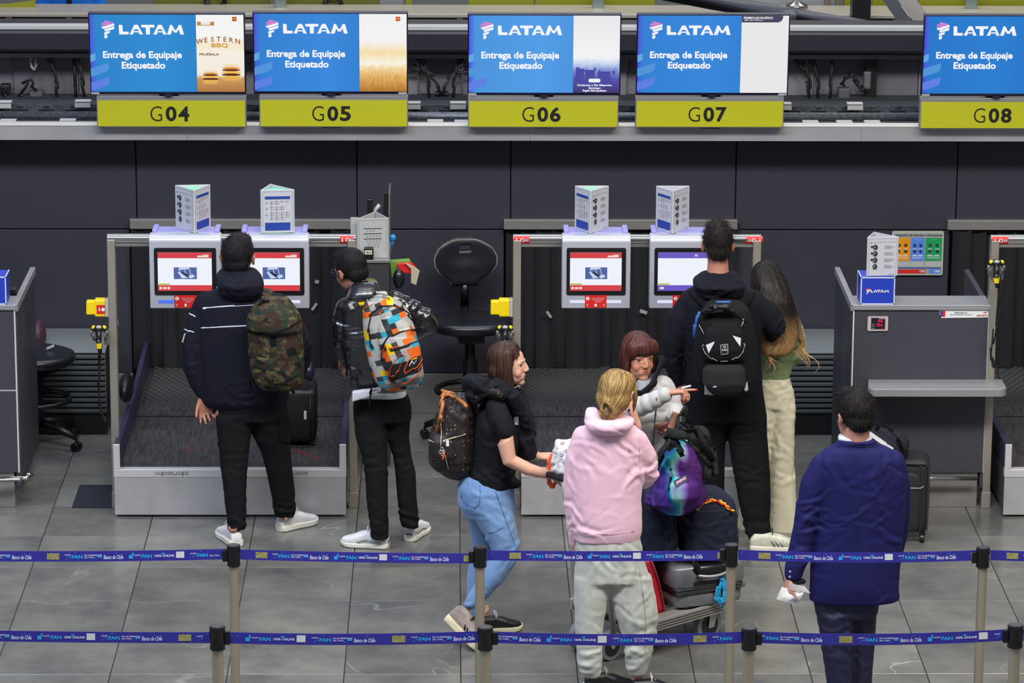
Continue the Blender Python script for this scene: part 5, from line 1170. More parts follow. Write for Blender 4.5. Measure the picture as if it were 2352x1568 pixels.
def flowhair(parent, h, base, c0, c1, n=1500, L=.10, flow=None, seed=1, vox=.006, w=.0034, tip=None, streak=.0022, wave=0., sm=6, free=.0):
    """solid mass plus locks that follow its surface"""
    rs = np.random.RandomState(seed); mb = MB(); base(mb); V, F = voxel(mb, vox); V = smooth_(V, F, sm); N = vnorm(V, F)
    q = h.L(V); th = np.arctan2(q[:, 0], -q[:, 1]-.01); U = np.stack([np.cos(th)*1.1, np.sin(th)*1.1, q[:, 2]*1.6+0*th], 1); f1 = fbm(U, 9, seed, 3); V = V+N*(streak*f1)[:, None]
    c0, c1 = np.array(lin(c0)[:3]), np.array(lin(c1)[:3])
    def tint(P, k):
        c = c0*(1-k)+c1*k
        if tip is not None: t = np.clip((tip[2]-P[2])/(tip[2]-tip[1]), 0, 1); c = c*(1-t)+np.array(lin(tip[0])[:3])*t*(.6+.6*k)
        return c
    C = np.array([tint(p, k) for p, k in zip(V, np.clip(.25+.45*f1, 0, 1))]); T = BVHTree.FromPolygons(V.tolist(), F.tolist()); ex = MB(); EC = []
    flow = flow or (lambda x, y, z: A(x*2, (y+.02)*1.6, -1)); st = 9
    for i in rs.choice(len(V), n):
        p = V[i]; nn = N[i]; l = L*rs.uniform(.5, 1.2)/st; pts = []; ns = []; ph = rs.uniform(0, 6); k = np.clip(rs.normal(.5, .3), 0, 1); off = rs.uniform(.0004, .0022)
        for j in range(st+1):
            pts.append(p+nn*off); ns.append(nn); x, y, z = h.L(p[None])[0]; d = nrm(flow(x, y, z)); d = d[0]*h.r+d[1]*h.f+d[2]*h.u
            if wave: d = d+A(wave*math.sin(p[2]*42+ph*.25), 0, 0)
            d = nrm(d-nn*(d@nn)); p2 = p+d*l; loc, nv, _, ds = T.find_nearest(Vector(p2))
            if loc is None or ds > l*.6:
                p = p2
                if rs.rand() > free: break
            else: p = np.array(loc); nn = np.array(nv)
        m_ = len(pts)
        if m_ < 3: continue
        VV = []; FF = []
        for j, (a_, b_) in enumerate(zip(pts, ns)):
            tg = pts[min(j+1, m_-1)]-pts[max(j-1, 0)]; sd = nrm(np.cross(tg, b_))*w*h.sc/2*(1-.85*(j/(m_-1))**2); VV += [a_-sd, a_+sd]
        for j in range(m_-1): FF.append((2*j, 2*j+1, 2*j+3, 2*j+2))
        ex.add(VV, FF); EC += [tint(v, k) for v in VV]
    o = finish('hair', V, F, mat('hair_flow', (60, 50, 40), .48, attr=True, spec=.25), parent, C, extra=ex)
    CC = np.ones((len(V)+len(EC), 4)); CC[:, :3] = np.vstack([C, EC]); o.data.color_attributes['Col'].data.foreach_set('color', CC.ravel()); return o
def hit(px, py, names, off=.0015):
    best = None; d = nrm(ray(px, py))
    for n in names:
        loc, nn, i, dist = HITS[n].ray_cast(Vector(CAM), Vector(d), 60)
        if loc is not None and (best is None or dist < best[0]): best = (dist, np.array(loc), np.array(nn))
    if best is None: return None
    n_ = best[2]; n_ = n_ if n_@d < 0 else -n_
    return best[1]+n_*off, n_
def dense(pts, k=6, closed=False):
    out = []
    for i in range(len(pts)-1):
        for t in np.arange(k)/k: out.append(np.array(pts[i])*(1-t)+np.array(pts[i+1])*t)
    out.append(np.array(pts[-1])); return out
def seam(name, pts, names, m, parent, wpx=2., k=6, off=.001, flat=.5, smooth=True, raw=False):
    """a cord or piping laid on the surface under the pixel path"""
    Q = dense(spl([(p[0], p[1], 0) for p in pts], 3)[:, :2] if smooth else pts, k); H = [hit(q[0], q[1], names, off) for q in Q]; H = [h for h in H if h]
    if len(H) < 3: return None
    P = np.array([h[0] for h in H])
    if smooth:
        for _ in range(3): P[1:-1] = (P[:-2]+2*P[1:-1]+P[2:])/4
    r = wpx/2*mpp(P[0]); mb = MB(); mb.tube(P, r, 6, flat=flat, hint=H[0][1]); return part(name, mb, m, parent, smooth=1)
def patch(name, poly, names, m, parent, off=.002, grid=8, label=None):
    """a patch: quad in pixels (4 corners bl, br, tr, tl) draped on the surface"""
    bl, br, tr, tl = [np.array(p, float) for p in poly]; V = []; F = []; last = None
    for j in range(grid+1):
        for i in range(grid+1):
            u, v = i/grid, j/grid; q = (bl*(1-u)+br*u)*(1-v)+(tl*(1-u)+tr*u)*v; h = hit(q[0], q[1], names, off); V.append(h[0] if h else None)
    ok = [v for v in V if v is not None]
    if not ok: return None
    V = [v if v is not None else ok[0] for v in V]
    for j in range(grid):
        for i in range(grid): a = j*(grid+1)+i; F.append((a, a+1, a+grid+2, a+grid+1))
    mb = MB(); mb.add(V, F); o = part(name, mb, m, parent, smooth=1, label=label)
    V = np.array(V); HITS[o.name] = BVHTree.FromPolygons(V.tolist(), F); return o
def drape_strap(name, pts, names, m, parent, wpx, th=.006, k=5):
    Q = dense(spl([(p[0], p[1], 0) for p in pts], 3)[:, :2], k//2+1); H = [hit(q[0], q[1], names, th*.6) for q in Q]; H = [h_ for h_ in H if h_]
    P = np.array([h_[0] for h_ in H]); Nn = np.array([h_[1] for h_ in H])
    for _ in range(4): P[1:-1] = (P[:-2]+2*P[1:-1]+P[2:])/4; Nn[1:-1] = (Nn[:-2]+2*Nn[1:-1]+Nn[2:])/4
    w = wpx/2*mpp(P[0]); R = []; t = np.arange(10)/10*2*PI
    for i in range(len(P)): d = nrm(P[min(i+1, len(P)-1)]-P[max(i-1, 0)]); n_ = nrm(Nn[i]); sd = nrm(np.cross(d, n_)); R.append(P[i]+w*np.cos(t)[:, None]*sd+th*np.sin(t)[:, None]*n_)
    mb = MB(); mb.rings(R); return part(name, mb, m, parent, smooth=1)
def decal_text(name, s, c, w, h, names, m, parent, ang=0., bold=.02, off=.003, flip=False):
    V, F = textmesh(s, bold, 2); lo, hi = V.min(0), V.max(0); Q = (V-(lo+hi)/2)/(hi-lo)*[w, h]; ca, sa = math.cos(ang), math.sin(ang); P = []
    for x, y in Q:
        hh = hit(c[0]+x*ca-y*sa*-1*-1, c[1]-(x*sa+y*ca), names, off); P.append(hh[0] if hh else (P[-1] if P else at(c[0], c[1], 0)))
    mb = MB(); mb.add(P, F); return part(name, mb, m, parent)
def fabric(name, col, rough=.85, bs=500, bump=.12, sheen=0., var=.06, vs=25, **k): return mat(name, col, rough, bump=bump, bs=bs, sheen=0, var=var, vs=vs, spec=.2, **k)
def shoe(parent, heel, toe, up=A(0, 0, 1), L=.28, w=.095, h=.085, m=None, ms=None, ms2=None, sole=.028, lace=None, stripes=None, hightop=0., name='shoe', vox=.0055):
    """heel/toe: ground points (3d); builds sole + upper + laces"""
    heel = np.array(heel, float); d = nrm(np.array(toe, float)-heel); up = nrm(np.array(up, float)-d*(np.array(up)@d)); lat = np.cross(d, up)
    def ring(s, hw, z0, z1, e=3.): t = np.arange(16)/16*2*PI; c = np.sign(np.cos(t))*np.abs(np.cos(t))**(2/e); q = np.sign(np.sin(t))*np.abs(np.sin(t))**(2/e); return heel+d*s*L+lat*(hw*w/2*c)[:, None]+up*((z0+z1)/2+(z1-z0)/2*q)[:, None]
    P = [(0.0, .5), (.02, .66), (.08, .78), (.25, .80), (.42, .80), (.6, .95), (.75, 1.02), (.88, .90), (.96, .62), (1., .35)]
    def sring(s, hw, z0, z1):
        t = np.arange(16)/16*2*PI; return heel+d*s*L+lat*(hw*w/2*np.cos(t))[:, None]+up*np.where(np.sin(t) > 0, z1, z0)[:, None]
    mb = MB(); mb.rings([ring(s, hw*1.06, .001+.010*max(0, s-.85)/.15, sole+.004*(s < .2)+.006*max(0, s-.9)/.1, 6.) for s, hw in P])
    so = part('sole', mb, ms, parent, smooth=2); 
    mb = MB(); top = [(0.0, .05+hightop*.6), (.02, .07+hightop), (.08, .088+hightop), (.25, .088+hightop), (.40, .090+hightop*.3), (.52, .078), (.68, .060), (.82, .050), (.93, .044), (1., .030)]
    mb.rings([ring(s, hw*(.92 if z < .08 else .80), sole*.5, z*h/.088, 2.6) for (s, hw), (_, z) in zip(P, [(a, b) for a, b in top])])
    V, F = voxel(mb, vox); V = smooth_(V, F, 2); up_ = finish('upper', V, F, m, parent)
    nm = [up_.name]
    ex = []
    if lace is not None:
        mb = MB()
        for i in range(5):
            s = .42+.06*i; z = np.interp(s, [a for a, b in top], [b for a, b in top])*h/.088+.001; c = heel+d*s*L+up*z
            mb.tube([c-lat*w*.22-up*.006, c+d*.004, c+lat*w*.22-up*.006], .0032, 6)
        c = heel+d*.42*L+up*(.094*h/.088)
        mb.tube(spl([c, c+lat*.02+up*.02, c+lat*.035+up*.004, c+lat*.01], 4), .0022, 5); mb.tube(spl([c, c-lat*.02+up*.02, c-lat*.035+up*.004, c-lat*.01], 4), .0022, 5)
        part('lace', mb, lace, parent, smooth=1)
    if ms2 is not None:
        mb = MB()
        for q in (-1, 1):
            mb.tube([heel+d*L*s+lat*q*(np.interp(s, [a for a, b in P], [b for a, b in P])*w/2*.95)+up*(sole+z) for s, z in ((.05, .028), (.2, .012), (.45, .022), (.62, .008))], .0035, 6, flat=.5)
        mb.tube([heel+up*(sole+.014)+lat*w*.2, heel-d*.003+up*(sole+.016), heel+up*(sole+.014)-lat*w*.2], .004, 6); part('stripe', mb, ms2, parent, smooth=1)
    if stripes is not None:
        mb = MB()
        for q in (-1, 1):
            for i in range(3):
                s = .42+.075*i; hw = np.interp(s, [a for a, b in P], [b for a, b in P])*w/2*.93; mb.tube([heel+d*L*(s+.05)+lat*q*hw+up*(sole+.004), heel+d*L*s+lat*q*hw*.93+up*(sole+.022), heel+d*L*(s-.04)+lat*q*hw*.62+up*(sole+.042)], .005, 6, flat=.4)
        part('stripe', mb, stripes, parent, smooth=1)
    return so
def tuck(b, names, keep, depth=.010, far=.09):
    """pull hidden skin inside the clothes"""
    me = b.data; org = ORG[b.name]; V = np.zeros(len(me.vertices)*3); me.vertices.foreach_get('co', V); V = V.reshape(-1, 3)+org; K = np.zeros(len(V), bool)
    for c, R in keep: K |= ((V-np.array(c))**2).sum(1) < R*R
    T = [HITS[n] for n in names]
    for i in np.where(~K)[0]:
        p = Vector(V[i]); best = None; inside = False
        for t in T:
            loc, n, _, d = t.find_nearest(p, far)
            if loc is None: continue
            sd = (p-loc)@n if False else (p-loc).dot(n)
            if sd < -depth*.8: inside = True; break
            if best is None or d < best[0]: best = (d, loc, n)
        if inside or best is None: continue
        q = best[1]-best[2]*depth; V[i] = (q.x, q.y, q.z)
    me.vertices.foreach_set('co', (V-org).ravel()); me.update()
def dress(p, keep):
    """tuck body of person p under all garments"""
    b = None; nm_ = []
    for c in p.children:
        k = c.name.split('.')[0]
        if k == 'body': b = c
        elif c.name in HITS and k not in ('hair', 'upper', 'sleeve_patch', 'shirt_print'): nm_.append(c.name)
    tuck(b, nm_, keep)
def person(label, loc): return thing('person', label, 'person', loc)
# ================================================================== PEOPLE
M_navyh = fabric('hoodie_navy', (20, 21, 33)); M_blackp = fabric('trousers_black', (15, 15, 17), sheen=.1)
M_wsh = mat('shoe_white', (214, 214, 216), .5, var=.04, vs=40); M_wsole = mat('sole_white', (216, 212, 200), .55); M_lace = mat('lace_white', (222, 220, 216), .7); M_pipe = mat('piping_white', (205, 208, 225), .6)
SK1 = (172, 118, 96)
def neck_pt(h): return h.P(0, -.035, -.16)
# ---- man in navy hoodie
Y = -1.25; p1 = person('man seen from behind in a navy hoodie with white piping, camouflage backpack on one shoulder', A(X_(590, 1200, Y), Y, 0))
h = Head(at(547, 591, Y+.02), -.18, .10, .02, sc=1.1, wide=1.04); mb = MB(); h.build(mb, neckto=at(545, 655, Y+.0), neckr=.057)
rows(mb, [(470, 640, 700, Y, .45), (480, 640, 800, Y, .5), (490, 655, 930, Y, .5)])
for a, b in (((520, 930, Y-.02, 30), (536, 1190, Y-.12, 16)), ((625, 930, Y, 30), (655, 1165, Y+.1, 16))): limb(mb, [a, b, (b[0], b[1]+22, b[2]-.03, 12)])
limb(mb, [(458, 740, Y, 18), (440, 830, Y-.02, 15), (466, 908, Y-.02, 11)]); limb(mb, [(665, 720, Y, 18), (690, 810, Y, 15), (682, 868, Y+.06, 11)])
hand(mb, at(466, 910, Y-.03), (.12, -.02, -1), (.35, -1, .0), thumb=1, curls=(.22, .3, .35, .35), spread=.10, tout=.55)
hand(mb, at(682, 866, Y+.06), (-.0, .4, -.8), (-1, .1, 0), thumb=-1, curls=(.5, .6, .6, .6))
body(p1, mb, .0058, SK1, [h], dict(stubble=.3))
HP = [((0, -.016, .040), (.081, .098, .090)), ((0, -.062, -.012), (.066, .050, .058)), ((0, .03, .085), (.062, .055, .038))]
shorthair(p1, h, HP, (24, 20, 24), n=1900, L=.020, up=.45, seed=3)
mb = MB(); rows(mb, [(500, 592, 664, Y, .75), (462, 640, 676, Y, .55), (446, 662, 700, Y-.0, .48), (446, 668, 740, Y, .50), (450, 668, 800, Y, .52), (454, 668, 870, Y, .54), (460, 664, 915, Y, .54), (472, 652, 932, Y, .5)])
limb(mb, [(472, 695, Y, 27), (455, 740, Y-.01, 29), (443, 790, Y-.02, 27), (444, 840, Y-.03, 25), (455, 882, Y-.03, 20), (462, 900, Y-.03, 15)])
limb(mb, [(640, 700, Y, 27), (668, 740, Y, 28), (692, 795, Y+.02, 26), (690, 835, Y+.05, 22), (683, 866, Y+.07, 14)])
mh = MB()
rows(mh, [(508, 588, 618, Y-.02, .8), (494, 600, 632, Y-.05, .85), (494, 606, 650, Y-.09, .72), (505, 602, 672, Y-.11, .5), (522, 588, 688, Y-.11, .35)])
HD = cloth('hoodie', mb, M_navyh, p1, folds=[(at(444, 830, Y), (0, 0, 1), .14, .006, .05), (at(692, 820, Y), (0, 0, 1), .14, .006, .05), (at(550, 900, Y-.15), (0, 0, 1), .14, .006, .07), (at(545, 650, Y-.15), (.3, 0, 1), .09, .005, .06)], seed=2)
HD2 = cloth('hood', mh, M_navyh, p1, folds=[(at(545, 650, Y-.15), (.3, 0, 1), .09, .008, .06)], seed=52, sm=2)
nm = [HD.name]
for P in ([(466, 709), (520, 703), (590, 700)], [(462, 753), (520, 750), (585, 747)], [(429, 713), (438, 722), (449, 727)], [(420, 751), (432, 760), (446, 763)], [(662, 697), (667, 694), (672, 689)], [(680, 734), (687, 730), (693, 725)]): seam('piping', P, nm, M_pipe, p1, 3.2)
patch('sleeve_patch', [(699, 742), (706, 764), (702, 742), (690, 735)], nm, mat('patch_pink', (190, 60, 76), .6), p1, grid=4)
decal_text('sleeve_number', '7', (423, 775), 10, 24, nm, mat('num_cream', (196, 198, 180), .7), p1, bold=.03)
mb = MB(); rows(mb, [(472, 655, 905, Y, .5), (486, 660, 935, Y, .52), (492, 664, 960, Y-.0, .54)])
rows(mb, [(493, 582, 950, Y-.02, .9), (499, 576, 1000, Y-.04, .9), (505, 572, 1050, Y-.06, .88), (508, 568, 1085, Y-.08, .88), (514, 567, 1130, Y-.10, .88), (518, 566, 1175, Y-.11, .88), (524, 566, 1214, Y-.12, .9)])
rows(mb, [(574, 665, 950, Y, .88), (582, 665, 1000, Y+.03, .88), (600, 668, 1040, Y+.06, .88), (611, 672, 1080, Y+.08, .88), (622, 677, 1130, Y+.11, .88), (632, 678, 1184, Y+.14, .9)])
TR1 = cloth('trousers', mb, M_blackp, p1, folds=[(at(540, 1195, Y-.1), (0, 0, 1), .12, .007, .045), (at(655, 1165, Y+.1), (0, 0, 1), .12, .007, .045), (at(570, 985, Y-.1), (.6, 0, 1), .14, .006, .06), (at(535, 1060, Y-.1), (0, 0, 1), .12, .004, .05)], seed=4)
seam('cargo_pocket_flap', [(502, 985), (505, 1010), (502, 1035)], [TR1.name], M_blackp, p1, 5)
mb = MB(); patch('thigh_pocket', [(640, 1010), (668, 1018), (668, 960), (640, 955)], [TR1.name], M_blackp, p1, off=.006)
def gshoe(par, hx, hy, tx, ty, **k): return shoe(par, gz(hx, hy), gz(tx, ty), **k)
M_bluet = mat('shoe_blue_spot', (40, 50, 170), .5)
sh = thing_none = None
gshoe(p1, 545, 1256, 517, 1232, m=M_wsh, ms=M_wsole, lace=M_lace, w=.11, h=.1, sole=.035)
gshoe(p1, 640, 1220, 700, 1205, m=M_wsh, ms=M_wsole, lace=M_lace, w=.11, h=.1, sole=.035)
dress(p1, [(h.o, .155), (at(468, 935, Y-.03), .10), (at(684, 876, Y+.06), .05), (gz(545, 1250), .13), (gz(660, 1215), .13)])
# ---- man in black leather jacket
Y = -1.30; p2 = person('man in a black leather jacket and glasses leaning to the left, checkered backpack on', A(X_(880, 1200, Y), Y, 0))
h = Head(at(805, 622, Y+.05), .72, -.22, -.10, sc=1.06); mb = MB(); h.build(mb, neckto=at(835, 672, Y+.0), neckr=.056)
rows(mb, [(800, 930, 700, Y, .5), (810, 940, 800, Y, .5), (815, 940, 900, Y, .5)])
for a, b in (((852, 930, Y-.05, 28), (872, 1215, Y-.16, 15)), ((915, 930, Y, 28), (942, 1195, Y-.02, 15))): limb(mb, [a, b, (b[0], b[1]+16, b[2]-.04, 11)])
limb(mb, [(800, 720, Y, 17), (790, 780, Y, 14), (786, 822, Y+.1, 10)]); limb(mb, [(925, 700, Y, 17), (985, 745, Y+.02, 14), (950, 770, Y+.2, 11)])
hand(mb, at(784, 822, Y+.12), (-.05, .5, -.4), (1, .1, -.2), thumb=1, curls=(.7, .8, .8, .8))
body(p2, mb, .0055, (176, 124, 104), [h], dict(stubble=.35))
h.eyes(p2, skin=mat('skin176', (176, 124, 104), .52, attr=True, spec=.35), brow=(24, 20, 20))
shorthair(p2, h, [((0, -.016, .038), (.081, .096, .090)), ((0, -.060, -.012), (.064, .048, .056)), ((0, .022, .085), (.064, .060, .036)), ((.064, .006, -.004), (.018, .022, .032)), ((-.064, .006, -.004), (.018, .022, .032))], (20, 18, 20), n=1500, L=.020, up=.15, seed=5)
mb = MB()
for e in (-1, 1):
    mb.tube([h.P(e*.031+.023*math.cos(v), .100, .004+.017*math.sin(v)) for v in np.linspace(0, 2*PI, 16, endpoint=False)], .0022, 6, closed=True); mb.tube([h.P(e*.054, .100, .008), h.P(e*.078, .05, .012), h.P(e*.082, -.01, .010)], .0022, 6)
mb.tube([h.P(-.008, .101, .008), h.P(0, .104, .010), h.P(.008, .101, .008)], .002, 6); part('glasses', mb, mat('glasses_violet', (52, 40, 92), .25), p2, smooth=1)
M_lea = mat('leather_black', (20, 20, 26), .27, bump=.10, bs=70, spec=.9, coat=.5)
mb = MB(); rows(mb, [(812, 870, 666, Y, .9), (790, 915, 684, Y, .6), (778, 925, 705, Y, .55), (776, 930, 750, Y, .52), (786, 935, 810, Y, .52), (794, 940, 860, Y, .52), (798, 935, 895, Y, .5)])
limb(mb, [(792, 705, Y, 22), (784, 745, Y, 24), (787, 790, Y+.02, 22), (788, 818, Y+.08, 15)])
limb(mb, [(905, 690, Y, 24), (942, 710, Y+.02, 26), (978, 733, Y+.03, 25), (988, 746, Y+.05, 22), (960, 762, Y+.16, 18)])
JK = cloth('leather_jacket', mb, M_lea, p2, folds=[(at(975, 740, Y), (1, 0, -.5), .14, .010, .05), (at(786, 770, Y-.05), (0, 0, 1), .14, .008, .05), (at(920, 700, Y-.05), (1, 0, -.6), .10, .007, .05), (at(800, 860, Y-.1), (.2, 0, 1), .10, .006, .06)], amp=.005, scale=8, seed=6)
mb = MB(); rows(mb, [(812, 866, 642, Y+.01, .95), (806, 872, 652, Y, .95), (800, 880, 668, Y-.02, .85), (794, 890, 684, Y-.03, .7)], yaw=.2); cloth('jacket_collar', mb, M_lea, p2, vox=.007, amp=.003)
mb = MB(); mb.slab([at(790, 870, Y-.17), at(806, 862, Y-.17), at(808, 905, Y-.17), at(799, 926, Y-.17), at(790, 915, Y-.17)], (0, .02, 0)); part('jacket_flap', mb, M_lea, p2, bevel=.004)
seam('zip', [(802, 852), (801, 870), (804, 884)], nm[:0]+[JK.name], mat('zip_metal', (170, 170, 170), .3, .8), p2, 3)
mb = MB(); rows(mb, [(810, 930, 885, Y, .52), (810, 934, 905, Y, .54), (812, 930, 918, Y, .54)]); mb.slab([at(808, 900, Y-.165), at(876, 892, Y-.165), at(878, 899, Y-.165), at(840, 915, Y-.165), at(809, 924, Y-.165)], (0, .05, 0))
cloth('white_shirt', mb, fabric('shirt_white', (205, 206, 210)), p2, vox=.008, amp=.003, label='white shirt tail showing under the jacket')
mb = MB(); rows(mb, [(812, 940, 908, Y, .56), (811, 945, 935, Y, .56), (812, 944, 965, Y-.01, .56)])
rows(mb, [(812, 886, 955, Y-.03, .85), (817, 890, 1005, Y-.06, .85), (832, 890, 1050, Y-.09, .85), (838, 891, 1085, Y-.11, .85), (842, 891, 1150, Y-.13, .85), (848, 892, 1200, Y-.15, .88), (854, 893, 1236, Y-.16, .88)])
rows(mb, [(884, 944, 955, Y, .9), (888, 940, 1005, Y, .88), (902, 945, 1045, Y, .88), (908, 955, 1085, Y-.01, .88), (912, 957, 1140, Y-.02, .88), (916, 962, 1180, Y-.03, .88), (922, 962, 1209, Y-.03, .88)])
cloth('trousers', mb, fabric('jeans_black', (14, 14, 16), sheen=.05), p2, folds=[(at(865, 1060, Y-.2), (0, 0, 1), .11, .007, .05), (at(925, 1060, Y-.1), (0, 0, 1), .11, .007, .05), (at(872, 1215, Y-.2), (0, 0, 1), .10, .007, .045), (at(942, 1190, Y-.1), (0, 0, 1), .08, .009, .04)], seed=7)
M_green = mat('shoe_green', (30, 92, 84), .5)
gshoe(p2, 893, 1258, 806, 1252, m=M_wsh, ms=M_wsole, ms2=M_green, lace=M_lace, w=.105, h=.1)
gshoe(p2, 940, 1243, 962, 1226, m=M_wsh, ms=M_wsole, ms2=M_green, w=.10, h=.1, L=.26)
dress(p2, [(h.o, .165), (at(783, 826, Y+.12), .05), (at(955, 765, Y+.2), .05), (gz(880, 1255), .10), (gz(945, 1240), .10)])
# ---- walking woman with brown bob
Y = -2.98; p3 = person('woman with a brown bob walking right in black T-shirt and light blue jeans', A(X_(1120, 1400, Y), Y, 0))
h = Head(at(1170, 838, Y), -1.80, .03, .0, sc=.98); mb = MB(); h.build(mb, nose=.8, neckto=at(1158, 905, Y+.0), neckr=.048)
rows(mb, [(1105, 1175, 945, Y, 1.1), (1100, 1180, 1000, Y, 1.), (1095, 1170, 1080, Y, .9), (1080, 1165, 1120, Y, .9)])
LA = [(1118, 1160, Y-.06, 38), (1165, 1262, Y-.10, 26), (1112, 1340, Y-.10, 21), (1076, 1392, Y-.10, 13)]; LB = [(1115, 1160, Y+.10, 36), (1118, 1265, Y+.10, 26), (1110, 1350, Y+.08, 20), (1112, 1420, Y+.08, 13)]
for L_ in (LA, LB): limb(mb, [(a, b, c_, r*.8) for a, b, c_, r in L_])
limb(mb, [(1142, 940, Y-.17, 22), (1158, 1000, Y-.20, 21), (1170, 1056, Y-.21, 18), (1215, 1078, Y-.20, 15), (1262, 1090, Y-.16, 10.5)])
limb(mb, [(1165, 940, Y+.17, 20), (1190, 1010, Y+.20, 17), (1205, 1040, Y+.20, 14), (1238, 1048, Y+.14, 10)])
hand(mb, at(1262, 1090, Y-.16), (1, .06, -.28), (0, .25, -1), thumb=-1, curls=(.55, .6, .6, .6), sc=.92, tout=.5)
hand(mb, at(1236, 1048, Y+.14), (1, 0, .02), (0, .25, -1), thumb=1, curls=(.5, .6, .6, .6), sc=.92, tout=.5)
SK3 = (208, 160, 138)
B3 = body(p3, mb, .0044, SK3, [h], dict(lip=(172, 92, 84)))
h.eyes(p3, skin=mat('skin208', SK3, .52, attr=True, spec=.35), brow=(58, 38, 28), gaze=(.15, .05), openn=.78)
mb = MB(); mb.tube([at(1228, 1040, Y+.09), at(1232, 1048, Y+.05), at(1232, 1058, Y+.09), at(1229, 1050, Y+.20)], .003, 6, closed=True); part('bracelet', mb, mat('silver', (200, 200, 200), .2, .9), p3, smooth=1)
def HB3(m):
    h.E(m, (0, -.026, .044), (.084, .097, .088)); h.E(m, (0, -.052, -.030), (.086, .066, .088)); h.E(m, (0, .002, .096), (.058, .052, .034)); h.E(m, (0, -.058, -.085), (.074, .050, .050))
    for e in (-1, 1): h.E(m, (e*.077, -.006, .0), (.021, .042, .090)); h.E(m, (e*.072, .004, -.075), (.020, .036, .065)); h.E(m, (e*.060, .000, .070), (.026, .040, .036))
flowhair(p3, h, HB3, (30, 19, 17), (86, 58, 46), n=1700, L=.13, seed=11, flow=lambda x, y, z: A(x*1.6, (y+.01)*.9 if z > .05 else -.05, -1), free=.5)
M_bt = fabric('tshirt_black', (22, 22, 27))
mb = MB(); rows(mb, [(1120, 1180, 915, Y, 1.3), (1102, 1184, 935, Y, 1.8), (1092, 1190, 965, Y, 1.75), (1088, 1196, 1010, Y, 1.45), (1084, 1190, 1050, Y, 1.30), (1076, 1184, 1085, Y, 1.28), (1072, 1180, 1108, Y, 1.3), (1082, 1174, 1122, Y, 1.2)])
limb(mb, [(1140, 936, Y-.15, 25), (1150, 965, Y-.19, 25), (1158, 988, Y-.20, 23)], n=16); limb(mb, [(1160, 936, Y+.15, 24), (1175, 975, Y+.19, 23), (1182, 990, Y+.2, 21)])
mb.ell(at(1180, 1110, Y-.06), (.04, .05, .03))
TS = cloth('t_shirt', mb, M_bt, p3, folds=[(at(1150, 1090, Y-.2), (.5, 0, 1), .16, .008, .07), (at(1150, 980, Y-.25), (1, 0, .2), .08, .004, .05), (at(1120, 1030, Y-.2), (.8, 0, 1), .15, .005, .08)], seed=8, amp=.005)
mb = MB(); sc_ = spl([at(1085, 893, Y+.02), at(1112, 883, Y-.14), at(1150, 903, Y-.17), at(1185, 925, Y-.12), at(1203, 965, Y-.08), at(1206, 1010, Y-.04), at(1212, 1050, Y-.03)], 5)
mb.tube(sc_, np.interp(np.linspace(0, 1, len(sc_)), [0, .2, .5, .8, 1], [.045, .042, .04, .045, .05]), 12)
sc2 = spl([at(1088, 890, Y+.05), at(1120, 880, Y+.14), at(1160, 900, Y+.15), at(1195, 930, Y+.06), at(1212, 975, Y+.0), at(1216, 1045, Y-.0)], 5); mb.tube(sc2, np.interp(np.linspace(0, 1, len(sc2)), [0, .3, .6, 1], [.05, .04, .04, .045]), 12)
rows(mb, [(1068, 1120, 885, Y, 1.6), (1066, 1130, 900, Y, 1.8), (1075, 1130, 918, Y, 1.6)])
cloth('draped_sweater', mb, fabric('sweater_black', (20, 21, 30)), p3, vox=.008, folds=[(at(1195, 960, Y-.1), (1, 0, .15), .2, .007, .035), (at(1110, 890, Y-.15), (.6, 0, 1), .1, .006, .04)], seed=9)
patch('shirt_print', [(1181, 975), (1192, 975), (1190, 955), (1182, 957)], [TS.name, 'draped_sweater'] if 'draped_sweater' in HITS else [TS.name], M_pw, p3, grid=4, off=.004)
M_jean = mat('denim_blue', (84, 122, 172), .8, bump=.2, bs=450, sheen=.2, attr=True)
def denim(V, N):
    t = np.clip(.5+.35*fbm(V*np.array([1, 1, .5]), 7, 3, 3)+.25*np.exp(-((V-at(1150, 1190, Y-.2))**2).sum(1)/.03), 0, 1)[:, None]; c = np.array(lin((66, 98, 150))[:3])*(1-t)+np.array(lin((128, 164, 206))[:3])*t; return c
mb = MB(); rows(mb, [(1062, 1174, 1086, Y, 1.15), (1050, 1180, 1115, Y, 1.2), (1050, 1186, 1150, Y, 1.15), (1062, 1186, 1180, Y, 1.05)])
limb(mb, [(1118, 1150, Y-.07, 50), (1142, 1200, Y-.09, 42), (1160, 1250, Y-.10, 34), (1158, 1280, Y-.10, 31), (1132, 1320, Y-.10, 29), (1103, 1360, Y-.10, 21), (1082, 1384, Y-.10, 16)], n=18)
limb(mb, [(1105, 1150, Y+.09, 44), (1112, 1210, Y+.10, 34), (1112, 1265, Y+.10, 28), (1098, 1320, Y+.09, 25), (1092, 1370, Y+.08, 20), (1100, 1410, Y+.08, 16)], n=18)
JN = cloth('jeans', mb, M_jean, p3, folds=[(at(1165, 1270, Y-.15), (-.6, 0, 1), .10, .006, .035), (at(1120, 1175, Y-.2), (.4, 0, 1), .10, .005, .05), (at(1085, 1380, Y-.1), (-.6, 0, 1), .06, .005, .03)], amp=.003, seed=10, colfn=denim)
M_stitch = mat('stitch_blue', (60, 84, 128), .8)
for P in ([(1058, 1110), (1062, 1135), (1070, 1158), (1088, 1164), (1102, 1156), (1104, 1130), (1102, 1114)], [(1138, 1128), (1160, 1190), (1178, 1240), (1188, 1268)], [(1122, 1222), (1140, 1220), (1158, 1210)]): seam('jean_seam', P, [JN.name], M_stitch, p3, 1.6)
M_cream = mat('sole_cream', (206, 196, 164), .6); M_taupe = mat('suede_taupe', (146, 132, 124), .8, var=.3, vs=30)
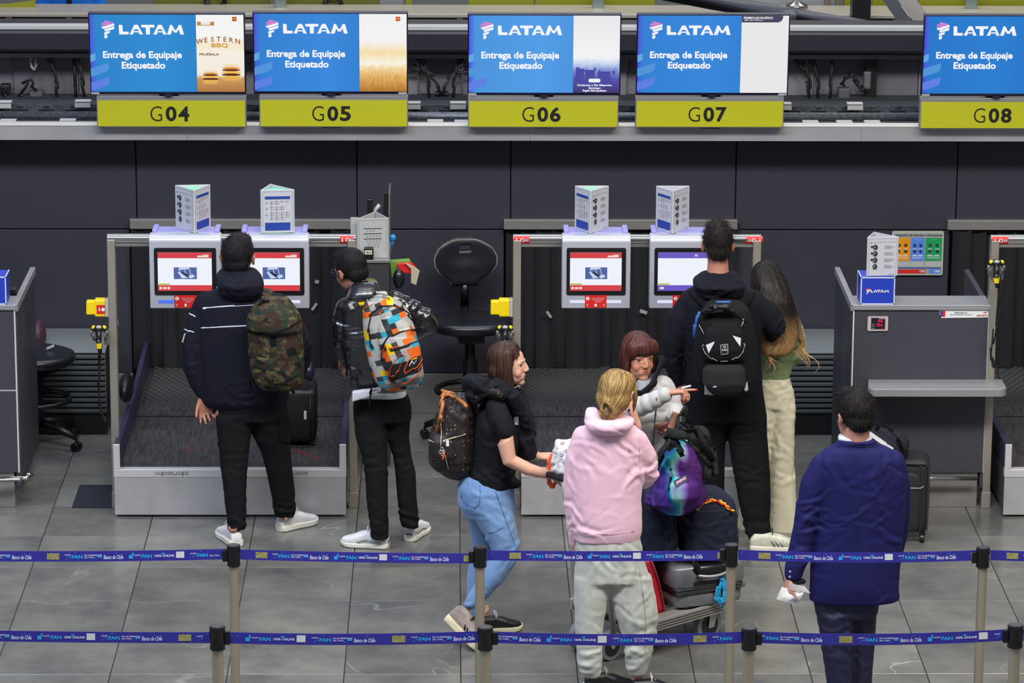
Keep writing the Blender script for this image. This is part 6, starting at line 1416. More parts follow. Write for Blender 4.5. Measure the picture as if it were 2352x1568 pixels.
hl, te = at(1022, 1422, Y-.14), gz(1094, 1492); shoe(p3, hl, te, up=(.72, -.1, .7), m=M_taupe, ms=M_cream, lace=M_dark, w=.11, h=.1, sole=.04, L=.27, hightop=.02, stripes=M_dark)
shoe(p3, gz(1092, 1455), gz(1160, 1448), m=M_dark, ms=M_cream, lace=M_lace, w=.10, h=.09, sole=.03, L=.26)
dress(p3, [(h.o, .145), (at(1215, 1080, Y-.2), .165), (at(1245, 1060, Y+.14), .14), (at(1180, 1045, Y-.21), .10), (at(1290, 1095, Y-.16), .1), (at(1078, 1396, Y-.1), .05), (gz(1090, 1480), .12), (gz(1120, 1440), .14)])
# ---- girl in pink hoodie
Y = -3.90; p4 = person('young woman in a pale pink hoodie and grey sweatpants, blonde hair in a low bun', A(X_(1430, 1560, Y), Y, 0))
h = Head(at(1416, 902, Y+.02), -.38, -.02, .04, sc=1.02); mb = MB(); h.build(mb, neckto=at(1412, 965, Y), neckr=.047)
rows(mb, [(1345, 1460, 1010, Y, .5), (1350, 1455, 1100, Y, .5), (1335, 1465, 1240, Y, .6)])
limb(mb, [(1365, 1260, Y-.03, 30), (1358, 1400, Y-.04, 22), (1356, 1545, Y-.05, 13), (1358, 1572, Y-.03, 13)]); limb(mb, [(1435, 1260, Y, 30), (1458, 1400, Y-.02, 22), (1464, 1545, Y-.02, 13), (1468, 1575, Y-.0, 13)])
limb(mb, [(1330, 1010, Y, 19), (1318, 1120, Y, 15), (1322, 1235, Y+.04, 11)]); limb(mb, [(1480, 1020, Y+.02, 19), (1490, 1110, Y+.08, 15), (1468, 1010, Y+.17, 12), (1462, 972, Y+.15, 10.5)])
hand(mb, at(1322, 1240, Y+.04), (.05, .15, -1), (1, .1, 0), thumb=1, curls=(.3, .35, .4, .4), sc=.92)
hand(mb, at(1462, 974, Y+.14), (-.30, -.05, 1), (-.85, .4, 0), thumb=-1, curls=(.25, .3, .35, .4), sc=.92, tout=.5, spread=.14)
body(p4, mb, .0052, (214, 164, 142), [h], dict(lip=(190, 100, 96)))
mb = MB(); c = at(1445, 942, Y+.06); mb.ell(c, (.006, .004, .009)); part('fingernail', mb, mat('nail_blue', (40, 70, 190), .3), p4, smooth=1, label='bright blue fingernail')
def HB4(m):
    h.E(m, (0, -.016, .036), (.087, .098, .088)); h.E(m, (0, -.050, -.020), (.087, .064, .070)); h.E(m, (0, -.072, -.060), (.052, .046, .050)); h.E(m, (0, -.095, -.088), (.032, .030, .026)); h.E(m, (.02, .02, .06), (.066, .05, .05))
    P = [h.P(.024*math.cos(v)-.006, -.128-.006*math.sin(2*v), -.048+.030*math.sin(v)) for v in np.linspace(0, 2*PI, 14, endpoint=False)]; m.tube(P, .0095, 8, closed=True)
    m.tube([h.P(.07, .035, .04), h.P(.086, .03, -.01), h.P(.084, .035, -.07), h.P(.078, .04, -.105)], [.018, .014, .009, .003], 8)
    m.tube(spl([h.P(-.05, -.08, -.08), h.P(-.03, -.10, -.105), h.P(.0, -.105, -.115), h.P(.03, -.09, -.11)], 4), .013, 8)
flowhair(p4, h, HB4, (80, 58, 34), (196, 160, 100), n=1700, L=.12, seed=12, vox=.0055, flow=lambda x, y, z: (A(0, -.11, -.085)-A(x, y, z)) if y < .03 or z > -.01 else A(0, 0, -1), streak=.003)
M_pink = mat('hoodie_pink', (222, 180, 196), .85, bump=.08, bs=400, sheen=.3, var=.03, vs=20)
mb = MB(); rows(mb, [(1372, 1442, 968, Y, .9), (1338, 1462, 980, Y, .62), (1318, 1478, 996, Y, .55), (1312, 1482, 1030, Y, .52), (1310, 1478, 1090, Y, .55), (1312, 1474, 1150, Y, .57), (1314, 1476, 1195, Y, .58), (1318, 1476, 1218, Y, .58), (1320, 1470, 1240, Y, .55)])
limb(mb, [(1338, 1000, Y, 24), (1323, 1050, Y, 26), (1316, 1120, Y+.01, 24), (1318, 1180, Y+.02, 21), (1320, 1228, Y+.03, 16), (1320, 1246, Y+.04, 14)])
limb(mb, [(1462, 1010, Y, 26), (1480, 1050, Y+.03, 29), (1486, 1090, Y+.06, 28), (1480, 1105, Y+.12, 25), (1474, 1060, Y+.16, 20), (1466, 1004, Y+.16, 15)])
mh = MB()
rows(mh, [(1372, 1448, 952, Y+.01, .8), (1346, 1456, 956, Y-.03, .7), (1340, 1458, 968, Y-.06, .62), (1346, 1452, 982, Y-.08, .5), (1364, 1434, 998, Y-.09, .36)]); rows(mh, [(1346, 1372, 936, Y-.02, 1.), (1343, 1380, 950, Y-.04, 1.2), (1342, 1390, 966, Y-.05, 1.)])
PH = cloth('hoodie', mb, M_pink, p4, amp=.005, scale=5, drape=.0016, folds=[(at(1480, 1090, Y-.05), (-.6, 0, 1), .13, .009, .055), (at(1450, 1050, Y-.15), (1, 0, .45), .13, .007, .07), (at(1420, 1200, Y-.2), (.25, 0, 1), .12, .004, .09), (at(1318, 1180, Y), (0, 0, 1), .14, .007, .05), (at(1330, 1060, Y-.1), (.8, 0, .5), .12, .005, .05)], seed=13)
PH2 = cloth('hood', mh, M_pink, p4, folds=[(at(1400, 985, Y-.15), (.2, 0, 1), .07, .005, .06)], seed=53, sm=5, amp=.003, drape=.001)
nmp = [PH.name]
seam('hem_seam', [(1316, 1217), (1340, 1222), (1400, 1227), (1450, 1222), (1476, 1212)], nmp, mat('pink_seam', (196, 152, 168), .9), p4, 1.6)
seam('armhole_seam', [(1478, 992), (1468, 1030), (1470, 1080), (1476, 1118)], nmp, mat('pink_seam', (196, 152, 168), .9), p4, 1.2)
M_sw = None
M_swp = mat('sweatpants_grey', (168, 170, 162), .9, bump=.15, bs=500, sheen=.3, var=.10, vs=35)
mb = MB(); rows(mb, [(1326, 1468, 1222, Y, .52), (1322, 1474, 1245, Y, .54), (1320, 1482, 1290, Y, .56), (1318, 1492, 1330, Y, .55)])
rows(mb, [(1318, 1402, 1320, Y-.01, .85), (1318, 1398, 1368, Y-.02, .85), (1319, 1388, 1420, Y-.03, .85), (1322, 1384, 1472, Y-.04, .85), (1326, 1383, 1518, Y-.05, .85), (1332, 1380, 1540, Y-.05, .9), (1337, 1376, 1552, Y-.05, .9)])
rows(mb, [(1396, 1496, 1320, Y, .8), (1402, 1506, 1368, Y, .8), (1414, 1512, 1410, Y-.01, .8), (1424, 1508, 1450, Y-.01, .82), (1434, 1500, 1490, Y-.02, .85), (1437, 1490, 1524, Y-.02, .88), (1444, 1484, 1548, Y-.02, .9)])
SW = cloth('sweatpants', mb, M_swp, p4, amp=.006, scale=5, folds=[(at(1358, 1530, Y-.1), (0, 0, 1), .11, .008, .045), (at(1462, 1520, Y-.1), (0, 0, 1), .13, .008, .05), (at(1395, 1330, Y-.15), (.9, 0, .9), .13, .006, .05), (at(1470, 1440, Y-.1), (.2, 0, 1), .15, .005, .08)], seed=14)
seam('side_seam', [(1468, 1300), (1476, 1370), (1483, 1430), (1482, 1500)], [SW.name], mat('sweat_seam', (132, 134, 128), .9), p4, 1.4)
shoe(p4, gz(1342, 1588), gz(1412, 1584), m=M_dark, ms=mat('sole_offwhite', (206, 204, 196), .6), ms2=M_lace, lace=M_lace, w=.10, h=.095, sole=.03, L=.26)
shoe(p4, gz(1446, 1602), gz(1538, 1598), m=M_dark, ms=mat('sole_offwhite', (206, 204, 196), .6), ms2=M_lace, lace=M_lace, w=.10, h=.095, sole=.03, L=.26)
dress(p4, [(h.o, .135), (at(1322, 1258, Y+.04), .075), (at(1452, 945, Y+.19), .095), (gz(1360, 1570), .12), (gz(1470, 1585), .12)])
# ---- older woman in puffer jacket
Y = -2.45; p5 = person('older woman with reddish brown fringe in a pale grey puffer jacket, pointing right', A(X_(1465, 1250, Y), Y, 0))
h = Head(at(1467, 822, Y), PI+.42, -.02, .0, sc=1.02); mb = MB(); h.build(mb, nose=.7, neckto=at(1470, 890, Y+.04), neckr=.05, jaw=1.08)
rows(mb, [(1410, 1520, 940, Y, .5), (1415, 1515, 1050, Y, .5)])
for x in (1440, 1495): limb(mb, [(x, 1060, Y, 30), (x, 1200, Y, 22), (x, 1360, Y, 14)])
limb(mb, [(1405, 900, Y, 18), (1440, 935, Y-.20, 15), (1533, 903, Y-.30, 10)]); limb(mb, [(1530, 890, Y, 18), (1550, 935, Y-.04, 14), (1549, 956, Y-.13, 10)])
tips = hand(mb, at(1535, 902, Y-.30), (1, -.1, .14), (-.1, -.1, -1), thumb=1, curls=(.04, .85, 1.0, 1.0), sc=.98, tout=.42, spread=.04)
tips2 = hand(mb, at(1548, 958, Y-.16), (-.30, -.35, -.85), (-.7, .4, .2), thumb=1, curls=(.6, .7, .8, .8), sc=.95, tout=.5)
SK5 = (188, 132, 106)
B5 = body(p5, mb, .0042, SK5, [h], dict(lip=(160, 84, 76), aged=1.))
h.eyes(p5, skin=mat('skin188', SK5, .52, attr=True, spec=.35), brow=(86, 52, 40), gaze=(.25, .0), iris=(80, 70, 52), openn=.66)
M_nail = mat('nail_red', (160, 16, 24), .25)
for (p, d) in tips+tips2:
    mb = MB(); v = nrm(CAM-p); a, b = basis(v); ax = nrm(d-v*(d@v)); mb.ell(p+v*.0055, (.0075, .0055, .003), [ax, np.cross(v, ax), v], 10, 6); part('fingernail', mb, M_nail, p5, smooth=1)
mb = MB(); c, d = tips[2][0]-tips[2][1]*.03, tips[2][1]; a, b = basis(d); mb.tube([c+.0105*(math.cos(v)*a+math.sin(v)*b) for v in np.linspace(0, 2*PI, 14, endpoint=False)], .002, 6, closed=True); part('ring', mb, mat('silver', (200, 200, 200), .2, .9), p5, smooth=1)
def HB5(m):
    h.E(m, (0, -.014, .052), (.087, .102, .092)); h.E(m, (0, -.055, -.020), (.088, .066, .088)); h.E(m, (0, .058, .076), (.064, .042, .042)); h.E(m, (0, -.06, -.075), (.070, .046, .045))
    for e in (-1, 1): h.E(m, (e*.078, -.004, .0), (.019, .042, .085)); h.E(m, (e*.066, .040, .060), (.024, .036, .045))
    m.tube([h.P(.0, .075, .085), h.P(.0, .094, .060), h.P(.0, .095, .038)], [.02, .015, .006], 10)
    for x in (-.05, -.03, -.015, .015, .03, .05): m.tube([h.P(x*.9, .072-.2*abs(x), .09), h.P(x, .093-.42*abs(x), .062), h.P(x*1.05, .093-.45*abs(x), .035)], [.018, .014, .005], 8)
flowhair(p5, h, HB5, (44, 22, 24), (108, 62, 52), n=1900, L=.11, seed=15, vox=.0055, free=.4)
M_puf = mat('puffer_grey', (176, 174, 172), .5, bump=.08, bs=60, sheen=.2, var=.03, vs=12)
s5 = at(1405, 895, Y); e5 = at(1442, 940, Y-.20); w5 = at(1533, 903, Y-.30)
def quilt(V, N):
    x = V[:, 0]-at(1500, 950, Y)[0]; z = V[:, 2]+.35*np.abs(x)*.6; ph = z/.062
    a2 = (V-e5)@nrm(w5-e5); near = (np.linalg.norm(np.cross(V-e5, nrm(w5-e5)), axis=1) < .085)&(a2 > -.12)&(V[:, 1] < Y-.10)
    r2 = (V-at(1545, 900, Y))@nrm(at(1548, 955, Y)-at(1545, 900, Y)); 
    ph = np.where(near, a2/.055, ph); f = np.abs(np.sin(ph*PI))
    return .0075*(np.sqrt(f+.02)-.8)
mb = MB(); rows(mb, [(1432, 1510, 872, Y+.02, .9), (1405, 1528, 884, Y, .7), (1388, 1548, 905, Y, .62), (1390, 1546, 950, Y, .62), (1395, 1530, 1000, Y, .62), (1395, 1526, 1045, Y, .62), (1400, 1520, 1070, Y, .58)])
limb(mb, [(1408, 890, Y, 26), (1412, 930, Y-.08, 27), (1440, 945, Y-.20, 26), (1490, 925, Y-.27, 23), (1528, 906, Y-.30, 18)], n=18)
limb(mb, [(1522, 885, Y, 25), (1540, 915, Y-.02, 25), (1552, 945, Y-.06, 20), (1550, 960, Y-.13, 16)], n=18)
PU = cloth('puffer_jacket', mb, M_puf, p5, vox=.0075, sm=3, amp=.003, seed=16, fn=quilt)
mb = MB(); mb.tube(spl([at(1428, 868, Y-.04), at(1450, 893, Y-.13), at(1480, 905, Y-.15), at(1503, 880, Y-.13), at(1512, 850, Y-.08), at(1520, 826, Y-.02)], 4), [.024]*6+[.026]*8+[.024]*7, 12, flat=.45); mb.tube(spl([at(1428, 866, Y), at(1440, 850, Y+.10), at(1480, 845, Y+.14), at(1512, 840, Y+.06), at(1520, 826, Y-.01)], 4), .03, 12)
cloth('collar_lining', mb, fabric('lining_navy', (20, 20, 28)), p5, vox=.008, amp=.002)
mb = MB(); rows(mb, [(1462, 1500, 872, Y-.06, .8), (1464, 1500, 905, Y-.12, .6)]); cloth('inner_top', mb, fabric('inner_grey', (140, 144, 150)), p5, vox=.007, amp=.001)
seam('front_zip', [(1508, 912), (1506, 950), (1502, 990), (1498, 1040)], [PU.name], mat('zip_grey', (120, 120, 122), .4, .4), p5, 3.5)
mb = MB(); rows(mb, [(1402, 1522, 1050, Y, .55), (1405, 1525, 1100, Y, .55)]); 
for x in (1437, 1492): rows(mb, [(x-30, x+30, 1095, Y, .9), (x-26, x+26, 1200, Y, .9), (x-22, x+22, 1330, Y, .9), (x-20, x+20, 1368, Y, .9)])
cloth('trousers', mb, fabric('trousers_charcoal', (34, 34, 38)), p5, vox=.012)
for x in (1437, 1492): q = at(x, 1375, Y); shoe(p5, (q[0]-.02, Y+.08, 0), (q[0]+.02, Y-.16, 0), m=M_dark, ms=M_dark, w=.09, L=.25, vox=.008)
dress(p5, [(h.o, .15), (at(1472, 890, Y-.1), .07), (at(1565, 892, Y-.30), .11), (at(1542, 972, Y-.16), .075), (at(1437, 1375, Y), .2), (at(1492, 1375, Y), .2)])
# ---- tall man
Y = -1.30; p6 = person('tall man seen from behind in navy hooded sweatshirt and black trousers, black backpack on', A(X_(1680, 1200, Y), Y, 0))
h = Head(at(1648, 566, Y+.03), .04, .04, .0, sc=1.06); mb = MB(); h.build(mb, neckto=at(1649, 640, Y), neckr=.060)
rows(mb, [(1580, 1730, 690, Y, .5), (1585, 1735, 800, Y, .5), (1580, 1745, 920, Y, .5)])
L6a = [(1620, 930, Y, 34), (1638, 1080, Y, 24), (1640, 1210, Y, 15), (1640, 1235, Y, 15)]; L6b = [(1712, 930, Y-.02, 34), (1728, 1080, Y-.06, 24), (1744, 1215, Y-.12, 15), (1745, 1250, Y-.13, 14)]
for L_ in (L6a, L6b): limb(mb, [(a, b, c_, r*.85) for a, b, c_, r in L_])
limb(mb, [(1575, 705, Y, 19), (1545, 800, Y-.02, 16), (1558, 880, Y+.05, 12)]); limb(mb, [(1745, 710, Y, 19), (1785, 765, Y+.03, 16), (1740, 775, Y+.2, 12)])
hand(mb, at(1560, 884, Y+.05), (.15, .1, -1), (1, .1, 0), thumb=1, curls=(.6, .7, .7, .7)); hand(mb, at(1740, 775, Y+.2), (-.2, .9, 0), (0, 0, -1), thumb=1)
body(p6, mb, .0058, (186, 128, 108), [h], dict(stubble=.4))
shorthair(p6, h, [((0, -.014, .048), (.080, .096, .092)), ((0, .018, .105), (.058, .062, .034)), ((0, -.062, -.008), (.062, .044, .056))], (34, 27, 27), n=2200, L=.030, up=.75, seed=17, flow=lambda x, y, z: (.4 if z > .08 else 0, 0, .5 if z > .06 else -.2))
M_tall = fabric('sweat_blue_black', (19, 19, 30))
mb = MB(); rows(mb, [(1605, 1694, 655, Y, .8), (1575, 1730, 668, Y, .62), (1562, 1750, 690, Y, .55), (1565, 1752, 730, Y, .52), (1572, 1748, 790, Y, .52), (1574, 1750, 850, Y, .52), (1574, 1752, 895, Y, .52), (1582, 1748, 908, Y, .5)])
limb(mb, [(1586, 690, Y, 27), (1562, 730, Y, 29), (1549, 785, Y-.0, 26), (1545, 830, Y+.02, 23), (1556, 875, Y+.05, 16)])
limb(mb, [(1728, 692, Y, 28), (1760, 722, Y+.01, 28), (1782, 752, Y+.03, 25), (1772, 768, Y+.10, 20), (1745, 776, Y+.2, 15)])
mh = MB()
rows(mh, [(1612, 1690, 625, Y-.02, .85), (1592, 1704, 640, Y-.05, .8), (1592, 1712, 655, Y-.09, .7), (1606, 1706, 680, Y-.10, .45), (1630, 1684, 694, Y-.09, .35)])
TH = cloth('hooded_sweatshirt', mb, M_tall, p6, folds=[(at(1785, 755, Y), (1, 0, -.4), .12, .009, .05), (at(1548, 800, Y), (0, 0, 1), .14, .006, .06), (at(1650, 660, Y-.15), (.5, 0, 1), .09, .005, .05)], seed=18)
cloth('hood', mh, M_tall, p6, folds=[(at(1650, 660, Y-.15), (.5, 0, 1), .09, .008, .05)], seed=54, sm=2)
mb = MB(); rows(mb, [(1574, 1752, 892, Y, .52), (1573, 1757, 925, Y, .54), (1573, 1762, 960, Y-.0, .54)])
rows(mb, [(1573, 1672, 950, Y, .85), (1578, 1667, 1000, Y, .85), (1592, 1664, 1060, Y, .85), (1606, 1664, 1120, Y, .85), (1612, 1664, 1180, Y, .85), (1612, 1664, 1232, Y, .85)])
rows(mb, [(1666, 1761, 950, Y-.01, .85), (1672, 1762, 1000, Y-.02, .85), (1684, 1768, 1080, Y-.05, .85), (1696, 1770, 1150, Y-.08, .85), (1706, 1768, 1195, Y-.1, .88), (1713, 1772, 1222, Y-.12, .88), (1722, 1768, 1240, Y-.12, .88)])
cloth('trousers', mb, M_blackp, p6, folds=[(at(1742, 1215, Y-.15), (.2, 0, 1), .11, .010, .04), (at(1725, 1090, Y-.15), (.2, 0, 1), .14, .005, .06), (at(1670, 990, Y-.15), (.7, 0, 1), .13, .006, .06)], seed=19)
M_lime = mat('shoe_cream', (196, 196, 176), .6, var=.2, vs=30)
gshoe(p6, 1722, 1262, 1806, 1262, m=M_lime, ms=M_wsole, lace=M_dark, stripes=M_dark, w=.105, h=.1, L=.30)
gshoe(p6, 1630, 1238, 1655, 1215, m=M_lime, ms=M_wsole, lace=M_dark, w=.105, h=.1, L=.28)
dress(p6, [(h.o, .165), (at(1560, 900, Y+.05), .08), (gz(1750, 1255), .12), (gz(1640, 1235), .12)])
# ---- woman with long hair
Y = -1.02; p7 = person('woman with very long dark wavy hair in a sage green hoodie and cream wide trousers', A(X_(1780, 1200, Y), Y, 0))
h = Head(at(1757, 648, Y), .25, .0, .05, sc=.97); mb = MB(); h.build(mb, neckto=at(1765, 705, Y), neckr=.047)
rows(mb, [(1745, 1815, 740, Y, .5), (1750, 1812, 860, Y, .5)])
for L_ in ([(1755, 880, Y, 26), (1745, 1050, Y, 20), (1735, 1222, Y, 12)], [(1795, 880, Y, 26), (1798, 1050, Y, 20), (1802, 1222, Y-.02, 12)]): limb(mb, L_)
limb(mb, [(1820, 740, Y, 16), (1836, 805, Y, 14), (1800, 830, Y+.2, 10)])
hand(mb, at(1800, 830, Y+.2), (-.5, .6, 0), (0, 0, -1), thumb=1, sc=.9)
body(p7, mb, .007, (200, 150, 128), [h], {})
M_sage = fabric('hoodie_sage', (150, 166, 122))
mb = MB(); rows(mb, [(1740, 1800, 705, Y, .9), (1724, 1828, 730, Y, .6), (1722, 1834, 770, Y, .55), (1730, 1826, 820, Y, .55), (1736, 1818, 850, Y, .55), (1738, 1814, 868, Y, .52)])
limb(mb, [(1816, 738, Y, 22), (1829, 775, Y-.01, 23), (1832, 805, Y+.02, 21), (1820, 826, Y+.10, 17)]); limb(mb, [(1735, 738, Y, 20), (1724, 790, Y, 20), (1726, 830, Y+.05, 17)])
SG = cloth('hoodie', mb, M_sage, p7, folds=[(at(1832, 800, Y), (0, 0, 1), .11, .009, .045), (at(1785, 845, Y-.1), (.2, 0, 1), .1, .006, .05)], seed=20)
decal_text('back_print', 'ENC', (1782, 823), 16, 7, [SG.name], M_pk, p7, bold=.02)
mb = MB(); rows(mb, [(1738, 1815, 852, Y, .52), (1742, 1814, 864, Y, .53)]); cloth('waistband', mb, fabric('rib_sage', (92, 108, 72)), p7, vox=.008, amp=.002)
def HB7(m):
    h.E(m, (0, -.012, .042), (.089, .102, .090)); h.E(m, (0, -.055, -.03), (.088, .066, .10))
    rows(m, [(1730, 1790, 615, Y-.03, .9), (1724, 1808, 645, Y-.07, .85), (1726, 1822, 690, Y-.12, .7), (1732, 1830, 730, Y-.14, .62), (1738, 1836, 765, Y-.15, .6), (1744, 1828, 795, Y-.16, .55), (1754, 1812, 815, Y-.17, .4)], e=2.2)
    limb(m, [(1806, 690, Y-.06, 15), (1824, 740, Y-.10, 14), (1838, 775, Y-.12, 9), (1848, 796, Y-.13, 3)]); limb(m, [(1768, 790, Y-.17, 12), (1762, 812, Y-.18, 6), (1766, 824, Y-.18, 2)])
flowhair(p7, h, HB7, (12, 9, 9), (38, 28, 24), n=2600, L=.22, seed=21, vox=.007, flow=lambda x, y, z: A(x*1.2 if z > 0 else .12, y*1.2 if z > 0 else -.02, -1), tip=((176, 138, 92), at(1780, 812, Y-.2)[2], at(1780, 725, Y-.2)[2]), wave=.75, streak=.006, free=.75, w=.005)
M_crm = fabric('trousers_cream', (204, 198, 172), sheen=.15)
mb = MB(); rows(mb, [(1738, 1816, 866, Y, .55), (1738, 1824, 900, Y, .58), (1738, 1828, 935, Y, .58)])
rows(mb, [(1738, 1786, 930, Y, .95), (1722, 1776, 1000, Y, .95), (1710, 1765, 1100, Y+.01, .95), (1696, 1760, 1180, Y+.01, .95), (1690, 1758, 1226, Y+.01, .95)])
rows(mb, [(1776, 1828, 930, Y, .95), (1772, 1826, 1000, Y-.01, .95), (1770, 1824, 1060, Y-.02, .95), (1768, 1828, 1130, Y-.03, .95), (1764, 1834, 1200, Y-.03, .95), (1762, 1836, 1230, Y-.03, .95)])
cloth('wide_trousers', mb, M_crm, p7, amp=.007, scale=5, folds=[(at(1800, 1090, Y-.1), (.2, 0, 1), .12, .006, .06), (at(1785, 900, Y-.1), (.8, 0, 1), .1, .005, .05)], seed=22)
shoe(p7, (X_(1800, 1230, Y), Y-.06, 0), (X_(1815, 1230, Y), Y+.2, 0), m=mat('shoe_tan', (150, 104, 58), .6), ms=mat('shoe_tan', (150, 104, 58), .6), w=.09, L=.24); shoe(p7, (X_(1728, 1230, Y), Y-.04, 0), (X_(1728, 1230, Y), Y+.2, 0), m=mat('shoe_tan', (150, 104, 58), .6), ms=mat('shoe_tan', (150, 104, 58), .6), w=.09, L=.24)
dress(p7, [(h.o, .14), (A(X_(1800, 1230, Y), Y, 0), .1), (A(X_(1728, 1230, Y), Y, 0), .1)])
# ---- man in blue suit
Y = -4.34; p8 = person('man in a royal blue suit seen from behind holding a passport low at his left', A(X_(1960, 1568, Y), Y, 0))
h = Head(at(1962, 955, Y+.02), .42, -.05, -.02, sc=1.08); mb = MB(); h.build(mb, neckto=at(1966, 1030, Y), neckr=.062, jaw=1.1)
rows(mb, [(1890, 2050, 1070, Y, .5), (1890, 2055, 1200, Y, .5), (1890, 2050, 1370, Y, .55)])
q = A(X_(1935, 1500, Y), Y-.02, 0); q2 = A(X_(1985, 1500, Y), Y+.03, 0)
mb.tube([at(1925, 1400, Y), q+A(0, 0, .45), q+A(0, 0, .06)], [.07, .045, .034], 14); mb.tube([at(1990, 1400, Y), q2+A(0, 0, .45), q2+A(0, 0, .06)], [.07, .045, .034], 14)
limb(mb, [(1880, 1100, Y, 22), (1850, 1210, Y-.02, 19), (1822, 1322, Y-.03, 12)]); limb(mb, [(2060, 1080, Y, 22), (2072, 1180, Y+.04, 18), (2058, 1270, Y+.14, 12)])
hand(mb, at(1813, 1322, Y-.04), (-.12, .0, -1), (1, .25, 0), thumb=1, curls=(.55, .6, .7, .7), sc=1.0, tout=.5)
hand(mb, at(2058, 1272, Y+.14), (0, .3, -1), (-1, 0, 0), thumb=-1, curls=(.5, .5, .5, .5))
SK8 = (190, 138, 118)
body(p8, mb, .0055, SK8, [h], dict(stubble=.15))
h.eyes(p8, skin=mat('skin190', SK8, .52, attr=True, spec=.35), brow=(24, 20, 20))
shorthair(p8, h, [((0, -.016, .042), (.084, .100, .092)), ((0, -.060, -.006), (.068, .050, .060)), ((0, .028, .088), (.066, .064, .040)), ((.066, .004, .0), (.018, .020, .028)), ((-.066, .004, .0), (.018, .020, .028))], (24, 20, 19), n=2400, L=.024, up=.35, seed=23, amp=.005)
M_suit = mat('suit_blue', (25, 25, 78), .75, bump=.10, bs=350, spec=.2, var=.04, vs=15)
mb = MB(); rows(mb, [(1930, 2010, 1008, Y-.02, .8), (1916, 2018, 1020, Y, .7), (1895, 2045, 1030, Y, .58), (1872, 2070, 1052, Y, .50), (1866, 2080, 1085, Y, .48), (1868, 2082, 1140, Y, .48), (1868, 2078, 1200, Y, .48), (1864, 2072, 1260, Y, .50), (1860, 2066, 1320, Y, .52), (1858, 2064, 1376, Y, .52)], e=2.2)
limb(mb, [(1888, 1066, Y, 27), (1868, 1110, Y, 31), (1856, 1170, Y-.01, 29), (1844, 1230, Y-.02, 27), (1832, 1280, Y-.03, 25), (1822, 1318, Y-.04, 21)], n=18)
limb(mb, [(2050, 1060, Y, 28), (2062, 1110, Y+.02, 29), (2066, 1170, Y+.05, 26), (2062, 1225, Y+.09, 24), (2056, 1262, Y+.14, 20)], n=18)
SU = cloth('suit_jacket', mb, M_suit, p8, amp=.005, scale=5, folds=[(at(1850, 1190, Y-.1), (-.2, 0, 1), .13, .009, .055), (at(1840, 1270, Y-.1), (-.2, 0, 1), .10, .006, .045), (at(1960, 1200, Y-.2), (.15, 0, 1), .16, .005, .08), (at(2060, 1130, Y-.1), (1, 0, .3), .12, .006, .05), (at(1905, 1130, Y-.2), (1, 0, -.6), .12, .006, .06), (at(2040, 1220, Y-.15), (.4, 0, 1), .12, .005, .05)], seed=24)
nms = [SU.name]; M_ss = mat('suit_seam', (18, 20, 52), .7)
seam('back_seam', [(1962, 1050), (1966, 1150), (1968, 1250), (1966, 1374)], nms, M_ss, p8, 1.3); seam('collar_seam', [(1922, 1028), (1960, 1022), (2004, 1026)], nms, M_ss, p8, 1.6)
seam('sleeve_seam', [(1884, 1052), (1893, 1085), (1894, 1130), (1888, 1170)], nms, M_ss, p8, 1.3); seam('sleeve_seam', [(2050, 1048), (2044, 1090), (2042, 1130), (2048, 1170)], nms, M_ss, p8, 1.3)
mb = MB(); rows(mb, [(1926, 2002, 999, Y+.01, .85), (1924, 2004, 1008, Y+.01, .85), (1928, 2002, 1020, Y+.02, .7)]); cloth('shirt_collar', mb, fabric('shirt_white', (205, 206, 210)), p8, vox=.006, amp=0)
for (x, y) in ((1815, 1312), (1814, 1324), (1812, 1335)):
    hh = hit(x, y, nms, .0015)
    if hh: mb = MB(); a, b = basis(hh[1]); mb.cyl(hh[0]-hh[1]*.002, hh[0]+hh[1]*.002, .006, 10); part('cuff_button', mb, mat('button', (150, 150, 170), .3), p8)
mb = MB(); rows(mb, [(1874, 2040, 1340, Y, .55), (1868, 2020, 1385, Y, .56), (1874, 2016, 1410, Y, .58)])
for q_, x0_, x1_ in ((q, 1876, 1962), (q2, 1948, 2014)):
    c = at((x0_+x1_)/2, 1405, q_[1]); R_ = []; t = np.arange(24)/24*2*PI; hw = (x1_-x0_)/2*mpp(c)
    for f_, wd_ in ((0, 1.), (.35, .86), (.7, .70), (1., .60)):
        z = c[2]*(1-f_)+.05*f_; cc = A(c[0]*(1-f_)+q_[0]*f_, q_[1], z); R_.append(cc+hw*wd_*(np.cos(t)[:, None]*A(1, 0, 0)+.95*np.sin(t)[:, None]*A(0, 1, 0)))
    mb.rings(R_)
cloth('suit_trousers', mb, mat('suit_trouser', (19, 21, 54), .65, bump=.1, bs=350), p8, folds=[(at(1945, 1420, Y-.15), (.4, 0, 1), .12, .005, .06), (q+A(0, -.1, .5), (0, 0, 1), .15, .006, .07)], seed=25)
for q_ in (q, q2): shoe(p8, q_+A(.0, -.08, 0), q_+A(0, .2, 0), m=M_dark, ms=M_dark, w=.1, L=.29, vox=.007)
dress(p8, [(h.o, .155), (at(1808, 1350, Y-.04), .11), (at(2058, 1290, Y+.14), .1), (q, .09), (q2, .09)])
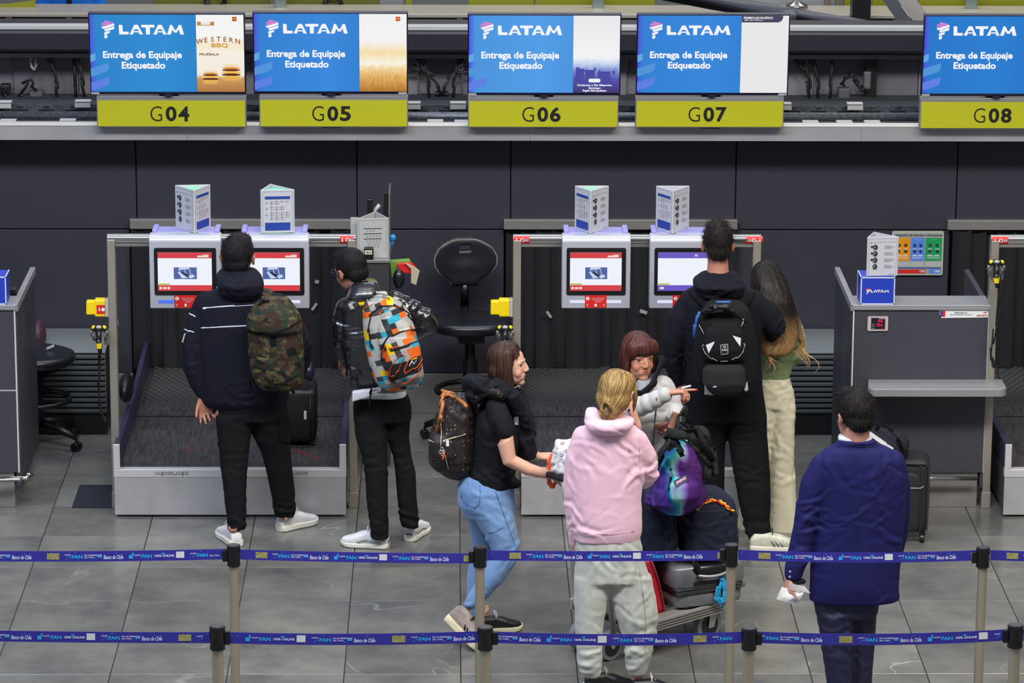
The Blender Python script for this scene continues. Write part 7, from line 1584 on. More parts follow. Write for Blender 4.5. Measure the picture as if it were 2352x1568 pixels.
# ---- distant staff member in a blue jacket behind the far counter
Yq = YF+.75; c0 = at(165, 20, Yq); p9 = person('person in a bright blue jacket standing behind the far counter at top left', A(c0[0], Yq, 0))
mb = MB(); h = Head(A(c0[0], Yq, 1.62), .1); h.build(mb, neckto=A(c0[0], Yq, 1.42)); mb.tube([(c0[0]-.1, Yq, .9), (c0[0]-.1, Yq, .08)], [.08, .04], 12); mb.tube([(c0[0]+.1, Yq, .9), (c0[0]+.1, Yq, .08)], [.08, .04], 12); mb.tube([(c0[0], Yq, .85), (c0[0], Yq, 1.4)], [.14, .13], 16)
aw = at(100, 33, YF+.35); aw2 = at(222, 33, YF+.35); hand(mb, aw+A(0, 0, .0), (.2, -.8, 0), (0, 0, -1), thumb=1); hand(mb, aw2, (-.2, -.8, 0), (0, 0, -1), thumb=-1)
body(p9, mb, .009, (180, 130, 110), [h], {}); shorthair(p9, h, HP, (30, 24, 22), n=200, vox=.009)
M_bj = fabric('jacket_bright_blue', (28, 108, 200)); mb = MB(); mb.rings([[A(c0[0]+w_*math.cos(t), Yq+.14*math.sin(t), z) for t in np.linspace(0, 2*PI, 24, endpoint=False)] for w_, z in ((.22, .95), (.22, 1.15), (.21, 1.3), (.20, 1.42), (.09, 1.48))])
for s, tgt in ((-1, aw), (1, aw2)): mb.tube([A(c0[0]+s*.2, Yq, 1.38), A(c0[0]+s*.27, Yq-.05, 1.2), tgt+A(0, .03, .03)], [.075, .065, .045], 12)
cloth('jacket', mb, M_bj, p9, vox=.014); mb = MB(); mb.slab([(c0[0]-.05, Yq-.17, 1.0), (c0[0]+.03, Yq-.17, 1.0), (c0[0]+.01, Yq-.17, 1.4), (c0[0]-.02, Yq-.17, 1.4)], (0, .04, 0)); part('dark_front', mb, M_navyh, p9)
mb = MB()
for s in (-1, 1): mb.tube([(c0[0]+s*.1, Yq, .96), (c0[0]+s*.1, Yq, .04)], [.11, .08], 14)
cloth('trousers', mb, M_blackp, p9, vox=.016)
for s in (-1, 1): shoe(p9, (c0[0]+s*.1, Yq+.08, 0), (c0[0]+s*.1, Yq-.18, 0), m=M_dark, ms=M_dark, w=.1, L=.28, vox=.01)
# ================================================================== BAGS
def sbox(mb, c, half, ax=None, e=4., n=24, m=14, taper=None):
    ax = np.eye(3) if ax is None else np.array(ax, float); R = []; t = np.arange(n)/n*2*PI
    ct = np.sign(np.cos(t))*np.abs(np.cos(t))**(2/e); st = np.sign(np.sin(t))*np.abs(np.sin(t))**(2/e)
    for i in range(m+1):
        ph = -PI/2+PI*i/m; z = math.copysign(abs(math.sin(ph))**(2/e), ph); r = max(abs(math.cos(ph))**(2/e), .02); k = 1 if taper is None else 1+(taper-1)*(z*.5+.5)
        R.append(np.array(c)+(half[0]*r*k*ct)[:, None]*ax[0]+(half[1]*r*k*st)[:, None]*ax[1]+half[2]*z*ax[2])
    mb.rings(R); return mb
def axes(yaw, tilt=0., roll=0.):
    m = Matrix.Rotation(yaw, 3, 'Z') @ Matrix.Rotation(tilt, 3, 'X') @ Matrix.Rotation(roll, 3, 'Y'); return np.array(m).T
def pattern(name, kind, cols, scale, rough=.75):
    m = bpy.data.materials.new(name); m.use_nodes = True; nt = m.node_tree; n = nt.nodes; b = n['Principled BSDF']; L = nt.links.new; b.inputs['Roughness'].default_value = rough; b.inputs['Specular IOR Level'].default_value = .25
    tc = n.new('ShaderNodeTexCoord'); v = tc.outputs['Object']
    def ramp(f, stops, const=True):
        cr = n.new('ShaderNodeValToRGB'); cr.color_ramp.interpolation = 'CONSTANT' if const else 'LINEAR'; el = cr.color_ramp.elements; el[0].position = stops[0][0]; el[0].color = lin(stops[0][1]); el[1].position = stops[1][0]; el[1].color = lin(stops[1][1])
        for p, c in stops[2:]: q_ = el.new(p); q_.color = lin(c)
        L(f, cr.inputs[0]); return cr.outputs[0]
    if kind == 'camo':
        out = None
        for i, (c, sc, th) in enumerate(cols):
            if i == 0: out = None; base = c; continue
            mp = n.new('ShaderNodeMapping'); mp.inputs['Location'].default_value = (i*7.3, i*3.1, i*5.7); mp.inputs['Scale'].default_value = (1, 1, 1.5); L(v, mp.inputs[0])
            t = n.new('ShaderNodeTexNoise'); t.inputs['Scale'].default_value = sc; t.inputs['Detail'].default_value = 1.5; t.inputs['Distortion'].default_value = .8; L(mp.outputs[0], t.inputs['Vector'])
            g = n.new('ShaderNodeMath'); g.operation = 'GREATER_THAN'; g.inputs[1].default_value = th; L(t.outputs['Fac'], g.inputs[0])
            mx = n.new('ShaderNodeMix'); mx.data_type = 'RGBA'; L(g.outputs[0], mx.inputs[0])
            if out is None: mx.inputs[6].default_value = lin(base)
            else: L(out, mx.inputs[6])
            mx.inputs[7].default_value = lin(c); out = mx.outputs[2]
        L(out, b.inputs['Base Color'])
    elif kind == 'check':
        mp = n.new('ShaderNodeMapping'); mp.inputs['Rotation'].default_value = (0, .38, 0); mp.inputs['Scale'].default_value = (scale, scale*.0+.001, scale*1.15); L(v, mp.inputs[0])
        nz = n.new('ShaderNodeTexNoise'); nz.inputs['Scale'].default_value = 9; L(v, nz.inputs['Vector']); s = n.new('ShaderNodeVectorMath'); s.operation = 'SCALE'; s.inputs['Scale'].default_value = .55; L(nz.outputs['Color'], s.inputs[0])
        ad = n.new('ShaderNodeVectorMath'); ad.operation = 'ADD'; L(mp.outputs[0], ad.inputs[0]); L(s.outputs[0], ad.inputs[1])
        fl = n.new('ShaderNodeVectorMath'); fl.operation = 'FLOOR'; L(ad.outputs[0], fl.inputs[0]); sp = n.new('ShaderNodeSeparateXYZ'); L(fl.outputs[0], sp.inputs[0]); cb = n.new('ShaderNodeCombineXYZ'); L(sp.outputs[0], cb.inputs[0]); L(sp.outputs[2], cb.inputs[2])
        w = n.new('ShaderNodeTexWhiteNoise'); L(cb.outputs[0], w.inputs['Vector']); st = [(i/len(cols), c) for i, c in enumerate(cols)]
        L(ramp(w.outputs['Value'], st), b.inputs['Base Color'])
    elif kind == 'dots':
        vo = n.new('ShaderNodeTexVoronoi'); vo.inputs['Scale'].default_value = scale; vo.inputs['Randomness'].default_value = .25; L(v, vo.inputs['Vector'])
        L(ramp(vo.outputs['Distance'], [(0, cols[0]), (.11, cols[1]), (.15, cols[2]), (.2, cols[2])]), b.inputs['Base Color'])
    elif kind == 'dye':
        mp = n.new('ShaderNodeMapping'); mp.inputs['Scale'].default_value = (1, 1, .6); mp.inputs['Rotation'].default_value = (0, .6, 0); L(v, mp.inputs[0]); t = n.new('ShaderNodeTexNoise'); t.inputs['Scale'].default_value = scale; t.inputs['Detail'].default_value = 1; t.inputs['Distortion'].default_value = .9; L(mp.outputs[0], t.inputs['Vector'])
        sp = n.new('ShaderNodeSeparateXYZ'); L(v, sp.inputs[0]); m1 = n.new('ShaderNodeMath'); m1.operation = 'MULTIPLY_ADD'; L(sp.outputs[0], m1.inputs[0]); m1.inputs[1].default_value = 2.6; L(t.outputs['Fac'], m1.inputs[2])
        L(ramp(m1.outputs[0], cols, False), b.inputs['Base Color'])
    t = n.new('ShaderNodeTexNoise'); t.inputs['Scale'].default_value = 350; L(v, t.inputs['Vector']); bp = n.new('ShaderNodeBump'); bp.inputs['Strength'].default_value = .12; bp.inputs['Distance'].default_value = .01; L(t.outputs['Fac'], bp.inputs['Height']); L(bp.outputs[0], b.inputs['Normal']); return m
M_strap = fabric('strap_black', (18, 18, 20)); M_webk = fabric('web_black', (16, 16, 18))
def strap(name, par, px, w, th, m, names=None):
    """flat strap through pixel points with depth: (x, y, Y)"""
    P = spl([at(*p) for p in px], 5); mb = MB(); mb.tube(P, w/2, 10, flat=th/w, hint=(0, -1, .2)); return part(name, mb, m, par, smooth=1)
# camouflage backpack
Y = -1.50; M_camo = pattern('camo', 'camo', [((66, 54, 36), 0, 0), ((84, 82, 50), 14, .56), ((52, 35, 29), 11, .54), ((34, 46, 34), 12, .58), ((22, 22, 20), 15, .62)], 1)
b1 = thing('backpack', 'camouflage backpack hanging on the right shoulder of the man in the navy hoodie', 'backpack', at(634, 895, Y))
mb = MB(); rows(mb, [(612, 655, 688, Y+.03, .9), (590, 670, 700, Y+.01, .75), (574, 684, 722, Y, .66), (568, 692, 752, Y, .62), (570, 697, 800, Y, .62), (575, 699, 845, Y-.0, .62), (584, 698, 872, Y, .62), (600, 690, 892, Y+.01, .6)], yaw=-.15, e=2.8)
mb.mi = 0; BK = cloth('main_sack', mb, M_camo, b1, amp=.006, scale=9, folds=[(at(630, 860, Y-.1), (0, 0, 1), .12, .006, .06)], seed=31)
mb = MB(); rows(mb, [(606, 662, 684, Y+.01, .9), (582, 676, 700, Y-.01, .74), (569, 690, 722, Y-.015, .70), (565, 696, 745, Y-.02, .68), (566, 697, 757, Y-.02, .66)], yaw=-.15, e=2.6); LD = cloth('top_lid', mb, M_camo, b1, amp=.004, vox=.008, seed=32)
nb = [BK.name, LD.name]
seam('zip_band', [(568, 756), (590, 764), (630, 764), (665, 752), (690, 736)], nb, M_webk, b1, 7, off=.002); patch('web_panel', [(622, 790), (682, 768), (680, 748), (618, 768)], nb, mat('web_brown', (40, 34, 28), .8), b1, off=.004); patch('cinch_buckle', [(622, 798), (636, 793), (634, 768), (620, 772)], nb, M_webk, b1, off=.006)
seam('side_zip', [(610, 888), (650, 880), (690, 858)], nb, M_webk, b1, 5); patch('logo_patch', [(664, 820), (682, 812), (676, 796), (658, 803)], nb, M_webk, b1, off=.002)
drape_strap('shoulder_strap', [(611, 704), (611, 686), (614, 668), (617, 655)], [HD.name], M_camo, b1, 27, .008); strap('carry_loop', b1, [(598, 704, Y-.05), (604, 690, Y-.06), (616, 690, Y-.05), (626, 698, Y-.04)], .02, .008, M_webk)
for px in ([(582, 868, Y), (576, 890, Y+.02), (586, 898, Y)], [(660, 886, Y), (672, 893, Y+.02)]): strap('web_tail', b1, px+[(px[-1][0]+4, px[-1][1]+10, Y)], .016, .005, M_webk)
# checkered backpack
Y = -1.54; CK = pattern('checks', 'check', [(168, 168, 164), (40, 40, 42), (226, 190, 20), (166, 166, 160), (44, 150, 172), (216, 98, 26), (150, 150, 148), (60, 60, 60), (172, 172, 166)], 29., .7)
b2 = thing('backpack', 'grey backpack with yellow, orange and blue checks worn by the man in the leather jacket', 'backpack', at(900, 895, Y))
mb = MB(); rows(mb, [(848, 892, 680, Y+.03, .95), (836, 922, 694, Y+.01, .7), (832, 940, 716, Y, .62), (833, 952, 750, Y, .6), (838, 962, 790, Y, .6), (846, 970, 830, Y, .6), (856, 974, 862, Y, .6), (870, 966, 886, Y, .58), (892, 940, 897, Y+.02, .5)], yaw=.05, e=2.7)
K1 = cloth('main_sack', mb, CK, b2, amp=.004, scale=8, seed=33)
mb = MB(); rows(mb, [(878, 920, 724, Y-.06, .9), (868, 940, 745, Y-.07, .62), (866, 952, 780, Y-.08, .58), (872, 962, 815, Y-.085, .56), (880, 970, 850, Y-.08, .55), (892, 968, 874, Y-.07, .55), (912, 950, 886, Y-.05, .5)], e=2.5); K2 = cloth('middle_pocket', mb, CK, b2, amp=.003, vox=.008, seed=34)
mb = MB(); rows(mb, [(892, 950, 772, Y-.13, .6), (882, 964, 790, Y-.135, .5), (884, 970, 830, Y-.14, .5), (892, 972, 862, Y-.13, .5), (906, 958, 880, Y-.10, .5)], e=2.6); K3 = cloth('front_pocket', mb, CK, b2, amp=.003, vox=.008, seed=35)
nb = [K1.name, K2.name, K3.name]; M_or = mat('zip_orange', (222, 84, 24), .6); M_dkf = fabric('panel_charcoal', (34, 30, 32))
seam('main_zip', [(856, 800), (848, 760), (852, 725), (872, 704), (905, 702), (935, 716), (952, 742)], nb, M_dkf, b2, 6, off=.002); seam('pocket_zip', [(884, 830), (878, 800), (890, 775), (920, 762), (952, 756), (966, 762)], nb, M_dkf, b2, 6, off=.002)
seam('pocket_zip', [(896, 803), (930, 795), (968, 780)], nb, M_dkf, b2, 5, off=.003); seam('orange_cord', [(824, 718), (838, 708), (858, 697)], nb, M_or, b2, 3, off=.003); seam('orange_cord', [(872, 722), (884, 710), (905, 702), (922, 706)], nb, M_or, b2, 3, off=.004); seam('orange_cord', [(883, 822), (880, 806), (886, 792)], nb, M_or, b2, 3, off=.005)
patch('emblem_panel', [(896, 876), (966, 852), (970, 820), (898, 838)], nb, M_dkf, b2, off=.003); nb2 = nb
seam('emblem_outline', [(900, 874), (896, 850), (910, 824), (930, 815), (916, 850), (904, 866)], nb, M_or, b2, 2.4, off=.005); seam('emblem_outline', [(930, 858), (936, 832), (950, 818), (972, 822), (958, 842), (930, 858)], nb, M_or, b2, 2.4, off=.005); seam('emblem_outline', [(900, 876), (930, 878), (960, 858), (974, 826)], nb, M_or, b2, 2.4, off=.005); seam('emblem_wave', [(940, 840), (946, 828), (950, 836), (956, 826)], nb, M_pw, b2, 2, off=.006, smooth=False)
decal_text('maker_lettering', 'QUIKSILVER', (906, 797), 28, 4, nb, M_or, b2, ang=.18, off=.004, bold=.04); decal_text('cap_lettering', '◠', (938, 735), 10, 6, nb, M_dkf, b2) if False else None
patch('zip_label', [(918, 762), (940, 756), (938, 751), (916, 757)], nb, mat('tag_bone', (200, 198, 180), .5), b2, off=.006, grid=3); patch('grey_base', [(880, 896), (968, 878), (974, 868), (876, 884)], nb, mat('base_grey', (120, 120, 122), .8), b2, off=.002)
for px in ([(846, 696), (832, 692), (816, 697), (804, 706)], [(892, 690), (896, 680), (898, 672)]): drape_strap('shoulder_strap', px, [JK.name], CK if px[0][0] < 870 else M_dkf, b2, 20, .008)
strap('carry_loop', b2, [(852, 690, Y-.03), (862, 674, Y-.02), (884, 672, Y-.02), (896, 686, Y-.03)], .02, .008, CK); strap('web_tail', b2, [(862, 888, Y+.05), (850, 900, Y+.07), (848, 925, Y+.08), (850, 950, Y+.08)], .012, .004, M_webk)
# black backpack
Y = -1.57; M_bp = fabric('pack_black', (20, 20, 22)); M_bp2 = mat('pack_mesh', (28, 27, 30), .85, bump=.5, bs=350)
b3 = thing('backpack', 'large black backpack with white reflective corners worn by the tall man', 'backpack', at(1665, 905, Y))
mb = MB(); rows(mb, [(1630, 1704, 692, Y+.04, .8), (1614, 1720, 708, Y+.01, .66), (1602, 1728, 735, Y, .62), (1594, 1737, 780, Y, .6), (1591, 1741, 830, Y, .6), (1592, 1741, 870, Y, .58), (1602, 1736, 895, Y, .56), (1620, 1728, 908, Y+.02, .5)], e=2.8); Q1 = cloth('main_sack', mb, M_bp, b3, amp=.004, seed=36)
mb = MB(); rows(mb, [(1636, 1690, 740, Y-.11, .5), (1618, 1706, 760, Y-.12, .45), (1612, 1714, 800, Y-.13, .45), (1614, 1714, 822, Y-.12, .42), (1628, 1700, 832, Y-.10, .4)], e=2.8); Q2 = cloth('upper_pocket', mb, M_bp, b3, amp=.003, vox=.008, seed=37)
mb = MB(); rows(mb, [(1628, 1700, 832, Y-.11, .4), (1614, 1712, 846, Y-.12, .42), (1612, 1714, 880, Y-.12, .42), (1624, 1706, 898, Y-.10, .4), (1640, 1690, 906, Y-.08, .4)], e=2.5); Q3 = cloth('mesh_pocket', mb, M_bp2, b3, amp=.002, vox=.008, seed=38)
nb = [Q1.name, Q2.name, Q3.name]; M_refl = mat('reflective_white', (205, 205, 210), .4)
mb = MB(); mb.tube(spl([at(1622, 722, Y-.08), at(1640, 708, Y-.12), at(1668, 704, Y-.13), at(1690, 716, Y-.10)], 5), .016, 10, flat=.7); part('grab_handle', mb, mat('handle_gloss', (26, 26, 28), .3), b3, smooth=1)
for pl in ([(1628, 811), (1641, 786), (1641, 784), (1622, 792)], [(1700, 796), (1701, 776), (1682, 770), (1690, 782)]): patch('reflective_patch', pl, nb, M_refl, b3, off=.004, grid=3)
patch('reflective_patch', [(1618, 904), (1640, 906), (1626, 895), (1620, 882)], nb, M_refl, b3, off=.004, grid=3); patch('reflective_patch', [(1712, 898), (1718, 894), (1716, 874), (1708, 892)], nb, M_refl, b3, off=.004, grid=3)
for P in ([(1616, 790), (1620, 810), (1632, 822), (1648, 828)], [(1708, 788), (1706, 806), (1696, 820), (1680, 826)], [(1655, 829), (1672, 828)], [(1606, 746), (1612, 756), (1617, 766)], [(1706, 732), (1706, 742), (1702, 750)]): seam('reflective_piping', P, nb, M_refl, b3, 1.6, off=.003)
patch('metal_badge', [(1656, 813), (1672, 811), (1671, 790), (1655, 792)], nb, mat('badge_dark', (60, 58, 58), .3, .4), b3, off=.004, grid=3); seam('badge_edge', [(1656, 813), (1672, 811), (1671, 790), (1655, 792), (1656, 813)], nb, M_refl, b3, 1.1, off=.007, smooth=False); decal_text('badge_text', 'SWISS', (1664, 803), 12, 4, nb, M_refl, b3, off=.007); seam('badge_mark', [(1661, 796), (1664, 794), (1667, 796), (1664, 799), (1661, 796)], nb, M_refl, b3, 1.1, off=.007)
for P in ([(1608, 735), (1625, 724), (1660, 718), (1695, 726), (1716, 740)], [(1596, 800), (1604, 850), (1612, 880)]): seam('zip', P, nb, M_webk, b3, 5, off=.002)
patch('zip_pull', [(1638, 888), (1646, 887), (1646, 884), (1638, 885)], nb, M_pw, b3, off=.008, grid=2)
for px in ([(1634, 704), (1618, 690), (1604, 676), (1594, 664)], [(1698, 704), (1710, 690), (1718, 676), (1722, 662)]): drape_strap('shoulder_strap', px, [TH.name], M_bp, b3, 30, .010)
M_lb = mat('lining_blue', (50, 96, 170), .7); strap('blue_edge', b3, [(1598, 770, Y+.05), (1596, 750, Y+.05), (1602, 728, Y+.06), (1608, 716, Y+.07)], .03, .02, M_lb)
mb = MB(); mb.tube([at(1644, 696, Y+.02), at(1678, 695, Y+.02)], .012, 8); part('blue_back_edge', mb, M_lb, b3, smooth=1)
# monogram backpack
Y = -2.98; M_mono = pattern('monogram', 'dots', [(210, 176, 84), (150, 116, 60), (38, 32, 34)], 46., .5)
b4 = thing('backpack', 'dark brown backpack with small gold motifs and tan handles on the walking woman', 'backpack', at(1035, 1100, Y))
mb = MB(); rows(mb, [(1042, 1084, 905, Y, 1.), (1018, 1088, 925, Y, 1.3), (1000, 1090, 955, Y, 1.25), (986, 1092, 1000, Y, 1.15), (983, 1094, 1040, Y, 1.15), (988, 1094, 1066, Y, 1.1), (1010, 1090, 1084, Y, 1.), (1038, 1076, 1100, Y, .7)], e=2.5); G1 = cloth('main_sack', mb, M_mono, b4, amp=.007, scale=9, folds=[(at(1060, 960, Y-.15), (1, 0, .5), .12, .006, .06)], seed=40)
mb = MB(); rows(mb, [(994, 1030, 990, Y-.08, 1.2), (985, 1046, 1008, Y-.09, 1.1), (984, 1056, 1040, Y-.09, 1.), (992, 1052, 1064, Y-.08, .9), (1010, 1040, 1076, Y-.06, .7)], e=2.6); G2 = cloth('front_pocket', mb, M_mono, b4, amp=.003, vox=.008, seed=41)
nb = [G1.name, G2.name]; M_tan = mat('leather_tan', (160, 96, 44), .45); M_zc = mat('zip_bone', (186, 176, 150), .45, .2)
mb = MB(); mb.tube(spl([at(1004, 982, Y-.10), at(1012, 960, Y-.12), at(1017, 930, Y-.10), at(1020, 904, Y-.04), at(1030, 906, Y-.04), at(1050, 916, Y-.08), at(1068, 928, Y-.14), at(1072, 934, Y-.16)], 5), .010, 8, flat=.6); part('tan_handle', mb, M_tan, b4, smooth=1)
mb = MB(); mb.tube(spl([at(1018, 906, Y+.02), at(1040, 903, Y+.04), at(1062, 918, Y+.02)], 5), .009, 8, flat=.6); part('tan_handle', mb, M_tan, b4, smooth=1)
seam('zip', [(1018, 1014), (1040, 1005), (1070, 996)], nb, M_zc, b4, 3, off=.003); seam('zip', [(1013, 968), (1014, 1000), (1012, 1025)], nb, M_zc, b4, 4, off=.004); seam('zip', [(1018, 1030), (1026, 1060), (1030, 1076)], nb, M_zc, b4, 2, off=.003); seam('zip', [(983, 1002), (988, 1012), (996, 1016)], nb, M_zc, b4, 3, off=.003)
mb = MB(); c = at(1028, 1018, Y-.26); mb.obox(c, (.015, .004, .032)); part('zip_pull', mb, M_pw, b4, bevel=.003)
mb = MB(); c = at(1015, 1035, Y-.26); 
for i, (dx, dz) in enumerate(((0, .01), (.008, -.004), (-.008, -.006), (.003, -.018))): mb.tube([c+A(dx, 0, dz)+.008*A(math.cos(v), 0, math.sin(v)) for v in np.linspace(0, 2*PI, 10, endpoint=False)], .0022, 5, closed=True)
part('key_rings', mb, mat('silver', (200, 200, 200), .2, .9), b4, smooth=1); mb = MB(); mb.tube([c+A(.01, 0, -.012), c+A(.005, 0, -.045)], [.006, .004], 6); part('orange_tag', mb, mat('tag_orange', (235, 80, 20), .5), b4)
drape_strap('shoulder_strap', [(1082, 935), (1100, 912), (1122, 900), (1142, 900), (1154, 910)], [c.name for c in p3.children if c.name.split('.')[0] in ('t_shirt', 'draped_sweater')], M_mono, b4, 15)
# ================================================================== LUGGAGE TROLLEY
M_tro = mat('trolley_alu', (170, 166, 160), .38, .5, var=.08, vs=20); M_trd = mat('trolley_dark', (30, 30, 34), .5)
Af, Ar = A(1.20, -2.86, 0), A(.67, -3.32, 0)   # front and rear axle middles
fd = nrm(Af-Ar); ld = A(fd[1], -fd[0], 0); Lt = np.linalg.norm(Af-Ar)
tro = thing('luggage_trolley', 'airport luggage trolley loaded with navy duffels and a grey case', 'trolley', (Af+Ar)/2)
def TP(s, l, z): return Ar+fd*s+ld*l+A(0, 0, z)
tax = [fd, ld, A(0, 0, 1)]
for l in (-.22, -.07, .07, .22):
    part('deck_rail', MB().obox(TP(Lt*.58, l, .20), (Lt*.82, .075, .022), tax), M_tro, tro, bevel=.003)
mb = MB()
for s in (.24, .5, .85): mb.obox(TP(Lt*s, 0, .175), (.05, .5 if s > .3 else .4, .03), tax)
part('deck_crossbars', mb, M_trd, tro)
for l in (-.275, .275):
    mb = MB(); mb.obox(TP(Lt*.58, l, .19), (Lt*.82, .022, .06), tax); part('side_beam', mb, M_tro, tro, bevel=.004)
    mb = MB()
    for dz in (-.014, .0, .014): mb.obox(TP(Lt*.58, l*1.045, .19+dz), (Lt*.82, .003, .003), tax)
    part('beam_groove', mb, M_trd, tro)
part('front_bumper', MB().tube(spl([TP(Lt*.95, -.27, .21), TP(Lt*1.08, -.25, .22), TP(Lt*1.14, 0, .22), TP(Lt*1.08, .25, .22), TP(Lt*.95, .27, .21)], 5), .032, 10), M_tro, tro, smooth=1)
def wheel(c, r, lab=None, fork=True):
    mb = MB(); mb.cyl(c-ld*.02, c+ld*.02, r, 28); w_ = part('wheel', mb, mat('wheel_grey', (120, 120, 124), .5), tro, bevel=.004, smooth=2); mb = MB(); mb.cyl(c-ld*.023, c+ld*.023, r*.68, 24); part('wheel_rim', mb, M_trd, w_); mb = MB(); mb.cyl(c-ld*.03, c+ld*.03, r*.16, 12); part('hub', mb, M_tro, w_)
    if fork:
        mb = MB()
        for l in (-.03, .03): mb.slab([c+ld*l-fd*.02-A(0, 0, .01), c+ld*l+fd*.02-A(0, 0, .01), c+ld*l+fd*.05+A(0, 0, r+.01), c+ld*l-fd*.01+A(0, 0, r+.01)], ld*.004)
        mb.obox(c+A(0, 0, r+.012)+fd*.02, (.09, .07, .01), tax); part('fork', mb, M_tro, tro, bevel=.002)
for l in (-.22, .22): wheel(TP(Lt*.92, l, .088), .088); wheel(TP(Lt*.06, l*.5, .078), .078, fork=False)
for l in (-.11, .14): part('handle_upright', MB().tube(spl([TP(.04, l, .2), TP(-.03, l*1.05, .6), TP(-.08, l*1.1, .95)], 5), .016, 10), M_tro, tro, smooth=1)
hb0, hb1 = at(1262, 1100, -3.28), at(1300, 1104, -3.05)
part('handle_bar', MB().tube([TP(-.08, -.24, .95), TP(-.08, .20, .95)], .018, 12), M_trd, tro, smooth=1)
M_oh = mat('handle_orange', (230, 86, 24), .35)
for (a, b) in (((1273, 1053, -3.14), (1258, 1090, -3.14)),): mb = MB(); mb.tube(spl([at(1276, 1051, -3.12), at(1266, 1052, -3.12), at(1261, 1062, -3.12), at(1260, 1085, -3.12), at(1262, 1108, -3.12), at(1268, 1118, -3.12), at(1276, 1114, -3.12)], 4), .012, 10); part('orange_brake_handle', mb, M_oh, tro, smooth=1, label='bright orange brake handle')
mb = MB(); mb.tube([at(1276, 1104, -3.16), at(1312, 1102, -3.10)], [.016, .016], 10); part('black_grip', mb, M_trd, tro, smooth=1)
part('back_panel', MB().obox(TP(.06, .02, .38), (.015, .34, .28), tax), mat('panel_speckle', (110, 106, 98), .6, var=.25, vs=200), tro, bevel=.01)
# grey hard-shell case lying on the deck
M_hs = mat('shell_grey', (112, 114, 118), .32, .2, var=.04, vs=10)
cY = -3.17; c0_ = at(1592, 1350, cY); z0 = .215; zt_ = at(1600, 1296, cY)[2]
ys = math.atan2(fd[1], fd[0]); cax = axes(ys*.55)
cc = A(c0_[0]+.03, cY+.17, (z0+zt_)/2+.0); hz = (zt_-z0)/2
cs = thing('hard_suitcase', 'grey hard-shell suitcase lying on the trolley, blue cord tied on its handle side', 'suitcase', cc-A(0, 0, hz))
mb = MB(); sbox(mb, cc+A(0, 0, hz*.42), (.215, .17, hz*.58), cax, 7.); part('upper_shell', mb, M_hs, cs, smooth=1)
mb = MB(); sbox(mb, cc-A(0, 0, hz*.62), (.205, .165, hz*.38), cax, 6.); part('lower_shell', mb, M_hs, cs, smooth=1)
mb = MB(); sbox(mb, cc-A(0, 0, hz*.20), (.209, .166, hz*.20), cax, 8.); part('zip_band', mb, M_dark, cs, smooth=1)
f0 = cc-cax[1]*.171
for dz in (.03, -.03, -.13): mb = MB(); mb.obox(f0-cax[1]*-.001+A(0, 0, hz*.42*0)-A(0, 0, hz*(.2+dz)), (.40, .006, .004), cax); part('zip_line', mb, mat('zipgrey', (70, 70, 72), .5), cs)
mb = MB(); mb.obox(f0+A(0, 0, hz*.62), (.17, .012, .055), cax); part('handle_recess', mb, M_dark, cs, bevel=.008)
mb = MB(); P = [f0-cax[1]*(.012+.016*(1-(u/.085)**2))+A(0, 0, hz*.62-.006-.008*(1-(u/.085)**2))+cax[0]*u for u in np.linspace(-.085, .085, 13)]; mb.tube(P, .008, 8); part('side_handle', mb, mat('handle_silver', (160, 160, 164), .35, .4), cs, smooth=1)
mb = MB(); mb.obox(f0-cax[1]*.001+A(0, 0, hz*.16), (.20, .008, .022), cax); part('black_band', mb, M_dark, cs, bevel=.003)
M_cord = mat('cord_cyan', (24, 148, 200), .6); s0 = f0-cax[1]*.012+cax[0]*.055
mb = MB()
for i in range(5):
    a_ = .008+.006*i; P = [s0+A(0, 0, .03)+cax[0]*0, s0+cax[0]*a_-A(0, 0, .02), s0+cax[0]*a_*1.2-A(0, 0, .07+.004*i), s0-A(0, 0, .09+.003*i), s0-cax[0]*a_*1.2-A(0, 0, .07), s0-cax[0]*a_-A(0, 0, .02), s0+A(0, 0, .03)]; mb.tube(spl(P, 4), .0042, 6)
mb.tube([s0-A(0, 0, .07), s0-A(0, 0, .14)-cax[0]*.008], .0045, 6); mb.ell(s0+A(0, 0, .028), (.011, .009, .012)); solo('cord', mb, M_cord, 'coiled bright blue cord hanging from the grey suitcase', 'cord', smooth=1)
pl = thing('padlock', 'small brass padlock on the zips of the grey suitcase', 'padlock', s0+cax[0]*.045-A(0, 0, .06)); q_ = ORG[pl.name]
mb = MB(); mb.obox(q_, (.026, .01, .026), cax); part('lock_body', mb, mat('brass', (200, 150, 40), .3, .6), pl, bevel=.003); mb = MB(); mb.tube([q_+cax[0]*.009*math.cos(v)+A(0, 0, .013+.016*math.sin(v)) for v in np.linspace(0, PI, 10)], .0028, 6); part('shackle', mb, mat('silver', (200, 200, 200), .2, .9), pl, smooth=1)
mb = MB(); mb.obox(q_+cax[0]*.006+A(0, 0, .045), (.035, .006, .008), axes(.0, 0, .6)); part('zip_pull', mb, mat('silver', (200, 200, 200), .2, .9), pl, bevel=.002)
# red case beside it
mb = MB(); ry = -3.22; P0 = [at(1478, 1290, ry), at(1496, 1286, ry), at(1512, 1330, ry), at(1524, 1385, ry), at(1526, 1402, ry), at(1514, 1415, ry), at(1478, 1418, ry)]; mb.slab(P0, (0, .30, 0)); V_, F_ = voxel(mb, .009); V_ = smooth_(V_, F_, 4)
rc = thing('red_case', 'deep red soft case squeezed between the girl in pink and the grey suitcase', 'suitcase', at(1500, 1415, ry)); finish('shell', V_, F_, mat('case_red', (168, 18, 34), .5, var=.06, vs=20), rc)
mb = MB(); mb.tube([p+A(0, -.002, 0) for p in P0[1:6]], .006, 6); part('piping', mb, mat('case_red2', (120, 12, 24), .5), rc, smooth=1)
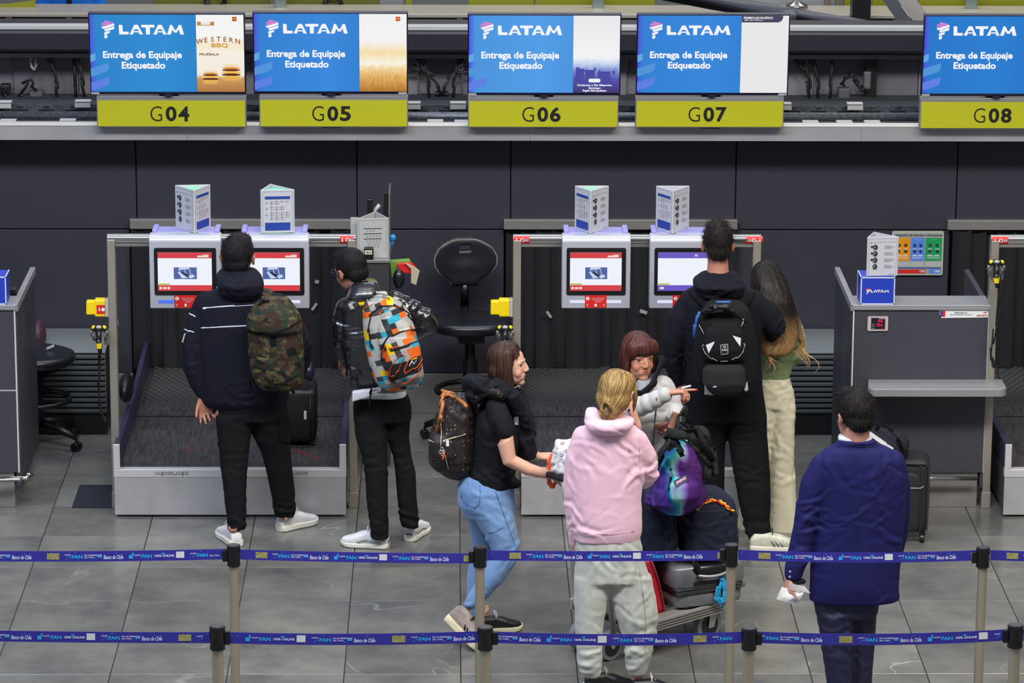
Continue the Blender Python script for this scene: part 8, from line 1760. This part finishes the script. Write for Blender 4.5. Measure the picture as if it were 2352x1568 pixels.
# navy duffels
M_duf = fabric('duffel_navy', (30, 34, 50)); M_dufs = mat('duffel_seam', (46, 50, 66), .7)
def duffel(x0, x1, y0, y1, Yf, dep, yaw, lab, seed):
    a, b = at(x0, y1, Yf), at(x1, y0, Yf); t = thing('duffel_bag', lab, 'bag', ((a[0]+b[0])/2, Yf+dep/2, a[2]), 'navy duffel bags on the trolley'); ax_ = axes(yaw); c = A((a[0]+b[0])/2, Yf+dep/2, (a[2]+b[2])/2); hw, hh = (b[0]-a[0])/2, (b[2]-a[2])/2
    mb = MB(); sbox(mb, c, (hw, dep/2, hh), ax_, 5., taper=.88); o = cloth('sack', mb, M_duf, t, amp=.008, scale=8, seed=seed, folds=[(c-A(0, dep/2, 0), (0, 0, 1), .2, .006, .08)])
    w_ = x1-x0; h_ = y1-y0; nm_ = [o.name]
    seam('end_piping', [(x0+w_*.10, y1-h_*.06), (x0+w_*.08, y0+h_*.35), (x0+w_*.2, y0+h_*.18), (x0+w_*.75, y0+h_*.16), (x0+w_*.9, y0+h_*.3), (x0+w_*.93, y1-h_*.06)], nm_, M_dufs, t, 2.4, off=.001)
    return t, o
duffel(1466, 1552, 1142, 1292, -3.24, .36, .25, 'left navy duffel bag, partly hidden by the girl in pink', 42)
D2, D2o = duffel(1556, 1692, 1150, 1296, -3.22, .40, .25, 'right navy duffel bag on top of the grey suitcase, rope across it', 43)
mb = MB(); mb.tube(spl([at(1592, 1288, -3.26), at(1596, 1300, -3.28), at(1602, 1318, -3.27), at(1606, 1305, -3.26), at(1600, 1290, -3.25)], 5), .009, 8); part('grab_loop', mb, M_webk, D2, smooth=1)
mb = MB()
for (x, y) in ((1686, 1200), (1690, 1230), (1688, 1245)): c = at(x, y, -3.15); mb.ell(c, (.006, .006, .012))
part('zip_pull', mb, mat('silver', (200, 200, 200), .2, .9), D2, smooth=1)
ro = thing('braided_rope', 'red and yellow braided rope lying across the right navy duffel', 'rope', at(1640, 1160, -3.28))
H = [hit(x, y, [D2o.name], .008) for x, y in dense(spl([(1602, 1168, 0), (1612, 1158, 0), (1628, 1152, 0), (1652, 1152, 0), (1668, 1162, 0), (1681, 1173, 0)], 3)[:, :2], 4)]; P = np.array([h_[0] for h_ in H if h_])
if len(P) > 4:
    for k_, (nm_, c_) in enumerate((('red_strand', (200, 24, 24)), ('yellow_strand', (240, 190, 20)))):
        mb = MB(); Q = np.array([p+.0055*A(math.cos(i*.9+k_*PI), -.3, math.sin(i*.9+k_*PI)) for i, p in enumerate(P)]); mb.tube(Q, .0055, 6); part(nm_, mb, mat('rope%d' % k_, c_, .6), ro, smooth=1)
# tie-dye rucksack on top
Y = -3.26; M_dye = pattern('tie_dye', 'dye', [(.0, (50, 24, 90)), (.20, (60, 34, 120)), (.30, (34, 96, 160)), (.38, (40, 160, 170)), (.44, (120, 190, 170)), (.50, (130, 110, 180)), (.56, (74, 30, 104)), (1., (62, 26, 92))], 5.)
b5 = thing('backpack', 'purple and turquoise tie-dye rucksack slumped on the navy duffels', 'backpack', at(1560, 1185, Y))
mb = MB(); rows(mb, [(1538, 1580, 1012, Y+.04, .9), (1528, 1592, 1030, Y+.02, .85), (1520, 1604, 1060, Y, .75), (1508, 1616, 1100, Y-.01, .75), (1494, 1626, 1130, Y-.01, .78), (1478, 1622, 1148, Y-.0, .8), (1500, 1600, 1165, Y, .8), (1535, 1570, 1182, Y-.01, .8)], yaw=.1, e=2.5); R1 = cloth('main_sack', mb, M_dye, b5, amp=.010, scale=8, seed=44, folds=[(at(1550, 1100, Y-.15), (1, 0, .3), .15, .008, .06)])
mb = MB(); rows(mb, [(1545, 1600, 1095, Y-.10, .5), (1536, 1612, 1112, Y-.12, .5), (1532, 1614, 1140, Y-.12, .5), (1542, 1596, 1160, Y-.10, .5), (1555, 1580, 1172, Y-.08, .5)], yaw=.3); R2 = cloth('front_pocket', mb, M_dye, b5, vox=.008, amp=.004, seed=45)
nb = [R1.name, R2.name]; patch('name_label', [(1553, 1120), (1582, 1103), (1576, 1090), (1547, 1106)], nb, mat('label_navy', (34, 34, 66), .6), b5, off=.006, grid=4); decal_text('label_text', 'JANSPORT', (1565, 1105), 26, 7, nb, mat('label_pink', (220, 170, 180), .6), b5, ang=.5, off=.008, bold=.04)
seam('zip', [(1540, 1080), (1541, 1095), (1538, 1125)], nb, M_webk, b5, 6, off=.003); mb = MB(); c = hit(1541, 1088, nb, .008)[0]; mb.obox(c, (.012, .006, .032), axes(0, 0, .15)); part('zip_pull', mb, mat('silver', (200, 200, 200), .2, .9), b5, bevel=.002)
M_wg = fabric('webbing_olive_black', (30, 31, 30))
for px in ([(1545, 1014, Y-.10), (1565, 1000, Y-.14), (1600, 1030, Y-.18), (1622, 1058, Y-.18), (1636, 1076, Y-.14)], [(1538, 1015, Y-.08), (1552, 988, Y-.08), (1585, 988, Y-.06), (1612, 1000, Y-.02), (1628, 1040, Y+.0), (1640, 1085, Y+.02), (1622, 1100, Y-.06)], [(1552, 1016, Y-.10), (1535, 1025, Y-.12), (1516, 1042, Y-.10), (1510, 1070, Y-.06)]): strap('shoulder_strap', b5, px, .052, .012, M_wg)
strap('web_tail', b5, [(1562, 985, Y), (1558, 960, Y+.10), (1572, 935, Y+.3), (1580, 950, Y+.3)], .03, .008, M_wg); strap('web_tail', b5, [(1548, 1015, Y-.11), (1565, 1035, Y-.15), (1568, 1048, Y-.15)], .03, .006, M_wg)
mb = MB(); sbox(mb, at(1600, 1010, Y+.12), (.07, .06, .07), axes(.3, .4), 3.); solo('black_tote', cl_ := mb, M_wg, 'black soft bag lying behind the straps of the tie-dye rucksack', 'bag', smooth=1)
# white patterned bag on the handle
Y = -3.22; mb = MB(); rows(mb, [(1278, 1312, 1010, Y+.02, .6), (1272, 1322, 1030, Y, .6), (1266, 1328, 1055, Y, .6), (1264, 1330, 1078, Y, .6), (1276, 1326, 1090, Y, .5)]); wb = thing('plastic_bag', 'crumpled white printed bag on the trolley handle beside the girl in pink', 'bag', at(1296, 1088, Y))
o = cloth('bag_body', mb, mat('bag_white', (206, 206, 210), .45), wb, amp=.012, scale=13, seed=46, drape=.006, vox=.007, sm=1)
for i, (x, y) in enumerate(((1280, 1030), (1292, 1018), (1276, 1050), (1290, 1045), (1302, 1035), (1270, 1066), (1284, 1070), (1298, 1062))): seam('bag_print', [(x-4, y-2), (x, y+3), (x+4, y-1), (x-2, y-4)], [o.name], mat('bag_print%d' % (i % 2), ((150, 148, 156), (110, 84, 140))[i % 2], .6), wb, 1.6, off=.001)
# ================================================================== SUITCASE ON THE BELT
cb = gz(700, 1026, zC+.004); Y = cb[1]; xa, xb = X_(642, 1000, Y), X_(727, 1000, Y); zt_ = Z_(868, Y+.25)
k_ = thing('black_suitcase', 'tall black soft suitcase standing on the left conveyor belt', 'suitcase', ((xa+xb)/2, Y+.13, zC+.004))
mb = MB(); sbox(mb, A((xa+xb)/2, Y+.15, (zC+.02+zt_)/2), ((xb-xa)/2, .15, (zt_-zC-.03)/2), None, 9.); part('shell', mb, mat('case_black', (18, 18, 21), .45, bump=.2, bs=200), k_, smooth=1)
for q in (.16, .84): mb = MB(); mb.tube([A(xa+(xb-xa)*q, Y-.003, zC+.06), A(xa+(xb-xa)*q, Y-.003, zt_-.05)], .004, 6); part('piping', mb, M_dark, k_, smooth=1)
mb = MB(); c = at(701, 953, Y-.004); mb.obox(c, (.014, .004, .05)); part('white_label', mb, M_pw, k_); mb = MB(); text(mb, 'SAMSONITE', Fr(c-A(0, .0025, 0), (0, 0, 1), (-1, 0, 0)), 0, 0, w=.042, h=.006, off=.001, bold=.03); part('label_text', mb, M_pg, k_)
for x in (xa+.02, xb-.02): mb = MB(); mb.cyl((x-.01, Y+.04, zC+.015), (x+.01, Y+.04, zC+.015), .012, 10); part('wheel', mb, M_dark, k_)
# dark glossy helmet-like cushion on the suitcase top
mb = MB(); c = at(712, 852, Y+.05); mb.ell(c, (.028, .07, .06)); mb.ell(c-A(.03, 0, -.01), (.05, .07, .055)); V_, F_ = voxel(mb, .008); V_ = smooth_(V_, F_, 3); nk = thing('neck_pillow', 'dark shiny bag resting on top of the black suitcase on the belt', 'bag', c-A(0, 0, .06)); finish('cushion', V_, F_, mat('vinyl_blue_black', (36, 40, 58), .3), nk)
# ================================================================== ROLLING SUITCASE BEHIND THE SUITED MAN
cr = gz(2128, 1248); Y = cr[1]-.01; xr_ = X_(2140, 1200, Y); xl_ = xr_-.43; zt_ = Z_(1058, Y)
rsx = thing('rolling_suitcase', 'black cabin suitcase on wheels behind the man in the blue suit', 'suitcase', ((xl_+xr_)/2, Y+.14, 0)); rax = axes(-.12); cc = A((xl_+xr_)/2, Y+.15, (zt_+.06)/2)
M_rs = mat('nylon_black', (26, 26, 28), .6, bump=.3, bs=350)
mb = MB(); sbox(mb, cc, (.215, .13, (zt_-.06)/2), rax, 9.); part('shell', mb, M_rs, rsx, smooth=1)
mb = MB(); sbox(mb, cc-rax[1]*.12-A(0, 0, .03), (.165, .03, (zt_-.06)/2*.82), rax, 7.); part('front_pocket', mb, M_rs, rsx, smooth=1)
for off_, lw in ((.205, .005), (.165, .004)):
    h_ = (zt_-.06)/2-.02; P = [cc-rax[1]*(.135 if lw < .005 else .128)+rax[0]*u*off_+A(0, 0, v*h_) for u, v in ((-1, -1), (-1, .9), (-.9, 1), (.9, 1), (1, .9), (1, -1))]; mb = MB(); mb.tube(P, lw, 6); part('zip', mb, mat('zip_dk', (46, 46, 50), .5), rsx)
P = [cc-rax[1]*.152+rax[0]*u*.16+A(0, 0, .06-.0*u) for u in np.linspace(-1, 1, 6)]+[cc-rax[1]*.06+rax[0]*.216+A(0, 0, .075)]; mb = MB(); mb.tube(P, .0045, 6); part('grey_piping', mb, mat('pip_grey', (130, 130, 136), .5), rsx, smooth=1)
for u in (-1, 1):
    for w_ in (-1, 1):
        c = cc+rax[0]*u*.18+rax[1]*w_*.09; c[2] = .026; mb = MB(); mb.cyl(c-rax[0]*.012, c+rax[0]*.012, .026, 16); mb.obox(A(c[0], c[1], .06), (.035, .03, .05), rax); part('castor', mb, M_dark, rsx, bevel=.002)
mb = MB(); c = cc+rax[0]*.205-rax[1]*.10; mb.obox(A(c[0], c[1], .16), (.012, .02, .09), rax); part('metal_clip', mb, M_alu, rsx, bevel=.002)
rp = thing('backpack', 'dark backpack with a white luggage tag on top of the rolling suitcase', 'backpack', at(2035, 1045, Y+.1))
mb = MB(); sbox(mb, at(2028, 1022, Y+.12), (.15, .12, .085), axes(-.2, .1, .12), 3.); o = cloth('sack', mb, fabric('pack_darkgrey', (34, 34, 42)), rp, amp=.008, seed=47)
strap('webbing', rp, [(2010, 985, Y+.1), (2045, 985, Y+.02), (2068, 1010, Y-.02), (2078, 1040, Y-.02)], .02, .008, M_webk)
mb = MB(); P = spl([at(1990, 985, Y-.04), at(2004, 1000, Y-.06), at(2030, 1014, Y-.07), at(2052, 1030, Y-.06)], 4); Wd = A(0, .0, .024); V_ = []; 
for p in P: V_ += [p-Wd, p+Wd*.2]
mb.add(V_, [(2*i, 2*i+2, 2*i+3, 2*i+1) for i in range(len(P)-1)]); tg = part('luggage_tag', mb, M_pw, rp)
# ================================================================== THINGS HELD
pp = thing('passport', 'open white passport and folded paper held low by the man in the blue suit', 'passport', at(1815, 1360, -4.46))
a, b, c, d, e, f_ = at(1783, 1375, -4.46), at(1806, 1382, -4.45), at(1828, 1390, -4.44), at(1846, 1362, -4.42), at(1818, 1354, -4.40), at(1796, 1348, -4.42)
mb = MB(); mb.slab([a, b, e, f_], (0, .004, 0)); part('left_page', mb, mat('paper_white', (206, 206, 210), .6), pp); mb = MB(); mb.slab([b, c, d, e], (0, .004, 0)); part('right_page', mb, mat('paper_white2', (196, 196, 202), .6), pp)
mb = MB(); mb.slab([at(1812, 1340, -4.48), at(1848, 1346, -4.46), at(1862, 1362, -4.46), at(1838, 1358, -4.47), at(1814, 1352, -4.48)], (0, .003, 0)); part('folded_paper', mb, mat('paper_white', (206, 206, 210), .6), pp)
mb = MB()
for (x0, y0, x1, y1) in ((1818, 1355, 1840, 1361), (1822, 1376, 1830, 1379)): mb.slab([at(x0, y0, -4.445), at(x1, y1, -4.445), at(x1, y1+1.4, -4.445), at(x0, y0+1.4, -4.445)], (0, -.001, 0))
part('printed_lines', mb, M_pk, pp)
mb = MB(); mb.slab([at(1822, 1338, -4.42), at(1846, 1331, -4.42), at(1852, 1336, -4.42), at(1848, 1341, -4.42), at(1828, 1344, -4.42)], (0, .03, 0)); solo('mobile_phone', mb, M_dark, 'black phone held with the passport by the suited man', 'phone', bevel=.002)
mb = MB(); mb.slab([at(1570, 862, -1.22), at(1578, 858, -1.22), at(1583, 800, -1.22), at(1579, 798, -1.22), at(1571, 828, -1.22)], (0, .006, 0)); bp_ = thing('luggage_labels', 'lilac and red paper labels held low by the tall man', 'label', at(1576, 862, -1.22)); part('label_strip', mb, mat('paper_lilac', (176, 172, 205), .6), bp_)
mb = MB(); mb.slab([at(1571, 850, -1.225), at(1577, 848, -1.225), at(1578, 836, -1.225), at(1572, 838, -1.225)], (0, -.002, 0)); part('red_print', mb, M_red, bp_)
mb = MB(); mb.slab([at(1565, 889, -2.79), at(1586, 884, -2.79), at(1588, 887, -2.79), at(1566, 893, -2.79)], (0, .004, 0)); solo('white_card', mb, M_pw, 'small white card in the pointing hand of the older woman', 'card')
# ================================================================== QUEUE BARRIERS
M_cap = mat('cap_black', (14, 14, 16), .32); M_pole = mat('pole_steel', (170, 160, 140), .3, .6); M_belt_b = mat('belt_royal', (38, 34, 138), .6, bump=.1, bs=400)
M_cy = mat('print_cyan', (36, 150, 214), .6); M_lav = mat('print_lavender', (196, 200, 232), .6); M_ph1 = mat('print_photo', (140, 138, 84), .6, var=.4, vs=80); M_ph2 = mat('print_photo2', (200, 202, 205), .6)
YQ1, YQ2 = -4.57, -5.79
def barrier(xc, yt_, yb_, cw, pw, Y, row, lab, side, clean=False):
    s = mpp(at(xc, yt_, Y)); top = at(xc, (yt_+yt_+8)/2, Y); z1 = top[2]; hc = (yb_-yt_-8)*s/.97; x = top[0]; r = cw/2*s
    t = thing('barrier_post', lab, 'post', (x, Y, 0), row)
    part('pole', MB().tube([(x, Y, .03), (x, Y, z1-hc+.02)], pw/2*s, 24), M_pole, t, smooth=2)
    mb = MB(); mb.lathe([(r*.90, -hc), (r*1.0, -hc+.004), (r*.96, -hc+.02), (r*.96, -.035), (r*1.02, -.03), (r*1.02, -.004), (r*.96, 0), (r*.82, .0), (r*.80, -.004), (.001, -.004)], (x, Y, z1), n=28); part('cap', mb, M_cap, t, smooth=2)
    mb = MB(); mb.lathe([(.001, .001), (r*.78, .001), (r*.78, -.003)], (x, Y, z1), n=24); part('cap_disc', mb, mat('cap_disc', (70, 70, 78), .14, .6), t, smooth=2)
    for sd in side: mb = MB(); mb.box(x+sd*r*.9, x+sd*(r+.022), Y-.012, Y+.012, z1-hc*.78, z1-hc*.22); part('belt_socket', mb, M_cap, t, bevel=.003)
    mb = MB(); mb.lathe([(.001, 0), (.17, 0), (.172, .012), (.13, .022), (.03, .035), (.001, .035)], (x, Y, 0), n=32); part('base', mb, M_cap, t, smooth=2)
    return x, z1, r
r1 = 'far row of queue barrier posts'; r2 = 'near row of queue barrier posts'
for xc, yt_, yb_, s_ in ((536.5, 1247, 1304, 'leftmost far-row barrier post, left of the man with the checkered backpack'), (1102.5, 1251, 1306, 'far-row barrier post in front of the walking woman'), (1680, 1246, 1304, 'far-row barrier post beside the trolley, cap shining'), (2258.5, 1252, 1307, 'rightmost far-row barrier post, right of the suited man')): barrier(xc, yt_, yb_, 31, 22, YQ1, r1, s_, (-1, ))
for xc, yt_, yb_, s_, sd in ((499, 1433, 1496, 'leftmost near-row barrier post at the bottom edge', (1,)), (1114.5, 1435, 1496, 'near-row barrier post at the feet of the walking woman', (1,)), (1721, 1437, 1496, 'near-row barrier post between trolley and suited man', (1,)), (2333, 1430, 1491, 'near-row barrier post at the bottom right corner', (-1,))): barrier(xc, yt_, yb_, 36, 26, YQ2, r2, s_, sd)
def belt(x0, x1, ys, Y, h, phase, row, lab, variant=0):
    xs = np.linspace(x0, x1, 25); q = (xs-x0)/(x1-x0); yc = ys[0]*(1-q)*(1-2*q)+4*ys[1]*q*(1-q)+ys[2]*q*(2*q-1)
    f = lambda x: np.interp(x, xs, yc)
    t = thing('barrier_belt', lab, 'belt', at((x0+x1)/2, f((x0+x1)/2), Y), row); V = []; 
    for x, y in zip(xs, yc): V += [at(x, y+h/2, Y), at(x, y-h/2, Y), at(x, y-h/2, Y)+A(0, .0015, 0), at(x, y+h/2, Y)+A(0, .0015, 0)]
    F = []
    for i in range(24):
        a = 4*i; F += [(a, a+4, a+5, a+1), (a+1, a+5, a+6, a+2), (a+2, a+6, a+7, a+3), (a+3, a+7, a+4, a)]
    mb = MB(); mb.add(V, F+[(0, 1, 2, 3), (99, 98, 97, 96)]); part('webbing', mb, M_belt_b, t)
    W_, C_, P1, P2 = MB(), MB(), MB(), MB(); k = h/23.
    def mp(xc, vc, off): return lambda Q: np.array([at(xc+u, f(xc+u)-vc-v, Y-off) for u, v in Q])
    def T(mb, s, xa, xb, vc, hh, bold=.02, shear=0.): 
        if xb < x1-3 and xa > x0+3: text(mb, s, None, 0, 0, w=xb-xa, h=hh, bold=bold, res=2, shear=shear, fn=mp((xa+xb)/2, vc*k, .0012))
    def Rr(mb, xa, xb, v0, v1):
        xa, xb = max(xa, x0+2), min(xb, x1-2)
        if xb-xa < 1: return
        g = np.linspace(xa, xb, 4)
        for a, b in zip(g, g[1:]): mb.quad(*[at(x, f(x)-v*k, Y-.0012) for x, v in ((a, v0), (b, v0), (b, v1), (a, v1))])
    p = x0-((x0-phase) % (478*k))
    while p < x1:
        Rr(P1, p+2*k, p+29*k, -7, 7)
        def fan(o, long_):
            T(W_, 'HAZTE', p+(o+0)*k, p+(o+13)*k, 3, 3.2); T(C_, 'FAN', p+(o+15)*k, p+(o+39)*k, -1, 8.5, .045)
            Rr(C_, p+(o+4)*k, p+(o+6)*k, -6, -4); Rr(C_, p+(o+9)*k, p+(o+12)*k, -3, -1); Rr(C_, p+(o+22)*k, p+(o+24)*k, 7, 9)
            if long_: T(W_, 'DE LOS BENEFICIOS', p+(o+43)*k, p+(o+82)*k, 2.2, 3.6); T(W_, 'DEL CHILE', p+(o+43)*k, p+(o+64)*k, -2.5, 3.4); Rr(C_, p+(o+72)*k, p+(o+82)*k, -3, 0.5); Rr(C_, p+(o+66)*k, p+(o+68)*k, -6, -4)
        def banco(o): T(W_, 'Banco de Chile', p+o*k, p+(o+43)*k, -2, 9.5, .02, .12); Rr(C_, p+(o+26)*k, p+(o+28)*k, 5, 7); Rr(C_, p+(o+38)*k, p+(o+40)*k, 3, 5)
        fan(41, True); banco(127); Rr(C_, p+182*k, p+191*k, -6, 2); Rr(C_, p+189*k, p+193*k, 2, 7)
        o = 194; T(W_, 'HAZTE', p+o*k, p+(o+14)*k, 1.5, 3.2); T(C_, 'FAN', p+(o+16)*k, p+(o+39)*k, -1, 8.5, .045); T(W_, '100% ONLINE', p+(o+45)*k, p+(o+88)*k, -.5, 5.5, .03); Rr(C_, p+(o+60)*k, p+(o+67)*k, 3, 6)
        Rr(P2, p+286*k, p+304*k, -6, 8); fan(317, True); banco(403)
        p += 478*k
    part('white_print', W_, M_lav, t); part('cyan_print', C_, M_cy, t)
    if P1.v: part('photo_print', P1, M_ph1, t)
    if P2.v: part('card_print', P2, M_ph2, t)
g1 = 'printed belts of the far queue row'; g2 = 'printed belts of the near queue row'
belt(-60, 521, (1276.5, 1277, 1272), YQ1, 24, 106, g1, 'far-row printed blue belt at the left edge')
belt(552, 1087, (1273, 1279.5, 1282), YQ1, 23, 585, g1, 'far-row printed blue belt in front of the two men at left')
belt(1119, 1665, (1275, 1277, 1275), YQ1, 23, 1168, g1, 'far-row printed blue belt across the girl in pink and the trolley')
belt(1696, 2243, (1274, 1280, 1275), YQ1, 23.5, 1740, g1, 'far-row printed blue belt across the man in the blue suit')
belt(2275, 2420, (1274.5, 1277, 1279), YQ1, 23, 2310, g1, 'far-row printed blue belt at the right edge')
belt(-60, 482, (1459, 1463, 1464), YQ2, 25, -112, g2, 'near-row printed blue belt at the left edge')
belt(516, 1097, (1464, 1468, 1462.5), YQ2, 26, 358, g2, 'near-row printed blue belt below the leather-jacket man')
belt(1133, 1704, (1463, 1469, 1463.5), YQ2, 26, 1590, g2, 'near-row printed blue belt across the grey sweatpants')
belt(1738, 2316, (1463, 1468, 1457.5), YQ2, 26, 1925, g2, 'near-row printed blue belt across the suit trousers')
belt(2350, 2420, (1459, 1461, 1463), YQ2, 25, 2300, g2, 'near-row printed blue belt end at the bottom right corner')
